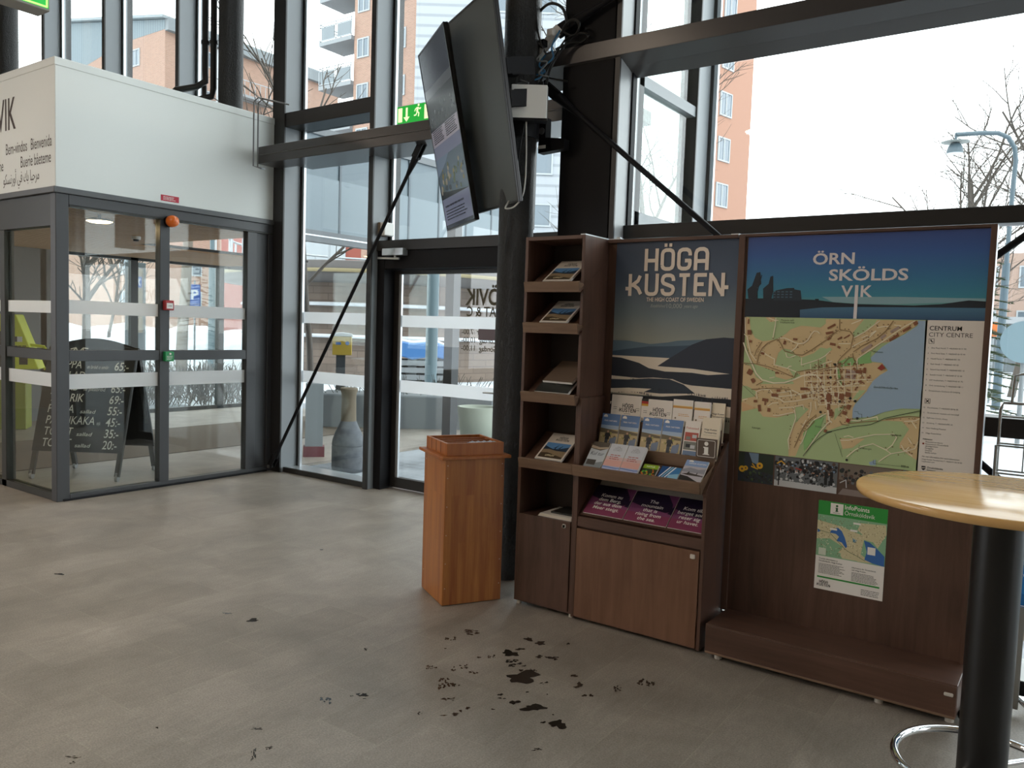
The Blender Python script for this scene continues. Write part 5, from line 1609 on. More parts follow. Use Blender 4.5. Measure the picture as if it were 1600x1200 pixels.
leaflet('leaflet', 'cream tourist service leaflet standing directly behind the i plate', 'leaflet', -1.549, -1.455, 3.836, .93, .215, A77, .02, turist, 'cream tourist service leaflets', CREAM)
leaflet('leaflet', 'cream tourist service leaflet in the back row at the map board end', 'leaflet', -1.524, -1.456, 3.914, 1.0135, .2, math.radians(82), .012, turist, 'cream tourist service leaflets', CREAM)


def hkwhite(flag):
    def f(A, w, h):
        A.rect(0, 0, w, h, PAPER, 1)
        A.logo(w * .56, h * .66, h * .105, INK, 3)
        for s_ in (.08, .84):
            A.lines(w * s_, h * .66, w * .12, 2, h * .05, .0022, ICON, 2, 3, .1)
        A.lines(w * .45, h * .50, w * .22, 1, .01, .002, ICON, 2, 4, .1)
        A.rect(0, h * .3, w, h * .38, M('mag_sky'), 2)
        if flag:
            A.rect(w * .0, h * .93, w * .22, h, M('flag_black', '#26221f', .4), 2)
            A.rect(w * .0, h * .86, w * .22, h * .93, M('flag_red', '#b5302c', .4), 2)
            A.rect(w * .0, h * .80, w * .22, h * .86, M('flag_gold', '#e0a93a', .4), 2)
    return f


leaflet('brochure', 'white HÖGA KUSTEN brochure at the shelf tower end of the back row', 'brochure', -2.092, -1.914, 3.902, 1.0135, .202, math.radians(84), .012, hkwhite(False))
leaflet('brochure', 'white HÖGA KUSTEN brochure with a black, red and gold flag strip', 'brochure', -1.911, -1.734, 3.902, 1.0135, .192, math.radians(84), .012, hkwhite(True))


def striped(A, w, h):
    A.rect(0, 0, w, h, PAPER, 1)
    A.rect(0, h * .78, w, h * .83, M('st_orange', '#d9a050', .4), 2)
    A.rect(0, h * .83, w, h * .845, M('st_gold', '#ecd08c', .4), 2)
    A.lines(w * .3, h * .62, w * .55, 2, .008, .0028, M('st_orange'), 2, 3)
    A.disc(w * .16, h * .52, .005, M('sp_shade'), 2, 8)
    A.rect(0, 0, w, h * .45, M('st_grey', '#c9c4b8', .4), 2)


leaflet('brochure', 'white brochure with an orange stripe in the back row, next to the flag brochure', 'brochure', -1.730, -1.622, 3.902, 1.0135, .203, math.radians(84), .014, striped, 'orange-striped brochures')
leaflet('brochure', 'white brochure with an orange stripe in the back row, behind the cream leaflets', 'brochure', -1.612, -1.528, 3.902, 1.0135, .2, math.radians(84), .014, striped, 'orange-striped brochures')


# --- purple leaflets in the low opening
def rising(lines_):
    def f(A, w, h):
        A.rect(0, 0, w, h, M('ri_purple', '#80476f', .4), 1)
        A.rect(0, 0, w, h * .30, M('ri_plum', '#8a4060', .4), 2)
        A.poly([(w * .0, h * .98), (w * .08, h * 1.0), (w * .75, h * 1.0), (w * .93, h * .72), (w * .98, h * .5), (w * .85, h * .42), (w * .3, h * .5), (0, h * .6)], M('ri_dark', '#2a1f38', .4), 3)
        A.poly([(w * .98, h * .66), (w, h * .6), (w, h * .38), (w * .9, h * .4)], M('ri_dark'), 3)
        for i, s_ in enumerate(lines_):
            A.text(s_, w * .5, h * ((.62 if len(lines_) == 4 else .66) - .145 * i), .031, PWHITE, 5, .012, 1.05, 'C', shear=.12)
    return f


for i, (x0, x1, ls) in enumerate(((-2.128, -1.893, ('Komm zu', 'dem Berg,', 'der aus dem', 'Meer steigt.')), (-1.886, -1.648, ('The', 'mountain', 'that is', 'rising from', 'the sea.')), (-1.641, -1.456, ('Kom till', 'berget som', 'reser sig', 'ur havet.')))):
    leaflet('leaflet', 'purple leaflet lettered %s under the front tray' % ('Komm zu dem Berg', 'The mountain that is rising', 'Kom till berget')[i], 'leaflet',
            x0, x1, 3.711, .5885, .205, math.radians(38), .006, rising(ls), 'purple mountain leaflets')


# ---------------------------------------------------------------- slotted wooden box
def pieced(name, cols, w, sc):
    m = M(name, cols[0], .34, spec=.45)
    t = NT(m)
    v = t.coords((1, 1, 1))
    cx = t.n('ShaderNodeSeparateXYZ')
    t.l(v, cx.inputs[0])
    ad = t.n('ShaderNodeMath', operation='ADD')
    t.l(cx.outputs['X'], ad.inputs[0])
    t.l(cx.outputs['Y'], ad.inputs[1])
    cm = t.n('ShaderNodeCombineXYZ')
    t.l(cx.outputs['Z'], cm.inputs[0])
    t.l(ad.outputs[0], cm.inputs[1])
    b_ = t.n('ShaderNodeTexBrick')
    b_.offset = .43
    b_.inputs['Scale'].default_value = 1
    b_.inputs['Brick Width'].default_value = .62
    b_.inputs['Row Height'].default_value = w
    b_.inputs['Mortar Size'].default_value = .0004
    b_.inputs['Mortar'].default_value = lin(cols[0])
    b_.inputs['Color1'].default_value = lin(cols[0])
    b_.inputs['Color2'].default_value = lin(cols[1])
    t.l(cm.outputs[0], b_.inputs['Vector'])
    f = t.noise(t.coords((14, 14, .8)), 3, 5, .6, .5)
    t.col(t.mix(.55, b_.outputs['Color'], t.ramp(f, [(.3, cols[0]), (.7, cols[2])])))
    t.rough(f, .28, .45)
    return m


OAKR = pieced('box_wood', ('#8a4a1e', '#ad6e32', '#bd8040'), .045, 1)
OAKD = pieced('box_wood_rim', ('#965322', '#aa642c', '#b87638'), .06, 1)
bx = thing('slotted_wooden_box', 'orange-brown wooden box with a slotted top standing before the round column', 'wooden box', (-2.879, 3.623, 0), math.radians(60))
T = Matrix.Translation(bx.location) @ Matrix.Rotation(math.radians(60), 4, 'Z')
h_ = .178
m = MB()
m.T = T
for a in ((-h_, -h_, h_, -h_ + .018), (-h_, h_ - .018, h_, h_), (-h_, -h_ + .018, -h_ + .018, h_ - .018), (h_ - .018, -h_ + .018, h_, h_ - .018)):
    m.box(a[0], a[1], 0.004, a[2], a[3], .825, OAKR)
m.box(-h_ + .01, -h_ + .01, .004, h_ - .01, h_ - .01, .02, OAKR)
m.build('body', bx, .0015)
m = MB()
m.T = T
g_ = h_ + .028
for a in ((-g_, -g_, g_, -h_ + .03), (-g_, h_ - .03, g_, g_), (-g_, -h_ + .03, -h_ + .03, h_ - .03), (h_ - .03, -h_ + .03, g_, h_ - .03)):
    m.box(a[0], a[1], .825, a[2], a[3], .842, OAKD)
m.build('ledge', bx, .002)
m = MB()
m.T = T
k_ = h_ - .006
for a in ((-k_, -k_, k_, -k_ + .016), (-k_, k_ - .016, k_, k_), (-k_, -k_ + .016, -k_ + .016, k_ - .016), (k_ - .016, -k_ + .016, k_, k_ - .016)):
    m.box(a[0], a[1], .842, a[2], a[3], .912, OAKD)
m.build('rim', bx, .002)
# the long slots run parallel to the darker face
for i in range(3):
    m = MB()
    m.T = T
    y_ = -k_ + .016 + (2 * k_ - .032) * (i + 1) / 4
    m.box(-k_ + .016, y_ - .004, .835, k_ - .016, y_ + .004, .906, OAKD)
    m.build('divider', bx)
for x in (-k_ - .0012, k_ + .0002):
    for i in range(3):
        y_ = -k_ + .016 + (2 * k_ - .032) * (i + 1) / 4
        m = MB()
        m.T = T
        m.box(x, y_ - .002, .848, x + .001, y_ + .002, .912, M('slot_dark', '#3c2012', .6))
        m.build('joint', bx)
m = MB()
m.T = T
NAIL = M('nail_head', '#c9b8a4', .35, .6)
for x in (-h_ + .014, h_ - .014):
    for z in (.1, .24, .4, .56, .72, .79):
        m.cyl((x, -h_ - .0012, z), (x, -h_ + .001, z), .0028, NAIL, n=8)
for z in (.12, .78):
    m.cyl((-h_ - .0012, h_ - .03, z), (-h_ + .001, h_ - .03, z), .0028, NAIL, n=8)
m.build('nail_heads', bx)['kind'] = 'stuff'
lm = MB()
lm.T = T
for k in range(14):
    lm.box(k_ - .20 + k * .012, -k_ + .022, .80, k_ - .192 + k * .012, -k_ + .06, .907 + .004 * (k % 3), M('leaflet_edge', '#b9c4ce', .5) if k % 3 else M('leaflet_blue', '#5d7f9d', .5))
lm.box(-.06, -k_ + .03, .80, k_ - .03, -k_ + .056, .898, M('leaflet_edge'))
o = lm.build('paper_leaflets')
tag(o, 'row of pale blue-grey paper slips filling the front slot of the wooden box', 'paper slips', kind='stuff')

# ---------------------------------------------------------------- two screens on the round column
SCR = M('screen_off', '#424645', .36, spec=.5)
BEZ = M('screen_bezel', '#0d0d0e', .3)


def screen(label, centre, az, tilt, W, H, lit):
    t = thing('display_screen', label, 'screen', centre)
    u = Vector((math.cos(az), math.sin(az), 0))
    n_ = Vector((math.sin(az), -math.cos(az), 0))
    v = Vector((0, 0, 1)) * math.cos(tilt) + n_ * math.sin(tilt)
    nn = u.cross(v)
    B_ = Matrix((u, v, nn)).transposed().to_4x4()
    B_.translation = Vector(centre)
    q = MB()
    q.T = B_
    q.box(-W / 2, -H / 2, -.03, W / 2, H / 2, -.006, BEZ)
    q.build('housing', t, .003)
    q = MB()
    q.T = B_
    b_ = .011
    for a in ((-W / 2, -H / 2, W / 2, -H / 2 + b_), (-W / 2, H / 2 - b_, W / 2, H / 2), (-W / 2, -H / 2 + b_, -W / 2 + b_, H / 2 - b_), (W / 2 - b_, -H / 2 + b_, W / 2, H / 2 - b_)):
        q.box(a[0], a[1], -.006, a[2], a[3], .003, BEZ)
    q.build('bezel', t)
    q = MB()
    q.T = B_
    q.box(-W / 2 + b_, -H / 2 + b_, -.006, W / 2 - b_, H / 2 - b_, 0, SCR if not lit else M('screen_glass', '#20242a', .05, spec=.6, coat=.5))
    pn_ = q.build('display', t)
    if lit:
        q = MB()
        q.T = B_
        A = Art(q, (-W / 2 + b_, -H / 2 + b_, .0004), (1, 0, 0), (0, 1, 0), lift=.0004)
        w, h = W - 2 * b_, H - 2 * b_

        def E(nm, c='#808080'):
            return M('screen_' + nm, c, .12, spec=.6, emit=.22)
        A.rect(0, 0, w, h, E('blue_grey', '#3a3f4a'), 1)
        A.rect(0, h * .02, w, h * .17, E('lilac', '#747a92'), 2)
        A.rect(0, h * .17, w, h * .40, E('picture', '#50606e'), 2)
        A.poly([(0, h * .22), (w * .3, h * .20), (w, h * .17), (0, h * .17)], E('dark', '#20262b'), 3)
        r = random.Random(21)
        for i in range(46):
            A.disc(r.uniform(.03, w - .04), r.uniform(h * .20, h * .34), r.uniform(.008, .024), E(*r.choice((('leaf', '#566248'), ('stone', '#8a8478'), ('shade', '#39434a'), ('gold', '#6f6a48')))), 4, 8)
        A.poly([(0, h * .30), (w * .35, h * .36), (w * .5, h * .40), (0, h * .40)], E('sky', '#6b7c92'), 5)
        A.rect(0, h * .40, w, h * .47, E('lilac'), 2)
        A.rect(0, h * .47, w, h * .56, E('pale', '#9a97a4'), 2)
        for x in (.06, .54):
            A.lines(w * x, h * .55, w * .4, 7, h * .011, h * .006, E('ink', '#2c2e38'), 4, 5, .15)
        A.rect(0, h * .57, w, h * .74, E('mid', '#4a5055'), 2)
        for i in range(40):
            A.disc(r.uniform(.02, w - .02), r.uniform(h * .585, h * .68), r.uniform(.006, .018), E(*r.choice((('shade', '#39434a'), ('mid', '#4a5055'), ('stone2', '#5f6468')))), 3, 8)
        A.rect(0, h * .74, w, h * .79, E('band', '#5b6066'), 2)
        A.lines(w * .08, h * .12, w * .7, 1, .02, h * .01, E('ink'), 4, 7, .1)
        A.lines(w * .08, h * .095, w * .8, 4, h * .016, h * .006, E('ink'), 4, 9, .3)
        o_ = q.build('picture', t)
    return t, B_


sl, _B = screen('lit portrait screen, the one turned to the lobby, tilted forward', (-3.542, 4.158, 2.827), math.radians(-35), math.radians(11.6), .68, 1.21, True)
sr, _B2 = screen('blank dark portrait screen beside the lit one, nearest the silver box', (-3.094, 3.965, 2.891), math.radians(-28.9), math.radians(10.1), .68, 1.21, False)
# brackets from the blank screen to the column
q = MB()
q.T = _B2
for y_ in (.16, -.02):
    q.box(.26, y_ - .045, -.12, .345, y_ + .045, -.03, BLACK)
    q.box(.335, y_ - .05, -.21, .341, y_ + .05, -.06, BLACK)
q.box(-.2, -.35, -.07, -.16, .35, -.03, BLACK)
q.box(.2, -.35, -.07, .24, .35, -.03, BLACK)
q.build('mounting_rails', sr)
q = MB()
q.bar((-3.045, 4.05, 2.84), (-2.93, 4.08, 2.80), .06, .05, BLACK)
q.bar((-3.518, 4.193, 2.82), (-3.0, 4.10, 2.80), .05, .05, BLACK)
q.cyl((-2.884, 4.072, 2.70), (-2.884, 4.072, 2.86), .122, BLACK, n=32)
tag(q.build('screen_bracket'), 'black bracket clamped round the column behind the two screens', 'bracket')

# silver player box
SIL = M('silver_case', '#e2e4e3', .35, metal=.1)
mp = thing('media_box', 'silver box hanging beside the blank screen below the cable tangle', 'media box', (-2.73, 3.95, 2.77))
ux = Vector((.17, .117, 0)).normalized()
uy = Vector((-ux.y, ux.x, 0))
T = Matrix((ux, uy, Vector((0, 0, 1)))).transposed().to_4x4()
T.translation = Vector((-2.735, 3.952, 2.772))
m = MB()
m.T = T
m.box(-.105, -.03, 0, .105, .045, .198, SIL)
m.build('case', mp, .004)
m = MB()
m.T = T
m.box(-.107, -.031, -.006, .107, .046, .008, BLACK)
m.build('base', mp)
m = MB()
m.T = T
for k in range(3):
    m.box(.1055, -.02 + k * .02, .01, .110, -.012 + k * .02, .19, M('case_fin', '#8e9090', .35, .5))
m.build('cooling_fins', mp)
m = MB()
m.T = T
m.box(-.10, .045, .09, .10, .06, .15, BLACK)
m.bar((-.06, .05, .12), (-.06, .12, .12), .03, .03, BLACK)
m.build('hanger', mp)

# cables and power strip
r_ = random.Random(31)
cb_ = thing('power_strip', 'white multi-socket strip tied at the beam end', 'power strip', (-2.74, 4.16, 3.3))
m = MB()
PWH = M('socket_white', '#d9d7d2', .4)
m.bar((-2.84, 4.15, 3.20), (-2.68, 4.17, 3.36), .05, .045, PWH)
m.build('body', cb_, .004)
for k in range(3):
    p = Vector((-2.82, 4.12, 3.21)) + Vector((.055, .007, .055)) * k
    m = MB()
    m.box(p.x - .022, p.y - .03, p.z - .02, p.x + .022, p.y + .015, p.z + .022, PWH if k != 1 else BLACK)
    m.build('plug', cb_, .004)


def cable(label, pts, r, mat, group='cables round the beam end'):
    # smooth through the points
    P_ = [Vector(p) for p in pts]
    out = []
    for i in range(len(P_) - 1):
        a, b_, c_, d_ = P_[max(i - 1, 0)], P_[i], P_[i + 1], P_[min(i + 2, len(P_) - 1)]
        for s_ in range(6):
            t = s_ / 6
            out.append(.5 * ((2 * b_) + (c_ - a) * t + (2 * a - 5 * b_ + 4 * c_ - d_) * t * t + (3 * b_ - a - 3 * c_ + d_) * t ** 3))
    out.append(P_[-1])
    q = MB()
    q.tube(out, r, mat, 7)
    return tag(q.build('cable'), label, 'cable', group)


CBK, CBL, CWH = M('cable_black', '#101010', .4), M('cable_blue', '#2f6f9c', .4), M('cable_white', '#c9c9c6', .4)
cable('thick black cable arching over the white power strip', [(-2.86, 4.14, 2.98), (-2.88, 4.13, 3.2), (-2.84, 4.12, 3.40), (-2.74, 4.12, 3.49), (-2.65, 4.14, 3.46), (-2.62, 4.16, 3.36)], .009, CBK)
cable('black cable coiled in a bunch right of the power strip', [(-2.66, 4.15, 3.3), (-2.6, 4.13, 3.36), (-2.54, 4.13, 3.36), (-2.53, 4.14, 3.31), (-2.58, 4.15, 3.29), (-2.64, 4.14, 3.33), (-2.58, 4.13, 3.375), (-2.52, 4.13, 3.345), (-2.55, 4.14, 3.29), (-2.63, 4.15, 3.27), (-2.72, 4.15, 3.16), (-2.78, 4.13, 3.05)], .006, CBK)
cable('blue network cable twisting from the power strip to the silver box', [(-2.66, 4.14, 3.33), (-2.7, 4.12, 3.24), (-2.69, 4.12, 3.17), (-2.76, 4.11, 3.12), (-2.74, 4.08, 3.06), (-2.80, 4.06, 3.03), (-2.77, 4.04, 2.98)], .0055, CBL)
cable('blue network cable looping low under the power strip', [(-2.75, 4.13, 3.2), (-2.78, 4.11, 3.14), (-2.73, 4.1, 3.09), (-2.79, 4.08, 3.07), (-2.82, 4.07, 3.02), (-2.76, 4.02, 2.97)], .0055, CBL)
cable('grey cable bundle lying on top of the silver box', [(-2.88, 4.0, 3.02), (-2.84, 3.98, 3.005), (-2.80, 4.0, 3.01), (-2.84, 4.02, 3.02), (-2.87, 4.01, 3.03), (-2.82, 3.985, 3.02), (-2.77, 3.99, 3.0)], .007, M('cable_grey', '#77797a', .4))
cable('black lead drooping from the power strip to the beam', [(-2.80, 4.13, 3.3), (-2.84, 4.12, 3.2), (-2.80, 4.11, 3.1), (-2.72, 4.12, 3.06), (-2.62, 4.18, 3.04)], .006, CBK)
cable('black cord hanging from the column beside the power strip', [(-2.79, 4.06, 3.75), (-2.785, 4.06, 3.5), (-2.77, 4.07, 3.32), (-2.73, 4.1, 3.2), (-2.70, 4.13, 3.22)], .006, CBK)
cable('black cable bundle trailing over the beam top', [(-2.68, 4.13, 3.22), (-2.60, 4.17, 3.26), (-2.55, 4.2, 3.262), (-2.50, 4.2, 3.29), (-2.56, 4.19, 3.31), (-2.63, 4.16, 3.25), (-2.70, 4.12, 3.12), (-2.69, 4.06, 3.0)], .008, CBK)
cable('thin grey lead knotted round the plugs', [(-2.80, 4.10, 3.28), (-2.74, 4.09, 3.22), (-2.78, 4.08, 3.16), (-2.71, 4.09, 3.14), (-2.76, 4.08, 3.08), (-2.69, 4.08, 3.05)], .005, M('cable_grey'))
cable('white cable hanging below the blank screen', [(-2.752, 3.953, 2.775), (-2.736, 3.944, 2.54), (-2.735, 3.927, 2.355), (-2.77, 3.895, 2.272), (-2.821, 3.87, 2.258), (-2.84, 3.93, 2.31)], .005, CWH)
cable('thin black cable running down the column face', [(-2.78, 3.98, 2.78), (-2.80, 3.962, 2.6), (-2.82, 3.957, 2.4), (-2.86, 3.955, 2.2), (-2.88, 3.958, 2.0)], .004, CBK)
m = MB()
m.prism([(-2.80, 4.16, 2.63), (-2.615, 4.16, 2.64), (-2.615, 4.16, 2.70), (-2.75, 4.16, 2.72), (-2.75, 4.16, 2.84), (-2.80, 4.16, 2.84)], (0, .06, 0), BLACK)
m.cyl((-2.775, 4.15, 2.76), (-2.775, 4.16, 2.76), .02, STEELG, n=14)
m.box(-2.80, 4.158, 2.655, -2.745, 4.16, 2.675, PWH)
tag(m.build('steel_bracket'), 'small black steel bracket below the silver box beside the tie rod', 'bracket')

# ---------------------------------------------------------------- exit signs
SG = M('exit_green', '#12b53a', .4, emit=.55)
SW = M('exit_pale', '#f2f7c8', .4, emit=.8)


def runner(A, x, y, s):
    A.disc(x + .02 * s, y + .40 * s, .055 * s, SW, 3, 12)
    A.line([(x - .02 * s, y + .31 * s), (x - .06 * s, y + .12 * s)], .11 * s, SW, 3)
    A.line([(x - .05 * s, y + .12 * s), (x + .05 * s, y + .05 * s), (x + .02 * s, y - .1 * s)], .055 * s, SW, 3)
    A.line([(x - .06 * s, y + .1 * s), (x - .12 * s, y - .02 * s), (x - .24 * s, y - .03 * s)], .055 * s, SW, 3)
    A.line([(x - .01 * s, y + .3 * s), (x + .11 * s, y + .22 * s), (x + .16 * s, y + .28 * s)], .045 * s, SW, 3)
    A.line([(x - .05 * s, y + .3 * s), (x - .16 * s, y + .24 * s), (x - .2 * s, y + .14 * s)], .045 * s, SW, 3)


ex = thing('exit_sign', 'green emergency exit sign standing on the beam behind the screens', 'exit sign', (-4.7, 5.17, 3.25))
m = MB()
m.box(-4.93, 5.14, 3.262, -4.47, 5.19, 3.418, M('sign_case', '#c9ccc6', .4))
m.box(-4.8, 5.15, 3.25, -4.6, 5.18, 3.262, M('sign_case'))
m.build('case', ex, .004)
m = MB()
A = Art(m, (-4.925, 5.1395, 3.267), XU, Z, lift=.0005)
A.rect(0, 0, .45, .146, SG, 1)
A.rect(.012, .014, .06, .132, SW, 2)
A.line([(.11, .13), (.11, .045)], .022, SW, 2)
A.poly([(.075, .052), (.145, .052), (.11, .012)], SW, 3)
runner(A, .24, .06, .19)
A.rect(.31, .014, .37, .132, SW, 2)
m.build('pictogram', ex)
ex = thing('exit_sign', 'green emergency exit sign hanging high above the lettered fascia, cut by the frame', 'exit sign', (-5.6, 2.2, 4.0))
m = MB()
m.box(-5.66, 1.5, 3.468, -5.505, 2.565, 3.80, M('sign_housing', '#8f8d86', .5))
for y in (1.7, 2.4):
    m.cyl((-5.58, y, 3.80), (-5.58, y, 8.0), .008, M('sign_housing'), n=8)
m.build('case', ex, .004)
m = MB()
A = Art(m, (-5.5045, 1.525, 3.482), (0, 1, 0), Z, lift=.0006)
A.rect(0, 0, 1.03, .31, SG, 1)
A.line([(.01, .01), (1.02, .01), (1.02, .30), (.01, .30), (.01, .01)], .012, M('exit_edge', '#b9f07a', .4, emit=.8), 2)
A.rect(.80, .05, .94, .26, SW, 2)
A.line([(.62, .26), (.62, .13)], .05, SW, 2)
A.poly([(.54, .14), (.70, .14), (.62, .05)], SW, 3)
runner(A, .3, .13, .4)
m.build('pictogram', ex)

# ---------------------------------------------------------------- pipes and round duct on the lobby roof
PB = M('pipe_black', '#1d1d1d', .4)
for k, (lab, pts) in enumerate((('black heating pipe with elbows, the outer of the pair by the roof column', [(-7.38, 4.93, 8.0), (-7.38, 4.93, 4.02), (-7.36, 4.92, 3.93), (-7.45, 4.88, 3.88), (-7.62, 4.76, 3.84), (-7.66, 4.72, 3.78), (-7.6, 4.75, 3.74), (-7.7, 4.68, 3.72), (-7.95, 4.5, 3.70)]),
                                ('black heating pipe with elbows, the inner of the pair by the roof column', [(-7.30, 4.97, 8.0), (-7.30, 4.97, 3.86), (-7.3, 4.95, 3.78), (-7.42, 4.86, 3.74), (-7.56, 4.74, 3.72), (-7.6, 4.68, 3.66), (-7.7, 4.6, 3.64), (-7.95, 4.42, 3.63)]))):
    m = MB()
    m.tube(pts, .032, PB, 12)
    for z in (4.3, 4.9):
        m.cyl((pts[0][0], pts[0][1], z), (pts[0][0], pts[0][1], z + .03), .042, PB, n=14)
    tag(m.build('heating_pipe'), lab, 'pipe', 'heating pipes on the lobby roof')
m = MB()
m.tube([(-7.42, 4.95, 3.9), (-7.42, 4.95, 3.63), (-7.34, 5.0, 3.62)], .025, PB, 10)
tag(m.build('drain_pipe'), 'short black drain stub at the foot of the roof column', 'pipe')
du = thing('round_duct', 'black round fan drum lying on the lobby roof', 'fan', (-8.15, 4.4, 3.6))
m = MB()
m.lathe((-8.15, 4.4, 3.6), [(.36, 0), (.38, .02), (.38, .16), (.40, .17), (.40, .2), (.3, .24), (.001, .25)], PB, 36)
m.build('drum', du)
m = MB()
m.cyl((-8.45, 4.1, 3.68), (-8.75, 3.8, 3.66), .1, M('duct_grey', '#4c4c4c', .4), n=24)
m.ball((-8.42, 4.13, 3.68), .1, M('duct_grey'))
m.build('inlet', du)
for k in range(4):
    a = k * pi / 2 + .4
    MB().box(-8.15 + .38 * math.cos(a) - .02, 4.4 + .38 * math.sin(a) - .02, 3.78, -8.15 + .38 * math.cos(a) + .02, 4.4 + .38 * math.sin(a) + .02, 3.82, PB).build('clip', du)

# white sensor beside the door
sn = thing('door_sensor', 'white sensor box on the mullion above the glass door', 'sensor', (-5.39, 5.5, 2.44))
m = MB()
m.box(-5.417, 5.43, 2.375, -5.39, 5.52, 2.5, M('sensor_tan', '#8a7a66', .5))
m.build('back_plate', sn)
m = MB()
m.box(-5.39, 5.43, 2.38, -5.33, 5.56, 2.5, M('sensor_white', '#e9e8e3', .4))
m.build('cover', sn, .006)

# ---------------------------------------------------------------- chalkboard in the lobby
CHB = M('chalkboard_black', '#0d0f10', .6)
CHF = M('chalkboard_frame', '#26241f', .5)
CHK = M('chalk_white', '#dcdcd6', .8)
cg = thing('chalkboard_sign', 'black wheeled chalkboard A-sign with white chalk prices inside the lobby', 'chalkboard', (-7.8, 4.03, 0))
Fa, Fb = Vector((-7.98, 3.53, .045)), Vector((-7.31, 3.985, .045))
Ba, Bb = Vector((-8.24, 4.06, .045)), Vector((-7.62, 4.54, .045))
uf = (Fb - Fa).normalized()
Wd = (Fb - Fa).length
mid = (Fa + Fb + Ba + Bb) / 4
apex0 = mid - uf * Wd / 2 + Vector((0, 0, 1.20))


def leg(a, b_, name='leg'):
    q = MB()
    q.bar(a, b_, .035, .045, CHF, uf)
    lg = q.build(name, cg, .003)
    q = MB()
    q.cyl(Vector(a) + uf * -.012 - Vector((0, 0, .015)), Vector(a) + uf * .012 - Vector((0, 0, .015)), .03, M('caster_grey', '#8d8f90', .3, .4), n=16)
    q.bar(Vector(a) - Vector((0, 0, .015)), Vector(a) + Vector((0, 0, .04)), .034, .02, M('caster_grey'), uf)
    q.build('caster', lg)


for s_, a in ((0, Fa), (1, Fb)):
    leg(a, apex0 + uf * Wd * s_ + Vector((0, 0, 0)))
for s_, a in ((0, Ba), (1, Bb)):
    leg(a, apex0 + uf * Wd * s_ + Vector((0, 0, .0)))


def panel(a0, name, text_):
    v_ = (apex0 - a0).normalized()
    n_ = uf.cross(v_)
    L = (apex0 - a0).length
    q = MB()
    o_ = a0 + v_ * .22
    pts = [(-.02, 0), (Wd + .02, 0), (Wd + .02, L - .24)] + [(Wd + .02 - (Wd + .04) * i / 12, L - .24 + .1 * math.sin(pi * i / 12)) for i in range(1, 12)] + [(-.02, L - .24)]
    sgn = 1 if text_ else -1
    q.prism([o_ + uf * x + v_ * y + n_ * .012 * sgn for x, y in pts], n_ * .02 * sgn, CHB)
    p_ = q.build(name, cg)
    if text_:
        q = MB()
        A = Art(q, o_ + n_ * .0328, uf, v_, lift=.0004)
        rows = (('SOPPA', 'm bröd o smör', '65:-'), ('SALLAD', '', '85:-'), ('KEBAB', 'm pitabröd', '65:-'), ('TALLRIK', '', '69:-'), ('PASTA', 'sallad', '55:-'), ('PANNKAKA', 'm sylt o grädde', '45:-'), ('TOAST', 'sallad', '35:-'), ('TOAST', 'sallad', '20:-'))
        for i, (a, b_, c_) in enumerate(rows):
            y = .80 - i * .108
            A.text(a, .07, y, .112, CHK, 1, .0, .78, 'L', shear=.12)
            if b_:
                x_ = .09 + .058 * len(a)
                A.text(b_, x_, y, .05, CHK, 1, 0, 1, 'L', shear=.2, width=min(.025 * len(b_), Wd - .22 - x_))
            A.text(c_, Wd - .03, y - .01, .115, CHK, 1, .006, .8, 'R', shear=.1)
        A.line([(.21, .955), (.24, 1.0), (.27, .955), (.31, 1.0), (.32, .945)], .010, CHK, 1)
        A.line([(.19, .985), (.24, 1.0)], .010, CHK, 1)
        A.line([(.31, 1.0), (.36, .995)], .010, CHK, 1)
        q.build('chalk_writing', p_)


panel(Fa, 'front_panel', True)
panel(Ba, 'rear_panel', False)

# lime-yellow machine deep in the lobby
YG = M('machine_lime', '#c3cc2c', .4)
YD = M('machine_dark', '#2a2b28', .5)
ym = thing('rental_machine', 'lime-yellow machine with a slanting front deep inside the lobby', 'machine', (-11.7, 4.55, 0))
m = MB()
T = Matrix.Translation((-11.75, 4.85, -.19)) @ Matrix.Rotation(.95, 4, 'Z')
m.T = T
m.box(-.42, -.16, .19, .30, .16, .93, M('machine_olive', '#7a8230', .45))
m.build('lower_case', ym, .01)
m = MB()
m.T = T
m.prism([(-.55, -.2, 1.72), (-.55, -.2, 1.5), (.02, -.2, 1.5), (.14, -.2, 1.0), (.46, -.2, 1.0), (.2, -.2, 1.72)], (0, .4, 0), YG)
m.box(-.4, -.14, .93, .14, .14, 1.5, YD)
m.build('upper_case', ym, .008)
m = MB()
m.T = T
m.tube([(.34, -.1, 1.32), (.5, -.1, 1.3), (.56, -.1, 1.2), (.56, -.1, 1.02), (.5, -.1, 1.0)], .022, YG, 8)
m.build('handle', ym)
m = MB()
m.T = T
A = Art(m, (-.55, -.2005, 1.0), XU, Z, lift=.0006)
A.rect(.78, .06, .88, .18, YD, 1)
A.rect(.70, .36, .82, .43, M('photo_pale'), 1)
A.rect(.70, .36, .76, .43, YD, 2)
A.lines(.72, .30, .16, 2, .05, .012, YD, 1, 3)
m.build('stickers', ym)

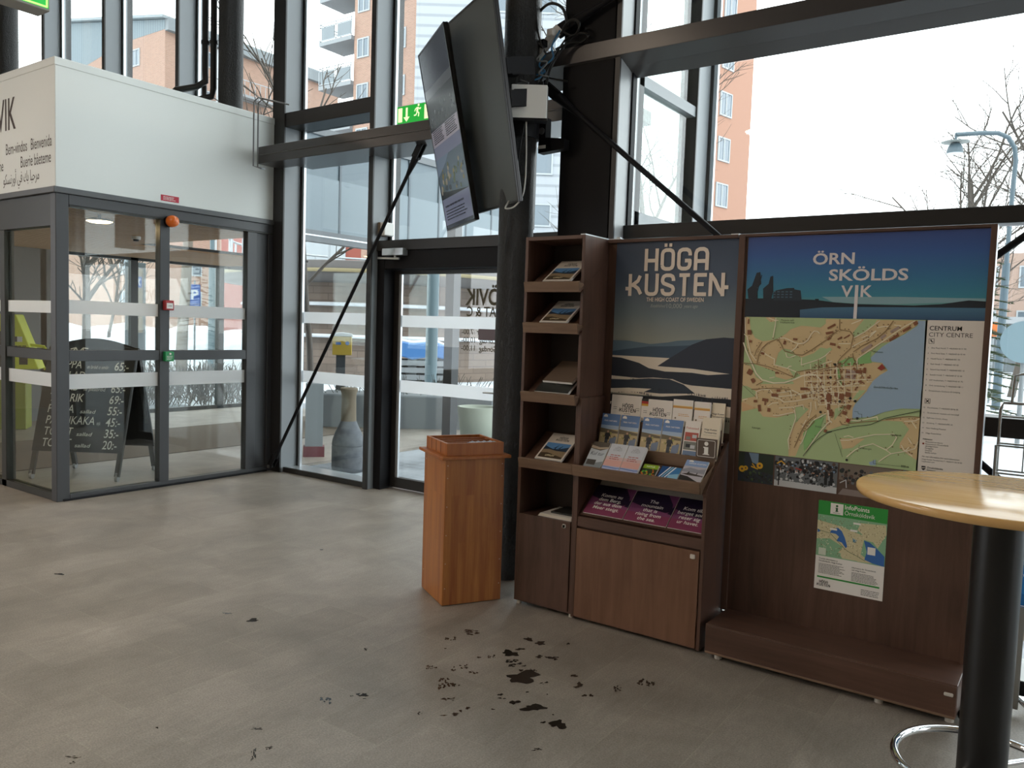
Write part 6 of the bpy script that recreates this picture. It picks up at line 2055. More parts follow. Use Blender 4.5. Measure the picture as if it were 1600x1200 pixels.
# ---------------------------------------------------------------- high table with its foot ring
BIRCH = wood('table_veneer', '#d8a866', '#e6bf84', 'x', .13, .8, .6, .01)
tb = thing('high_table', 'round high table with a light birch top on a thick black post', 'table', (-.16, 2.72, 0))
TX, TY = -.165, 2.715
m = MB()
m.lathe((TX, TY, 1.12), [(.001, -.03), (.36, -.03), (.385, -.024), (.39, -.012), (.388, -.003), (.382, 0), (.001, 0)], BIRCH, 96)
m.build('table_top', tb)
m = MB()
m.lathe((TX, TY, 0), [(.066, 1.09), (.066, .02)], M('post_black', '#0f0f10', .35), 36)
m.lathe((TX, TY, 0), [(.12, 1.09), (.12, 1.075), (.066, 1.07)], M('post_black'), 36)
m.build('post', tb)
m = MB()
m.lathe((TX, TY, 0), [(.001, .022), (.1, .022), (.24, .012), (.26, .004), (.26, 0)], M('post_black'), 48)
m.build('base', tb)
CHR = M('chrome', '#d8dadb', .08, metal=1.0)
m = MB()
m.tube([(TX + .235 * math.cos(2 * pi * i / 48), TY + .235 * math.sin(2 * pi * i / 48), .30) for i in range(48)], .0125, CHR, 12, True)
for k in range(2):
    a = k * pi + .9
    m.cyl((TX + .06 * math.cos(a), TY + .06 * math.sin(a), .30), (TX + .235 * math.cos(a), TY + .235 * math.sin(a), .30), .009, CHR, n=10)
m.build('foot_ring', tb)

# ---------------------------------------------------------------- wire rack and poster stand right of the map board
wr = thing('wire_rack', 'chrome wire leaflet rack beside the map board, behind the table top', 'rack', (.02, 4.115, 0))
WC = M('rack_wire', '#a9aaa8', .25, metal=.9)
m = MB()
for x in (-.28, .30):
    for y in (4.05, 4.15):
        m.tube([(x, y, .05), (x, y, 1.27 if y > 4.1 else 1.12)], .007, WC, 8)
m.tube([(-.28, 4.15, 1.27), (-.27, 4.15, 1.30), (.29, 4.15, 1.30), (.30, 4.15, 1.27)], .007, WC, 8)
m.tube([(-.24, 4.15, 1.30), (-.235, 4.15, 1.42), (-.21, 4.15, 1.43), (.24, 4.15, 1.43), (.26, 4.15, 1.42), (.265, 4.15, 1.30)], .006, WC, 8)
m.build('frame', wr)
for k, z in enumerate((.35, .68, 1.0)):
    m = MB()
    for zz, y in ((z, 4.05), (z + .12, 4.05), (z, 4.15), (z + .12, 4.15), (z + .24, 4.15)):
        m.tube([(-.28, y, zz), (.30, y, zz)], .0045, WC, 6)
    for x in (-.28, .30):
        m.tube([(x, 4.155, z), (x, 4.15, z)], .0045, WC, 6)
        m.tube([(x, 4.155, z + .12), (x, 4.15, z + .12)], .0045, WC, 6)
    for i in range(1, 6):
        x = -.28 + .58 * i / 6
        m.tube([(x, 4.155, z + .12), (x, 4.155, z), (x, 4.15, z), (x, 4.15, z + .24)], .003, WC, 6)
    m.build('basket', wr)
for x in (-.28, .30):
    for y in (4.05, 4.15):
        m = MB()
        m.cyl((x - .012, y, .026), (x + .012, y, .026), .026, BLACK, n=16)
        m.cyl((x, y, .03), (x, y, .06), .009, BLACK, n=10)
        m.build('caster', wr)

m = MB()
m.tube([(-.30, 4.07, .06), (-.30, 4.0, .03), (-.30, 3.75, .025)], .01, WC, 8)
m.ball((-.30, 3.735, .026), .026, BLACK)
m.build('front_foot', wr)

ps = thing('poster_stand', 'low stand with a blue poster on a flat grey post by the window sill', 'stand', (.06, 3.97, 0))
m = MB()
PBL = M('poster_blue', '#2d86cf', .4)
x0, y0 = -.185, 3.96
m.box(x0, y0, .32, x0 + .5, y0 + .012, .76, M('stand_board', '#b5b7b6', .45))
m.build('board', ps)
m = MB()
A = Art(m, (x0, y0 - .0006, .32), XU, Z, lift=.0005)
A.rect(0, 0, .5, .44, PWHITE, 1)
A.rect(0, .07, .5, .42, PBL, 2)
A.poly([(0, .09), (.5, .09), (.5, .2), (.3, .17), (0, .2)], M('poster_blue_deep', '#1f6fb4', .4), 3)
for i, s_ in enumerate(('LIGA', 'dk pr', 'Visst', 'ellner')):
    A.text(s_, .018, .385 - i * .024, .022, PWHITE, 4)
A.text('i enkelt', .018, .27, .02, PWHITE, 4)
A.text('R . S E', .012, .155, .05, PWHITE, 4, .012)
A.line([(.012, .145), (.4, .145)], .003, PWHITE, 4)
for k in range(5):
    A.disc(.03 + k * .05, .09, .025, PWHITE, 3, 14)
m.build('poster_sheet', ps)
m = MB()
m.box(x0 + .025, y0 - .008, .02, x0 + .06, y0 - .001, .46, M('stand_post', '#8f918f', .4, .3))
m.build('post', ps, .002)
m = MB()
m.tube([(x0 + .06, y0 + .02, .06), (x0 + .20, y0 - .16, .02), (x0 + .36, y0 - .16, .016), (x0 + .42, y0 + .02, .016), (x0 + .36, y0 + .2, .016), (x0 + .20, y0 + .2, .016), (x0 + .06, y0 + .04, .05)], .014, CHR, 10)
m.build('base_loop', ps)

# ---------------------------------------------------------------- wet footprints
WET = M('wet_floor', '#2b2621', .12, spec=.6)
m = MB()
r_ = random.Random(17)
WETS = [(-2.176,3.302,0.015,0.013,-0.012,0.017,0),(-2.104,3.298,0.02,0.017,-0.011,0.017,0),(-2.137,3.172,0.017,0.014,-0.006,0.009,0),(-2.145,3.098,0.026,0.022,-0.02,0.028,0),(-2.06,3.025,0.041,0.035,-0.025,0.036,1),(-1.946,2.922,0.051,0.042,-0.033,0.047,0),(-1.979,3.179,0.045,0.037,-0.019,0.029,1),(-1.992,3.382,0.007,0.006,-0.004,0.007,0),(-2.45,3.193,0.042,0.036,-0.024,0.031,1),(-2.48,3.056,0.022,0.019,-0.02,0.024,1),(-2.42,2.944,0.003,0.003,-0.003,0.004,0),(-2.191,3.011,0.014,0.012,-0.014,0.018,1),(-2.231,2.964,0.006,0.005,-0.005,0.006,0),(-2.332,2.74,0.02,0.017,-0.018,0.021,1),(-2.219,2.837,0.017,0.014,-0.018,0.022,1),(-2.246,2.787,0.013,0.011,-0.018,0.021,1),(-2.151,2.813,0.02,0.017,-0.011,0.013,1),(-2.177,2.647,0.019,0.016,-0.037,0.044,1),(-2.139,2.662,0.009,0.007,-0.01,0.012,0),(-2.115,2.673,0.003,0.002,-0.003,0.004,0),(-2.069,2.543,0.023,0.019,-0.009,0.011,1),(-1.962,2.46,0.01,0.008,-0.007,0.008,0),(-1.962,2.495,0.004,0.003,-0.006,0.008,0),(-1.955,2.533,0.007,0.006,-0.006,0.007,0),(-1.991,2.422,0.009,0.007,-0.003,0.003,0),(-2.075,2.375,0.008,0.006,-0.011,0.012,1),(-1.923,2.715,0.008,0.007,-0.005,0.007,0),(-1.906,2.688,0.005,0.004,-0.003,0.005,0),(-1.889,2.697,0.004,0.003,-0.003,0.004,0),(-1.836,2.696,0.016,0.013,-0.009,0.013,0),(-1.747,2.707,0.033,0.027,-0.016,0.024,0),(-1.594,2.651,0.024,0.019,-0.017,0.027,0),(-1.648,2.627,0.007,0.006,-0.004,0.006,0),(-1.652,2.706,0.003,0.003,-0.002,0.004,0),(-1.777,3.079,0.013,0.011,-0.005,0.008,0),(-1.71,3.016,0.011,0.009,-0.009,0.016,0),(-1.707,2.989,0.013,0.011,-0.004,0.007,0),(-1.64,2.937,0.009,0.007,-0.004,0.007,0),(-1.618,2.955,0.007,0.006,-0.005,0.009,0),(-1.848,2.808,0.004,0.004,-0.003,0.005,0),(-1.77,2.845,0.003,0.002,-0.002,0.003,0),(-1.869,2.589,0.005,0.004,-0.003,0.004,0),(-1.836,2.942,0.006,0.005,-0.004,0.005,0),(-1.848,2.919,0.009,0.007,-0.005,0.008,1),(-1.995,2.973,0.009,0.008,-0.005,0.007,0),(-1.952,3.014,0.014,0.011,-0.008,0.012,1),(-3.421,2.587,0.02,0.017,-0.018,0.014,0),(-3.605,2.562,0.017,0.015,-0.006,0.005,0),(-2.473,1.89,0.019,0.015,-0.01,0.007,1),(-2.326,1.766,0.008,0.007,-0.044,0.033,1),(-2.323,1.832,0.011,0.009,-0.01,0.008,1),(-2.796,1.371,0.027,0.022,-0.008,0.004,1),(-2.764,1.349,0.008,0.006,-0.01,0.005,1),(-2.767,1.664,0.004,0.003,-0.005,0.003,0),(-2.446,2.216,0.02,0.017,-0.026,0.023,1),(-2.374,2.326,0.033,0.027,-0.021,0.02,1),(-4.904,2.322,0.022,0.019,-0.012,0.006,0),(-2.701,2.69,0.009,0.008,-0.013,0.013,1),(-4.171,3.709,0.009,0.008,-0.01,0.009,0),(-1.562,3.087,0.015,0.012,-0.015,0.029,1),(-1.5,3.214,0.023,0.019,-0.02,0.041,1),(-1.463,3.236,0.006,0.005,-0.008,0.016,0),(-1.556,2.439,0.016,0.013,-0.006,0.009,1)]


def wet_blob(cx, cy, ax, ay, bx_, by_, s=1.0, n=22, rough=.35):
    ph = [r_.uniform(0, 6.28) for _ in range(4)]
    q = []
    for i in range(n):
        a = 2 * pi * i / n
        k = s * (.8 + rough * (.5 * math.sin(2 * a + ph[0]) + .45 * math.sin(3 * a + ph[1]) + .35 * math.sin(5 * a + ph[2]) + .25 * math.sin(7 * a + ph[3])))
        q.append((cx + k * (ax * math.cos(a) + bx_ * math.sin(a)), cy + k * (ay * math.cos(a) + by_ * math.sin(a)), .0006 + 1e-5 * (len(m.f) % 40)))
    ar = sum(q[i][0] * q[(i + 1) % n][1] - q[(i + 1) % n][0] * q[i][1] for i in range(n))
    m.poly(q if ar > 0 else q[::-1], WET)


for cx, cy, ax, ay, bx_, by_, s_ in WETS:
    if s_ == 0:
        wet_blob(cx, cy, ax, ay, bx_, by_, 1.3)
    else:
        for k in range(11):
            u_, v_ = r_.uniform(-.85, .85), r_.uniform(-.8, .8)
            wet_blob(cx + ax * u_ + bx_ * v_, cy + ay * u_ + by_ * v_, ax, ay, bx_, by_, r_.uniform(.15, .34), 12, .5)
tag(m.build('wet_footprints'), 'scattered dark wet shoe prints and drips on the grey floor tiles', 'wet marks', kind='stuff')

# ================================================================ OUTSIDE
def pol(az, r):
    a = math.radians(az)
    return r * math.sin(a), r * math.cos(a)


def brick(name, c1, c2, mortar, bw=.25, rh=.075, rough=.8, ms=.012):
    m = M(name, c1, rough)
    t = NT(m)
    v = t.coords()
    s_ = t.n('ShaderNodeSeparateXYZ')
    t.l(v, s_.inputs[0])
    ad = t.n('ShaderNodeMath', operation='ADD')
    t.l(s_.outputs['X'], ad.inputs[0])
    t.l(s_.outputs['Y'], ad.inputs[1])
    cm = t.n('ShaderNodeCombineXYZ')
    t.l(ad.outputs[0], cm.inputs[0])
    t.l(s_.outputs['Z'], cm.inputs[1])
    b_ = t.n('ShaderNodeTexBrick')
    b_.inputs['Scale'].default_value = 1
    b_.inputs['Brick Width'].default_value = bw
    b_.inputs['Row Height'].default_value = rh
    b_.inputs['Mortar Size'].default_value = ms
    b_.inputs['Color1'].default_value = lin(c1)
    b_.inputs['Color2'].default_value = lin(c2)
    b_.inputs['Mortar'].default_value = lin(mortar)
    t.l(cm.outputs[0], b_.inputs['Vector'])
    t.col(b_.outputs['Color'])
    return m


SNOW = M('snow', '#b8bcc0', .8)
_t = NT(SNOW)
_f = _t.noise(_t.coords((1, 1, 1)), .5, 6, .6)
_t.col(_t.ramp(_f, [(.35, '#a9afb5'), (.6, '#c4c8cc')]))
PAVE = M('paving', '#6b7075', .55)
_t = NT(PAVE)
_b = _t.n('ShaderNodeTexBrick')
_b.inputs['Scale'].default_value = 1
_b.inputs['Brick Width'].default_value = .3
_b.inputs['Row Height'].default_value = .15
_b.inputs['Mortar Size'].default_value = .006
_b.inputs['Color1'].default_value = lin('#6a7076')
_b.inputs['Color2'].default_value = lin('#5c6268')
_b.inputs['Mortar'].default_value = lin('#8a8f94')
_t.l(_t.coords(), _b.inputs['Vector'])
_f = _t.noise(_t.coords((1, 1, 1)), .8, 5, .6)
_t.col(_t.mix(_t.ramp(_f, [(.42, '#000000'), (.62, '#ffffff')]), _b.outputs['Color'], '#93999f'))
b = MB()
b.box(-110, 5.73, -.3, 70, 160, -.06, SNOW)
b.box(-110, -40, -.3, -14.3, 5.73, -.06, SNOW)
struct('ground', b)
b = MB()
b.box(-12.4, 5.73, -.07, -2.5, 12.5, -.03, PAVE)
b.box(-2.5, 4.57, -.07, 10, 9.5, -.03, PAVE)
b.box(-24, 4.2, -.07, -12.4, 8.6, -.035, PAVE)
struct('pavement', b)

# porch canopy beyond the facade
FP = M('canopy_panel_low', '#7d8a92', .35, spec=.5)
FPU = M('canopy_panel_shaded', '#66747d', .35, spec=.5)  # upper panels darkened for the shading inside the canopy
RAILG = M('canopy_rail', '#6c7074', .4)
cn = thing('porch_canopy', 'pale grey panelled porch canopy outside, seen through the glass above the door', 'canopy', (-6.9, 5.75, 0))
for i in range(7):
    y0, y1 = 5.75 + .565 * i, 5.75 + .565 * (i + 1)
    m = MB()
    m.box(-6.93, y0 + .012, 2.55, -6.90, y1 - .012, 3.14, FP)
    m.box(-6.94, y0 + .012, 3.14, -6.91, y1 - .012, 3.60, FPU)
    m.build('panel', cn)
    m = MB()
    m.box(-6.955, y1 - .014, 2.5, -6.895, y1 + .014, 3.6, M('canopy_joint', '#59626a', .4))
    m.build('upright', cn)
m = MB()
m.box(-6.98, 5.75, 2.43, -6.88, 9.75, 2.555, RAILG)
m.box(-6.90, 5.75, 2.49, -6.875, 9.75, 2.505, ALU)
m.build('lower_rail', cn)
m = MB()
m.box(-12.4, 5.75, 3.58, -6.88, 9.75, 3.66, RAILG)
m.build('roof', cn)
for y in (9.65,):
    for x in (-7.0, -12.3):
        m = MB()
        m.box(x - .06, y - .06, -.03, x + .06, y + .06, 2.5, RAILG)
        m.build('post', cn)

BRK = brick('orange_brick', '#9c7664', '#8d6857', '#988a7e')
BRL = brick('pale_brick', '#9a7662', '#8f6a56', '#8f8074')
PLA = M('orange_plaster', '#97715f', .8)
WINW = M('window_frame_white', '#9aa0a4', .5)
WING = M('window_glass_far', '#5e6a74', .12, spec=.7)
CURT = M('curtain_white', '#8d9298', .8)


def far_window(parent, p, u, w, h, panes=2, curtain=False):
    """window on an outside wall; p = lower left corner on the wall, u = along the wall, outward = to the viewer's side"""
    p, u = Vector(p), Vector(u).normalized()
    n_ = Vector((u.y, -u.x, 0))
    q = MB()
    v = Vector((0, 0, 1))
    B_ = Matrix((u, v, n_)).transposed().to_4x4()
    B_.translation = p
    q.T = B_
    t_ = .09
    q.box(0, 0, -.05, w, t_, .05, WINW)
    q.box(0, h - t_, -.05, w, h, .05, WINW)
    q.box(0, t_, -.05, t_, h - t_, .05, WINW)
    q.box(w - t_, t_, -.05, w, h - t_, .05, WINW)
    for i in range(1, panes):
        q.box(w * i / panes - .04, t_, -.05, w * i / panes + .04, h - t_, .05, WINW)
    f = q.build('window', parent)
    q = MB()
    q.T = B_
    q.box(t_, t_, -.02, w - t_, h - t_, .01, WING)
    if curtain:
        for i in range(5):
            x = t_ + (w - 2 * t_) * (i + .2) / 5
            q.box(x, t_, .01, x + w * .06, h - t_, .014, CURT)
    q.build('pane', f)


# apartment tower with balconies
ap = thing('apartment_building', 'tall orange brick apartment tower with three stacked balconies', 'building', (-38.8, 41, 0))
m = MB()
m.box(-41.68, 39.17, -.1, -35.89, 41.6, 32, BRK)
m.box(-41.0, 41.6, -.1, -35.9, 47, 21.7, BRL)
m.build('walls', ap)
for z in (22.45, 19.46, 16.45, 13.5, 10.5):
    far_window(ap, (-41.34, 39.16, z), (1, 0, 0), 1.1, 1.3)
    far_window(ap, (-38.0, 39.16, z), (1, 0, 0), 1.1, 1.3)
CONC = M('balcony_concrete', '#83878a', .7)
BPAN = M('balcony_panel', '#6f777c', .5)
for z in (24.0, 21.05, 18.05, 15.1):
    m = MB()
    m.box(-44.9, 38.9, z - .28, -41.68, 41.2, z, CONC)
    bl = m.build('balcony', ap)
    m = MB()
    m.box(-44.7, 38.92, z + .08, -43.4, 38.97, z + .95, BPAN)
    m.box(-43.1, 38.92, z + .08, -41.8, 38.97, z + .95, BPAN)
    m.build('panel', bl)
    m = MB()
    for zz in (z + .08, z + 1.0, z + 1.2):
        m.bar((-44.9, 38.93, zz), (-41.68, 38.93, zz), .05, .05, WINW)
        m.bar((-44.87, 38.93, zz), (-44.87, 41.2, zz), .05, .05, WINW)
    for x in (-44.87, -43.25, -41.72):
        m.bar((x, 38.93, z), (x, 38.93, z + 1.2), .05, .05, WINW)
    m.build('railing', bl)
m = MB()
m.box(-43.4, 41.2, -.1, -41.68, 41.6, 32, M('recess_wall', '#7f8488', .7))
m.build('balcony_wall', ap)

# long brick building at the left with a metal-clad gable
lb = thing('apartment_building', 'long brick building with a blue-grey metal gable at the upper left', 'building', (-63, 42, 0))
m = MB()
m.box(-76, 34.91, -.1, -57.33, 52, 23.0, BRK)
m.build('walls', lb)


def siding(name, c1, c2, axis, sc):
    m = M(name, c1, .6)
    t = NT(m)
    w_ = t.n('ShaderNodeTexWave', wave_type='BANDS', bands_direction=axis)
    w_.inputs['Scale'].default_value = sc
    t.l(t.coords(), w_.inputs['Vector'])
    t.col(t.ramp(w_.outputs['Fac'], [(.1, c2), (.25, c1)]))
    return m


MET = siding('metal_cladding', '#69767c', '#56636a', 'X', 1.0)
m = MB()
m.prism([(-57.3, 34.9, 23.0), (-57.3, 34.9, 23.7), (-72.4, 34.9, 26.2), (-72.4, 34.9, 20), (-69.8, 34.9, 22.0), (-63, 34.9, 23.0)], (0, 5, 0), MET)
m.build('gable_cladding', lb)
m = MB()
m.prism([(-57.0, 34.5, 23.7), (-57.0, 34.5, 23.9), (-72.7, 34.5, 26.5), (-72.7, 34.5, 26.3)], (0, 17.6, 0), M('roof_edge', '#7e878b', .6))
m.box(-57.33, 34.9, 22.9, -56.9, 52, 23.75, M('eaves', '#70777b', .6))
m.build('roof', lb)
far_window(lb, (-62.44, 34.9, 20.9), (1, 0, 0), 1.7, 1.3, 3)
far_window(lb, (-62.44, 34.9, 17.5), (1, 0, 0), 1.7, 1.3, 3)
for z in (4.9, 2.3):
    far_window(lb, (-63.6, 34.9, z), (1, 0, 0), 1.6, 1.3, 3)
    far_window(lb, (-57.32, 36.4, z), (0, 1, 0), 1.7, 1.4, 2)
    far_window(lb, (-57.32, 40.4, z), (0, 1, 0), 1.7, 1.2, 2)
for z in (21.2, 18.2):
    far_window(lb, (-57.32, 37.9, z), (0, 1, 0), .9, 1.2, 1)
    far_window(lb, (-57.32, 46.0, z), (0, 1, 0), 1.0, 1.2, 2)
m = MB()
m.bar((-57.25, 39.3, 22.8), (-57.25, 39.3, 0), .12, .12, M('downpipe_white', '#b0b4b6', .5))
m.build('downpipe', lb)
for z in (19.6, 16.6):
    m = MB()
    m.box(-57.33, 40.0, z - .2, -56.0, 44.0, z, CONC)
    bl = m.build('balcony', lb)
    m = MB()
    m.bar((-56.05, 40.0, z + 1.1), (-56.05, 44.0, z + 1.1), .06, .06, WINW)
    for i in range(9):
        m.bar((-56.05, 40 + i * .5, z), (-56.05, 40 + i * .5, z + 1.1), .04, .04, WINW)
    m.build('railing', bl)

# orange plastered block to the right
rb = thing('apartment_building', 'orange plastered block with a column of white windows, seen through the right-hand window', 'building', (-19.7, 48.5, 0))
u = Vector((.2, .98, 0))
n_ = Vector((u.y, -u.x, 0))
p0 = Vector((-19.72, 48.49, -.1))
m = MB()
back = Vector((-.385, .923, 0))
m.prism([p0, p0 + u * 4.48, p0 + u * 4.48 + back * 10, p0 + back * 14], (0, 0, 34), PLA)
m.build('walls', rb)
for z in (24.2, 21.3, 18.3, 15.4, 12.6, 9.75, 6.9):
    far_window(rb, p0 + u * .75 + n_ * .02 + Vector((0, 0, z + .1)), u, 1.35, 1.5, 2, True)
m = MB()
q0 = p0 + u * .05 + n_ * .1
m.bar(q0, q0 + Vector((0, 0, 34)), .16, .16, M('downpipe_white'))
m.build('downpipe', rb)
m = MB()
m.prism([p0 + back * .3, p0 + back * .3 - n_ * .22, p0 + back * 8 - n_ * .22, p0 + back * 8], (0, 0, 34), BRK)
m.build('brick_strip', rb)

# pale clad house
HSD = siding('white_boards', '#979ca2', '#83888e', 'Z', .55)
wh = thing('clad_house', 'pale board-clad house between the round column and the black post', 'house', (-26, 38, 0))
a, b_ = Vector((-31.5, 34.2, -.1)), Vector((-24.2, 39.4, -.1))
u = (b_ - a).normalized()
n_ = Vector((u.y, -u.x, 0))
m = MB()
m.prism([a, b_, b_ - n_ * 4, a - n_ * 4], (0, 0, 26), HSD)
m.build('walls', wh)
for z in (4.4, 7.4, 10.3, 13.3, 16.2, 19.1):
    for s_ in (3.2, 5.8):
        far_window(wh, a + u * s_ + n_ * .02 + Vector((0, 0, z + .1)), u, 2.1, 1.55 if z > 9 else 1.3, 2)

# lower buildings and street things seen through the door and the glass beside it
rh = thing('red_building', 'red building behind the kiosk, seen through the glass beside the door', 'building', (-28, 25, 0))
m = MB()
x, y = pol(-48.9, 38)
m.T = Matrix.Translation((x, y, 0)) @ Matrix.Rotation(math.radians(47), 4, 'Z')
m.box(-4.2, 0, -.1, 1.9, 6, 7.5, M('red_boards', '#83453a', .8))
m.build('walls', rh)
m = MB()
m.T = Matrix.Translation((x, y, 0)) @ Matrix.Rotation(math.radians(47), 4, 'Z')
m.box(-1.2, -.08, 4.4, 1.2, .02, 5.6, WINW)
m.build('window', rh)
kx, ky = pol(-44.2, 27.5)
ks = thing('round_kiosk', 'round timber kiosk with snow on its ledges, seen through the glass door', 'kiosk', (kx, ky, 0))
KW = brick('kiosk_boards', '#74655a', '#62564d', '#584c44', 1.2, .2, .8, .012)
m = MB()
m.lathe((kx, ky, 0), [(4.4, -.1), (4.4, 2.75)], KW, 48)
m.build('wall', ks)
m = MB()
KR = M('kiosk_fascia', '#54504e', .7)
m.lathe((kx, ky, 0), [(4.4, 2.7), (5.2, 2.75), (5.25, 3.25), (4.9, 3.3), (.01, 3.7)], KR, 48)
m.lathe((kx, ky, 0), [(5.28, 2.95), (5.3, 3.0), (5.28, 3.05)], M('kiosk_yellow_band', '#84795a', .7), 48)
m.build('roof', ks)
for z in (1.15, 1.6, 2.05):
    m = MB()
    m.lathe((kx, ky, 0), [(4.4, z), (4.62, z), (4.66, z + .04), (4.62, z + .1), (4.4, z + .1)], SNOW, 48)
    m.build('snowy_ledge', ks)
m = MB()
for i in range(28):
    a = 2 * pi * i / 28
    m.bar((kx + 5 * math.cos(a), ky + 5 * math.sin(a), 3.25), (kx + 5 * math.cos(a), ky + 5 * math.sin(a), 4.1), .05, .05, WINW)
m.tube([(kx + 5 * math.cos(2 * pi * i / 48), ky + 5 * math.sin(2 * pi * i / 48), 4.1) for i in range(48)], .04, WINW, 6, True)
m.build('railing', ks)
wx, wy = pol(-48.3, 24.3)
m = MB()
m.T = Matrix.Translation((wx, wy, 0)) @ Matrix.Rotation(math.radians(48), 4, 'Z')
m.box(-.42, -.1, .9, .42, .06, 2.5, WINW)
m.box(-.34, -.12, .98, .34, -.09, 2.42, M('kiosk_glass', '#7d898c', .15))
m.build('hatch', ks)


def car(label, x, y, rz, col, snow=True):
    t = thing('parked_car', label, 'car', (x, y, -.05), rz)
    T = Matrix.Translation((x, y, -.05)) @ Matrix.Rotation(rz, 4, 'Z')
    P_ = M('car_paint_' + col[1:], col, .25, coat=.6)
    prof = [(-2.1, .32), (-2.15, .62), (-2.05, .85), (-1.2, .95), (-.55, 1.42), (.85, 1.46), (1.55, 1.0), (2.1, .92), (2.15, .6), (2.1, .32)]
    q = MB()
    q.T = T
    q.prism([(a, -.84, b_) for a, b_ in prof], (0, 1.68, 0), P_)
    q.build('body', t, .05, 2)
    q = MB()
    q.T = T
    for s_ in (-.851, .841):
        q.prism([(-1.0, s_, .98), (-.5, s_, 1.34), (.12, s_, 1.36), (.12, s_, .98)], (0, .01, 0), M('car_glass', '#2b3136', .1))
        q.prism([(.22, s_, .98), (.22, s_, 1.36), (.8, s_, 1.38), (1.3, s_, 1.02)], (0, .01, 0), M('car_glass'))
    q.build('side_windows', t)
    for a in (-1.35, 1.35):
        for s_ in (-.86, .86):
            q = MB()
            q.T = T
            q.cyl((a, s_ - .09, .32), (a, s_ + .09, .32), .32, M('tyre', '#1d1d1e', .8), n=22)
            q.cyl((a, s_ - .1, .32), (a, s_ + .1, .32), .19, M('wheel_rim', '#8a8d90', .35, .7), n=16)
            q.build('wheel', t)
    if snow:
        q = MB()
        q.T = T
        q.prism([(-.6, -.7, 1.42), (-.5, -.7, 1.53), (.75, -.7, 1.55), (.9, -.7, 1.46)], (0, 1.4, 0), SNOW)
        q.build('snow_cover', t, .03)


x, y = pol(-42.0, 19.5)
cs = thing('covered_stack', 'low stack under a bright blue tarpaulin with snow, seen through the glass door', 'covered stack', (x, y, -.05))
T = Matrix.Translation((x, y, -.05)) @ Matrix.Rotation(math.radians(41), 4, 'Z')
m = MB()
m.T = T
for k in range(5):
    m.box(-.9, -.5, .17 * k, .75, .5, .17 * k + .12, M('pallet_grey', '#767a7c', .8))
    for q_ in range(3):
        m.box(-.9 + q_ * .7, -.45, .17 * k + .12, -.7 + q_ * .7, .45, .17 * k + .17, M('pallet_dark', '#4c5052', .8))
m.build('pallets', cs)
m = MB()
m.T = T
m.prism([(-1.0, -.55, .84), (-.98, -.55, 1.16), (-.6, -.55, 1.27), (-.1, -.55, 1.2), (.4, -.55, 1.26), (.85, -.55, 1.12), (.87, -.55, .80), (.4, -.55, .9), (-.1, -.55, .82), (-.5, -.55, .92)], (0, 1.1, 0), M('tarpaulin_blue', '#3a6aa0', .6))
m.build('tarpaulin', cs, .03)
m = MB()
m.T = T
m.prism([(-.9, -.5, 1.18), (-.6, -.5, 1.31), (-.1, -.5, 1.24), (.4, -.5, 1.30), (.75, -.5, 1.16)], (0, 1.0, 0), SNOW)
m.build('snow_cover', cs, .02)

x, y = pol(-47.2, 14.6)
lbx = thing('letter_box', 'yellow letter box on a dark post outside the glass beside the door', 'letter box', (x, y, -.04))
YL = M('letterbox_yellow', '#a88f35', .45)
T = Matrix.Translation((x, y, 0)) @ Matrix.Rotation(math.radians(47), 4, 'Z')
m = MB()
m.T = T
m.box(-.17, -.12, 1.0, .17, .12, 1.33, YL)
m.prism([(-.19, -.14, 1.33), (.19, -.14, 1.33), (.17, -.14, 1.38), (0, -.14, 1.40), (-.17, -.14, 1.38)], (0, .28, 0), SNOW)
m.build('box', lbx, .01)
m = MB()
m.T = T
m.box(-.1, -.06, -.04, .06, .06, 1.0, M('post_dark', '#33383d', .6))
m.build('post', lbx)
m = MB()
m.T = T
A = Art(m, (-.17, -.1205, 1.0), XU, Z, lift=.0006)
A.disc(.26, .21, .035, M('letterbox_blue', '#3d5f96', .5), 1, 16)
A.rect(.06, .18, .15, .23, M('letterbox_blue'), 1)
m.build('emblem', lbx)

# concrete ash bin just outside
ab = thing('ash_bin', 'grey concrete bottle-shaped ash bin outside the glass beside the door', 'ash bin', (-6.36, 6.03, -.03))
CN = M('concrete_grey', '#565a61', .8)
_t = NT(CN)
_t.col(_t.ramp(_t.noise(_t.coords((1, 1, 1)), 14, 5), [(.3, '#4b4f56'), (.7, '#62666c')]))
cx, cy = -6.38, 6.02
m = MB()
m.lathe((cx, cy, -.03), [(.001, 0), (.165, 0), (.172, .05), (.172, .27), (.168, .28)], CN, 36)
m.build('base', ab)
m = MB()
m.lathe((cx, cy, -.03), [(.170, .283), (.172, .30), (.165, .345), (.14, .42), (.10, .50), (.082, .545)], CN, 36)
m.build('shoulder', ab)
m = MB()
m.lathe((cx, cy, -.03), [(.082, .54), (.08, .6), (.076, .78), (.08, .84), (.095, .885), (.088, .9), (.05, .89), (.03, .8)], M('neck_tan', '#6e6353', .8), 32)
m.build('neck', ab)

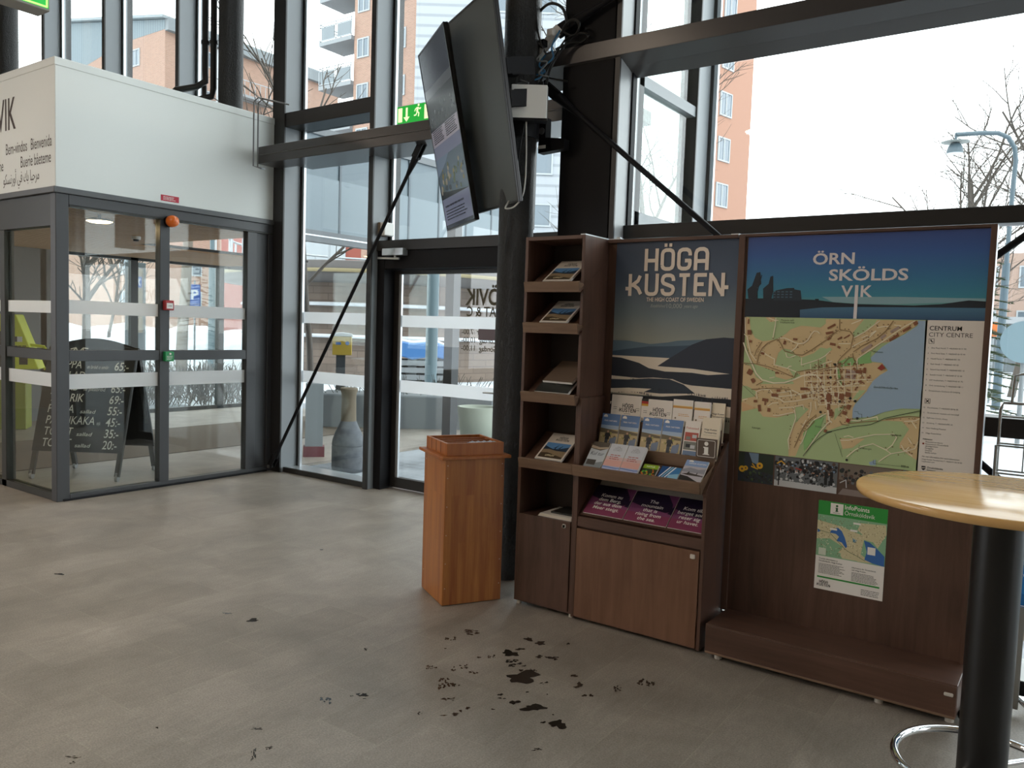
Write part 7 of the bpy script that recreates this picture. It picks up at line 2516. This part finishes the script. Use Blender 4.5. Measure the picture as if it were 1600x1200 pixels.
# light board and planter boxes near the glass
x, y = pol(-49.0, 9.6)
m = MB()
m.T = Matrix.Translation((x, y, 0)) @ Matrix.Rotation(math.radians(49), 4, 'Z')
m.box(-.10, -.06, .12, .10, .06, .85, M('bollard_white', '#8e9599', .6))
m.box(-.12, -.08, -.04, .12, .08, .12, M('bollard_red', '#74444a', .6))
tag(m.build('bollard'), 'white bollard with a dark red foot beside the ash bin', 'bollard')
x, y = pol(-41.2, 12.6)
pt = thing('planter', 'grey concrete planter with low twigs outside the glass door', 'planter', (x, y, -.04))
m = MB()
T = Matrix.Translation((x, y, 0)) @ Matrix.Rotation(math.radians(41), 4, 'Z')
m.T = T
m.box(-1.6, -.4, -.04, 1.0, .4, .5, M('planter_grey', '#71777a', .8))
m.build('trough', pt, .02)
r_ = random.Random(41)
m = MB()
m.T = T
for i in range(130):
    a = Vector((r_.uniform(-1.5, .9), r_.uniform(-.3, .3), .48))
    m.tube([a, a + Vector((r_.uniform(-.2, .2), r_.uniform(-.1, .1), r_.uniform(.1, .35)))], .005, M('twig_brown', '#4a4a42', .8), 4)
o = m.build('twigs', pt)
o['kind'] = 'stuff'
x, y = pol(-37.6, 10.6)
m = MB()
m.lathe((x, y, -.03), [(.001, 0), (.20, 0), (.27, .55), (.23, .55), (.22, .5), (.001, .5)], M('planter_pale', '#8b9285', .7), 28)
tag(m.build('planter'), 'pale round planter outside the door close to the round column', 'planter')
x, y = pol(-39.6, 9.2)
m = MB()
m.box(x - .06, y - .06, -.04, x + .06, y + .06, 3.2, M('porch_post', '#23282c', .5))
m.box(x - .075, y - .075, -.04, x + .075, y + .075, .1, M('porch_post'))
tag(m.build('porch_post'), 'dark steel post outside the glass door, level with its lettering', 'post')
x, y = pol(-41.0, 17.4)
m = MB()
m.cyl((x, y, -.05), (x, y, 5), .13, M('teal_post', '#55666c', .5), n=14)
tag(m.build('lamp_post'), 'grey-teal lamp post standing before the kiosk', 'lamp post')

# street side seen through the lobby
x, y = pol(-55.75, 24)
m = MB()
m.cyl((x, y, -.05), (x, y, 3.0), .10, M('teal_post'), r1=.085, n=14)
m.cyl((x, y, 3.0), (x, y, 7.5), .06, M('teal_post'), n=12)
tag(m.build('lamp_post'), 'blue-grey lamp post outside, seen through the lobby past the parking sign', 'lamp post')
x, y = pol(-56.8, 27.2)
pk = thing('parking_sign', 'blue P parking sign on a thin post, seen through the lobby', 'sign', (x, y, -.05))
T = Matrix.Translation((x, y, 0)) @ Matrix.Rotation(math.radians(56.8), 4, 'Z')
m = MB()
m.T = T
m.cyl((0, .03, -.05), (0, .03, 2.75), .03, M('sign_post', '#7b7f82', .5), n=12)
m.build('post', pk)
m = MB()
m.T = T
PB_ = M('parking_blue', '#2a4f93', .5)
m.box(-.16, -.02, 2.02, .16, 0, 2.62, PB_)
m.box(-.16, -.02, 1.78, .16, 0, 2.0, PB_)
A = Art(m, (-.16, -.0205, 1.78), XU, Z, lift=.0008)
PWF = M('sign_white', '#b9bcbf', .5)
A.text('P', .16, .38, .42, PWF, 1, .03, 1, 'C')
A.text('Avgift', .16, .08, .09, PWF, 1, .01, 1, 'C')
m.build('plate', pk)


def bare_tree(name, label, x, y, h, seed, r0=.12, levels=4, spread=.55, cat='tree', start=.35, mat=None):
    rr = random.Random(seed)
    q = MB()
    BK = mat or M('bark', '#4d4640', .9)

    def grow(p, d, L, r, lv):
        pts = [p]
        k = 4
        for i in range(k):
            d = (d + Vector((rr.uniform(-.16, .16), rr.uniform(-.16, .16), rr.uniform(-.04, .1)))).normalized()
            pts.append(pts[-1] + d * L / k)
        q.tube(pts, r, BK, 6 if lv < 2 else 4, taper=r * .45)
        if lv >= levels:
            return
        nb = 7 if lv == 0 else rr.choice((4, 5))
        for i in range(nb):
            t = (start if lv == 0 else .2) + (1 - (start if lv == 0 else .2)) * (i + rr.random() * .7) / nb
            j = min(int(t * k), k - 1)
            p_ = pts[j].lerp(pts[j + 1], t * k - j)
            a = rr.uniform(0, 2 * pi)
            s_ = d.orthogonal().normalized()
            s_ = s_ * math.cos(a) + d.cross(s_) * math.sin(a)
            nd = (d * (1 - spread * .6) + s_ * spread + Vector((0, 0, .12))).normalized()
            grow(p_, nd, L * rr.uniform(.42, .62), max(r * .5, .006), lv + 1)
    grow(Vector((x, y, -.1)), Vector((0, 0, 1)), h, r0, 0)
    return tag(q.build(name), label, cat)


x, y = pol(-57.6, 25.4)
m = MB()
m.tube([(x, y, -.1), (x + .05, y, 1.2), (x + .12, y + .05, 2.4), (x + .2, y + .1, 4.5), (x + .22, y + .1, 8)], .17, M('bark_pale', '#6d645a', .9), 12, taper=.12)
tag(m.build('tree_trunk'), 'pale leaning tree trunk left of the parking sign, seen through the lobby', 'tree')
x, y = pol(-62.0, 33)
bare_tree('bare_tree', 'small bare young tree before the brick wall, seen through the lobby', x, y, 4.2, 5, .07, 3, .5)
x, y = pol(-63.4, 22)
bare_tree('bare_tree', 'bare forked tree at the left edge of the lobby glass', x, y, 4.4, 8, .12, 3, .6)
x, y = pol(-25.6, 19)
bare_tree('bare_tree', 'wide bare tree outside the narrow window pane beside the black post', x, y, 6.8, 16, .10, 4, .55, start=.3)
for i, (az, r, h, sd, lab) in enumerate(((-5.3, 34, 7.6, 21, 'bare tree outside at the right, under the street lamp arm'), (-3.4, 30, 8.6, 22, 'bare tree at the right edge behind the street lamp post'), (-1.2, 33, 8.4, 23, 'bare tree at the far right edge of the window'), (-7.2, 40, 6.6, 24, 'thin bare tree peeking over the rail left of the street lamp'))):
    x, y = pol(az, r)
    bare_tree('bare_tree', lab, x, y, h, sd, .12, 4, .6)
x, y = pol(-49.2, 16)
bare_tree('bare_tree', 'bare tree before the red building, seen through the glass beside the door', x, y, 4.6, 30, .07, 3, .6, start=.5)
r_ = random.Random(77)
m = MB()
for i in range(420):
    az, rr_ = r_.uniform(-60.5, -53.4), r_.uniform(15.5, 19)
    x, y = pol(az, rr_)
    p = Vector((x, y, -.06))
    d = Vector((r_.uniform(-.35, .35), r_.uniform(-.35, .35), r_.uniform(.35, .8)))
    e = p + d
    m.tube([p, p + d * .5 + Vector((r_.uniform(-.06, .06), r_.uniform(-.06, .06), 0)), e], .007, M('twig_grey', '#6a6460', .8), 4)
    m.tube([p + d * .5, e + Vector((r_.uniform(-.2, .2), r_.uniform(-.2, .2), -.05))], .004, M('twig_grey'), 4)
tag(m.build('twiggy_hedge'), 'tangle of bare hedge twigs in the snow, seen low through the lobby', 'hedge', kind='stuff')
# snow bank, retaining wall, bicycle rail
m = MB()
pts = []
for i in range(25):
    az = -66 + 14 * i / 24
    x, y = pol(az, 36)
    pts.append((x, y, 1.2 + .10 * math.sin(i * .9) + .04 * math.sin(i * 2.3)))
for i in range(24):
    (x0, y0, z0), (x1, y1, z1) = pts[i], pts[i + 1]
    a0, a1 = Vector((x0, y0, 0)) * (27 / 36), Vector((x1, y1, 0)) * (27 / 36)
    m.poly([(a0.x, a0.y, -.06), (a1.x, a1.y, -.06), (x1, y1, z1), (x0, y0, z0)], SNOW)
    m.poly([(x0, y0, z0), (x1, y1, z1), (x1 * 1.2, y1 * 1.2, -.06), (x0 * 1.2, y0 * 1.2, -.06)], SNOW)
struct('snow_bank', m)
m = MB()
x0, y0 = pol(-55.2, 48)
x1, y1 = pol(-51, 48)
m.prism([(x0, y0, -.1), (x1, y1, -.1), (x1 - 2, y1 + 2, -.1), (x0 - 2, y0 + 2, -.1)], (0, 0, 5.2), M('pale_concrete', '#8d9192', .8))
tag(m.build('garage_building'), 'pale concrete building between the lobby jamb and the far post', 'building')
x, y = pol(-62.0, 26)
rk = thing('bicycle_rail', 'low bicycle rail in the snow above the chalkboard, seen through the lobby', 'rail', (x, y, -.05))
T = Matrix.Translation((x, y, 0)) @ Matrix.Rotation(math.radians(62), 4, 'Z')
m = MB()
m.T = T
m.tube([(-.7, 0, .62), (.85, 0, .58)], .025, M('rail_grey', '#5b5e60', .5), 8)
for i in range(4):
    m.tube([(-.5 + i * .35, 0, .6), (-.35 + i * .35, 0, .3), (-.2 + i * .35, 0, .6)], .014, M('rail_grey'), 6)
m.build('hoops', rk)
m = MB()
m.T = T
m.box(.8, -.09, -.05, .98, .09, .72, M('rail_grey'))
m.build('end_post', rk)
x, y = pol(-60.35, 20)
hs = thing('parking_meter', 'dark grey ticket booth with two blue signs beside the lobby far post', 'booth', (x, y, -.05))
T = Matrix.Translation((x, y, 0)) @ Matrix.Rotation(math.radians(60.7), 4, 'Z')
m = MB()
m.T = T
m.box(-.21, -.2, -.05, .21, .2, 2.75, M('booth_grey', '#53595c', .5))
m.build('case', hs, .01)
m = MB()
m.T = T
m.box(-.15, -.21, 1.2, .15, -.19, 2.62, M('booth_tan', '#7c7264', .6))
A = Art(m, (-.15, -.2105, 1.2), XU, Z, lift=.0008)
A.rect(.02, 1.0, .14, 1.24, M('booth_blue', '#41598f', .5), 1)
A.rect(.16, 1.0, .28, 1.24, M('booth_blue'), 1)
A.disc(.08, 1.17, .03, PWF, 2, 10)
A.line([(.08, 1.14), (.08, 1.08), (.11, 1.04)], .02, PWF, 2)
A.line([(.19, 1.04), (.21, 1.2)], .02, PWF, 2)
A.line([(.25, 1.04), (.21, 1.12), (.25, 1.2)], .02, PWF, 2)
m.build('front_panel', hs)

# right-hand street lamp, spruce and low buildings
sl_ = thing('street_lamp', 'curved-arm street lamp with a dome shade outside at the right', 'street lamp', (-1.7, 23.5, -.05))
TL = M('lamp_teal', '#46565f', .45)
m = MB()
m.cyl((-1.7, 23.5, -.05), (-1.7, 23.5, 3.6), .10, TL, r1=.085, n=16)
m.tube([(-1.7, 23.5, 3.6), (-1.68, 23.5, 5.4), (-1.66, 23.5, 6.1), (-1.70, 23.46, 6.4), (-1.84, 23.38, 6.65), (-2.05, 23.28, 6.76), (-2.4, 23.12, 6.77), (-2.93, 22.9, 6.74)], .055, TL, 12)
m.build('pole', sl_)
m = MB()
m.cyl((-2.93, 22.9, 6.78), (-2.93, 22.9, 6.6), .03, TL, n=10)
m.lathe((-2.93, 22.9, 6.47), [(.001, .075), (.32, .085), (.325, .09), (.001, .11)], M('lamp_disc', '#8d918e', .6), 32)
m.build('reflector_disc', sl_)
m = MB()
m.lathe((-2.93, 22.9, 6.47), [(.19, -.19), (.185, -.12), (.16, -.02), (.1, .06), (.001, .08)], TL, 32)
m.lathe((-2.93, 22.9, 6.47), [(.19, -.19), (.001, -.185)], M('lamp_white', '#d7d9da', .5), 32)
m.build('dome_shade', sl_)
r_ = random.Random(91)
sx, sy = pol(-5.1, 15.5)
sp = thing('spruce', 'small green spruce beside the lamp post, at the edge of the map board', 'spruce', (sx, sy, -.05))
m = MB()
m.cyl((sx, sy, -.1), (sx, sy, 3.4), .05, M('bark'), r1=.01, n=8)
m.build('trunk', sp)
m = MB()
NDL = M('spruce_needles', '#3c4a33', .8)
NDS = M('spruce_needles_pale', '#5c6650', .8)
for i in range(64):
    z = .35 + 3.0 * i / 64
    L = (3.5 - z) * .30 + .06
    a = i * 2.4
    dv = Vector((math.cos(a), math.sin(a), -.18))
    p = Vector((sx, sy, z))
    m.tube([p, p + dv * L * .5, p + dv * L + Vector((0, 0, .04))], .006, M('bark'), 4)
    sd = Vector((-math.sin(a), math.cos(a), 0))
    for k in range(9):
        t = .15 + .85 * k / 9
        q = p + dv * L * t
        for s_ in (-1, 1):
            e = q + (sd * s_ * .7 + dv * .6).normalized() * L * .34 * (1.1 - t * .6) + Vector((0, 0, r_.uniform(-.03, .03)))
            w_ = Vector((0, 0, .012))
            m.poly([q - w_, e, q + w_], NDL if (i + k) % 3 else NDS)
            m.poly([q - dv * .012, e, q + dv * .012], NDL)
m.build('needles', sp)['kind'] = 'stuff'
PKB = M('pale_orange_wall', '#9a8478', .8)
x, y = pol(-4.1, 60)
po = thing('office_building', 'pale orange building low behind the trees at the right edge', 'building', (x, y, 0))
m = MB()
m.box(x - 2.2, y, -.1, x + 8, y + 9, 7.4, PKB)
m.build('walls', po)
for i in range(4):
    for z in (2.4, 5.2):
        far_window(po, (x - 1.6 + i * 2.3, y - .02, z), (1, 0, 0), 1.2, 1.4)
m = MB()
m.box(x - 3.2, y - 3, 2.9, x + 8, y + .2, 3.3, M('shop_canopy', '#8c8f92', .6))
m.box(x - 3, y - 1, -.1, x + 8, y, 2.9, M('shop_glass', '#6d7478', .2))
m.build('shop_front', po)
for lab, az, r, z in (('small orange road sign behind the spruce', -4.55, 26, 1.9), ('orange road sign low beside the spruce', -5.2, 30, 1.3)):
    x, y = pol(az, r)
    os_ = thing('road_sign', lab, 'road sign', (x, y, -.05))
    m = MB()
    m.cyl((x, y, -.05), (x, y, z), .03, M('sign_post'), n=8)
    m.build('post', os_)
    m = MB()
    m.box(x - .22, y - .04, z - .1, x + .22, y - .02, z + .3, M('road_orange', '#b5622a', .5))
    m.build('plate', os_)
x, y = pol(-2.9, 15)
rs = thing('round_sign', 'back of a round grey-blue traffic sign above the wire rack', 'road sign', (x, y, -.05))
m = MB()
m.cyl((x, y, -.05), (x, y, 1.95), .035, M('sign_post'), n=10)
m.build('post', rs)
m = MB()
m.cyl((x, y - .05, 1.62), (x, y - .035, 1.62), .33, M('sign_back', '#7a8f98', .5), n=36)
m.build('plate', rs)
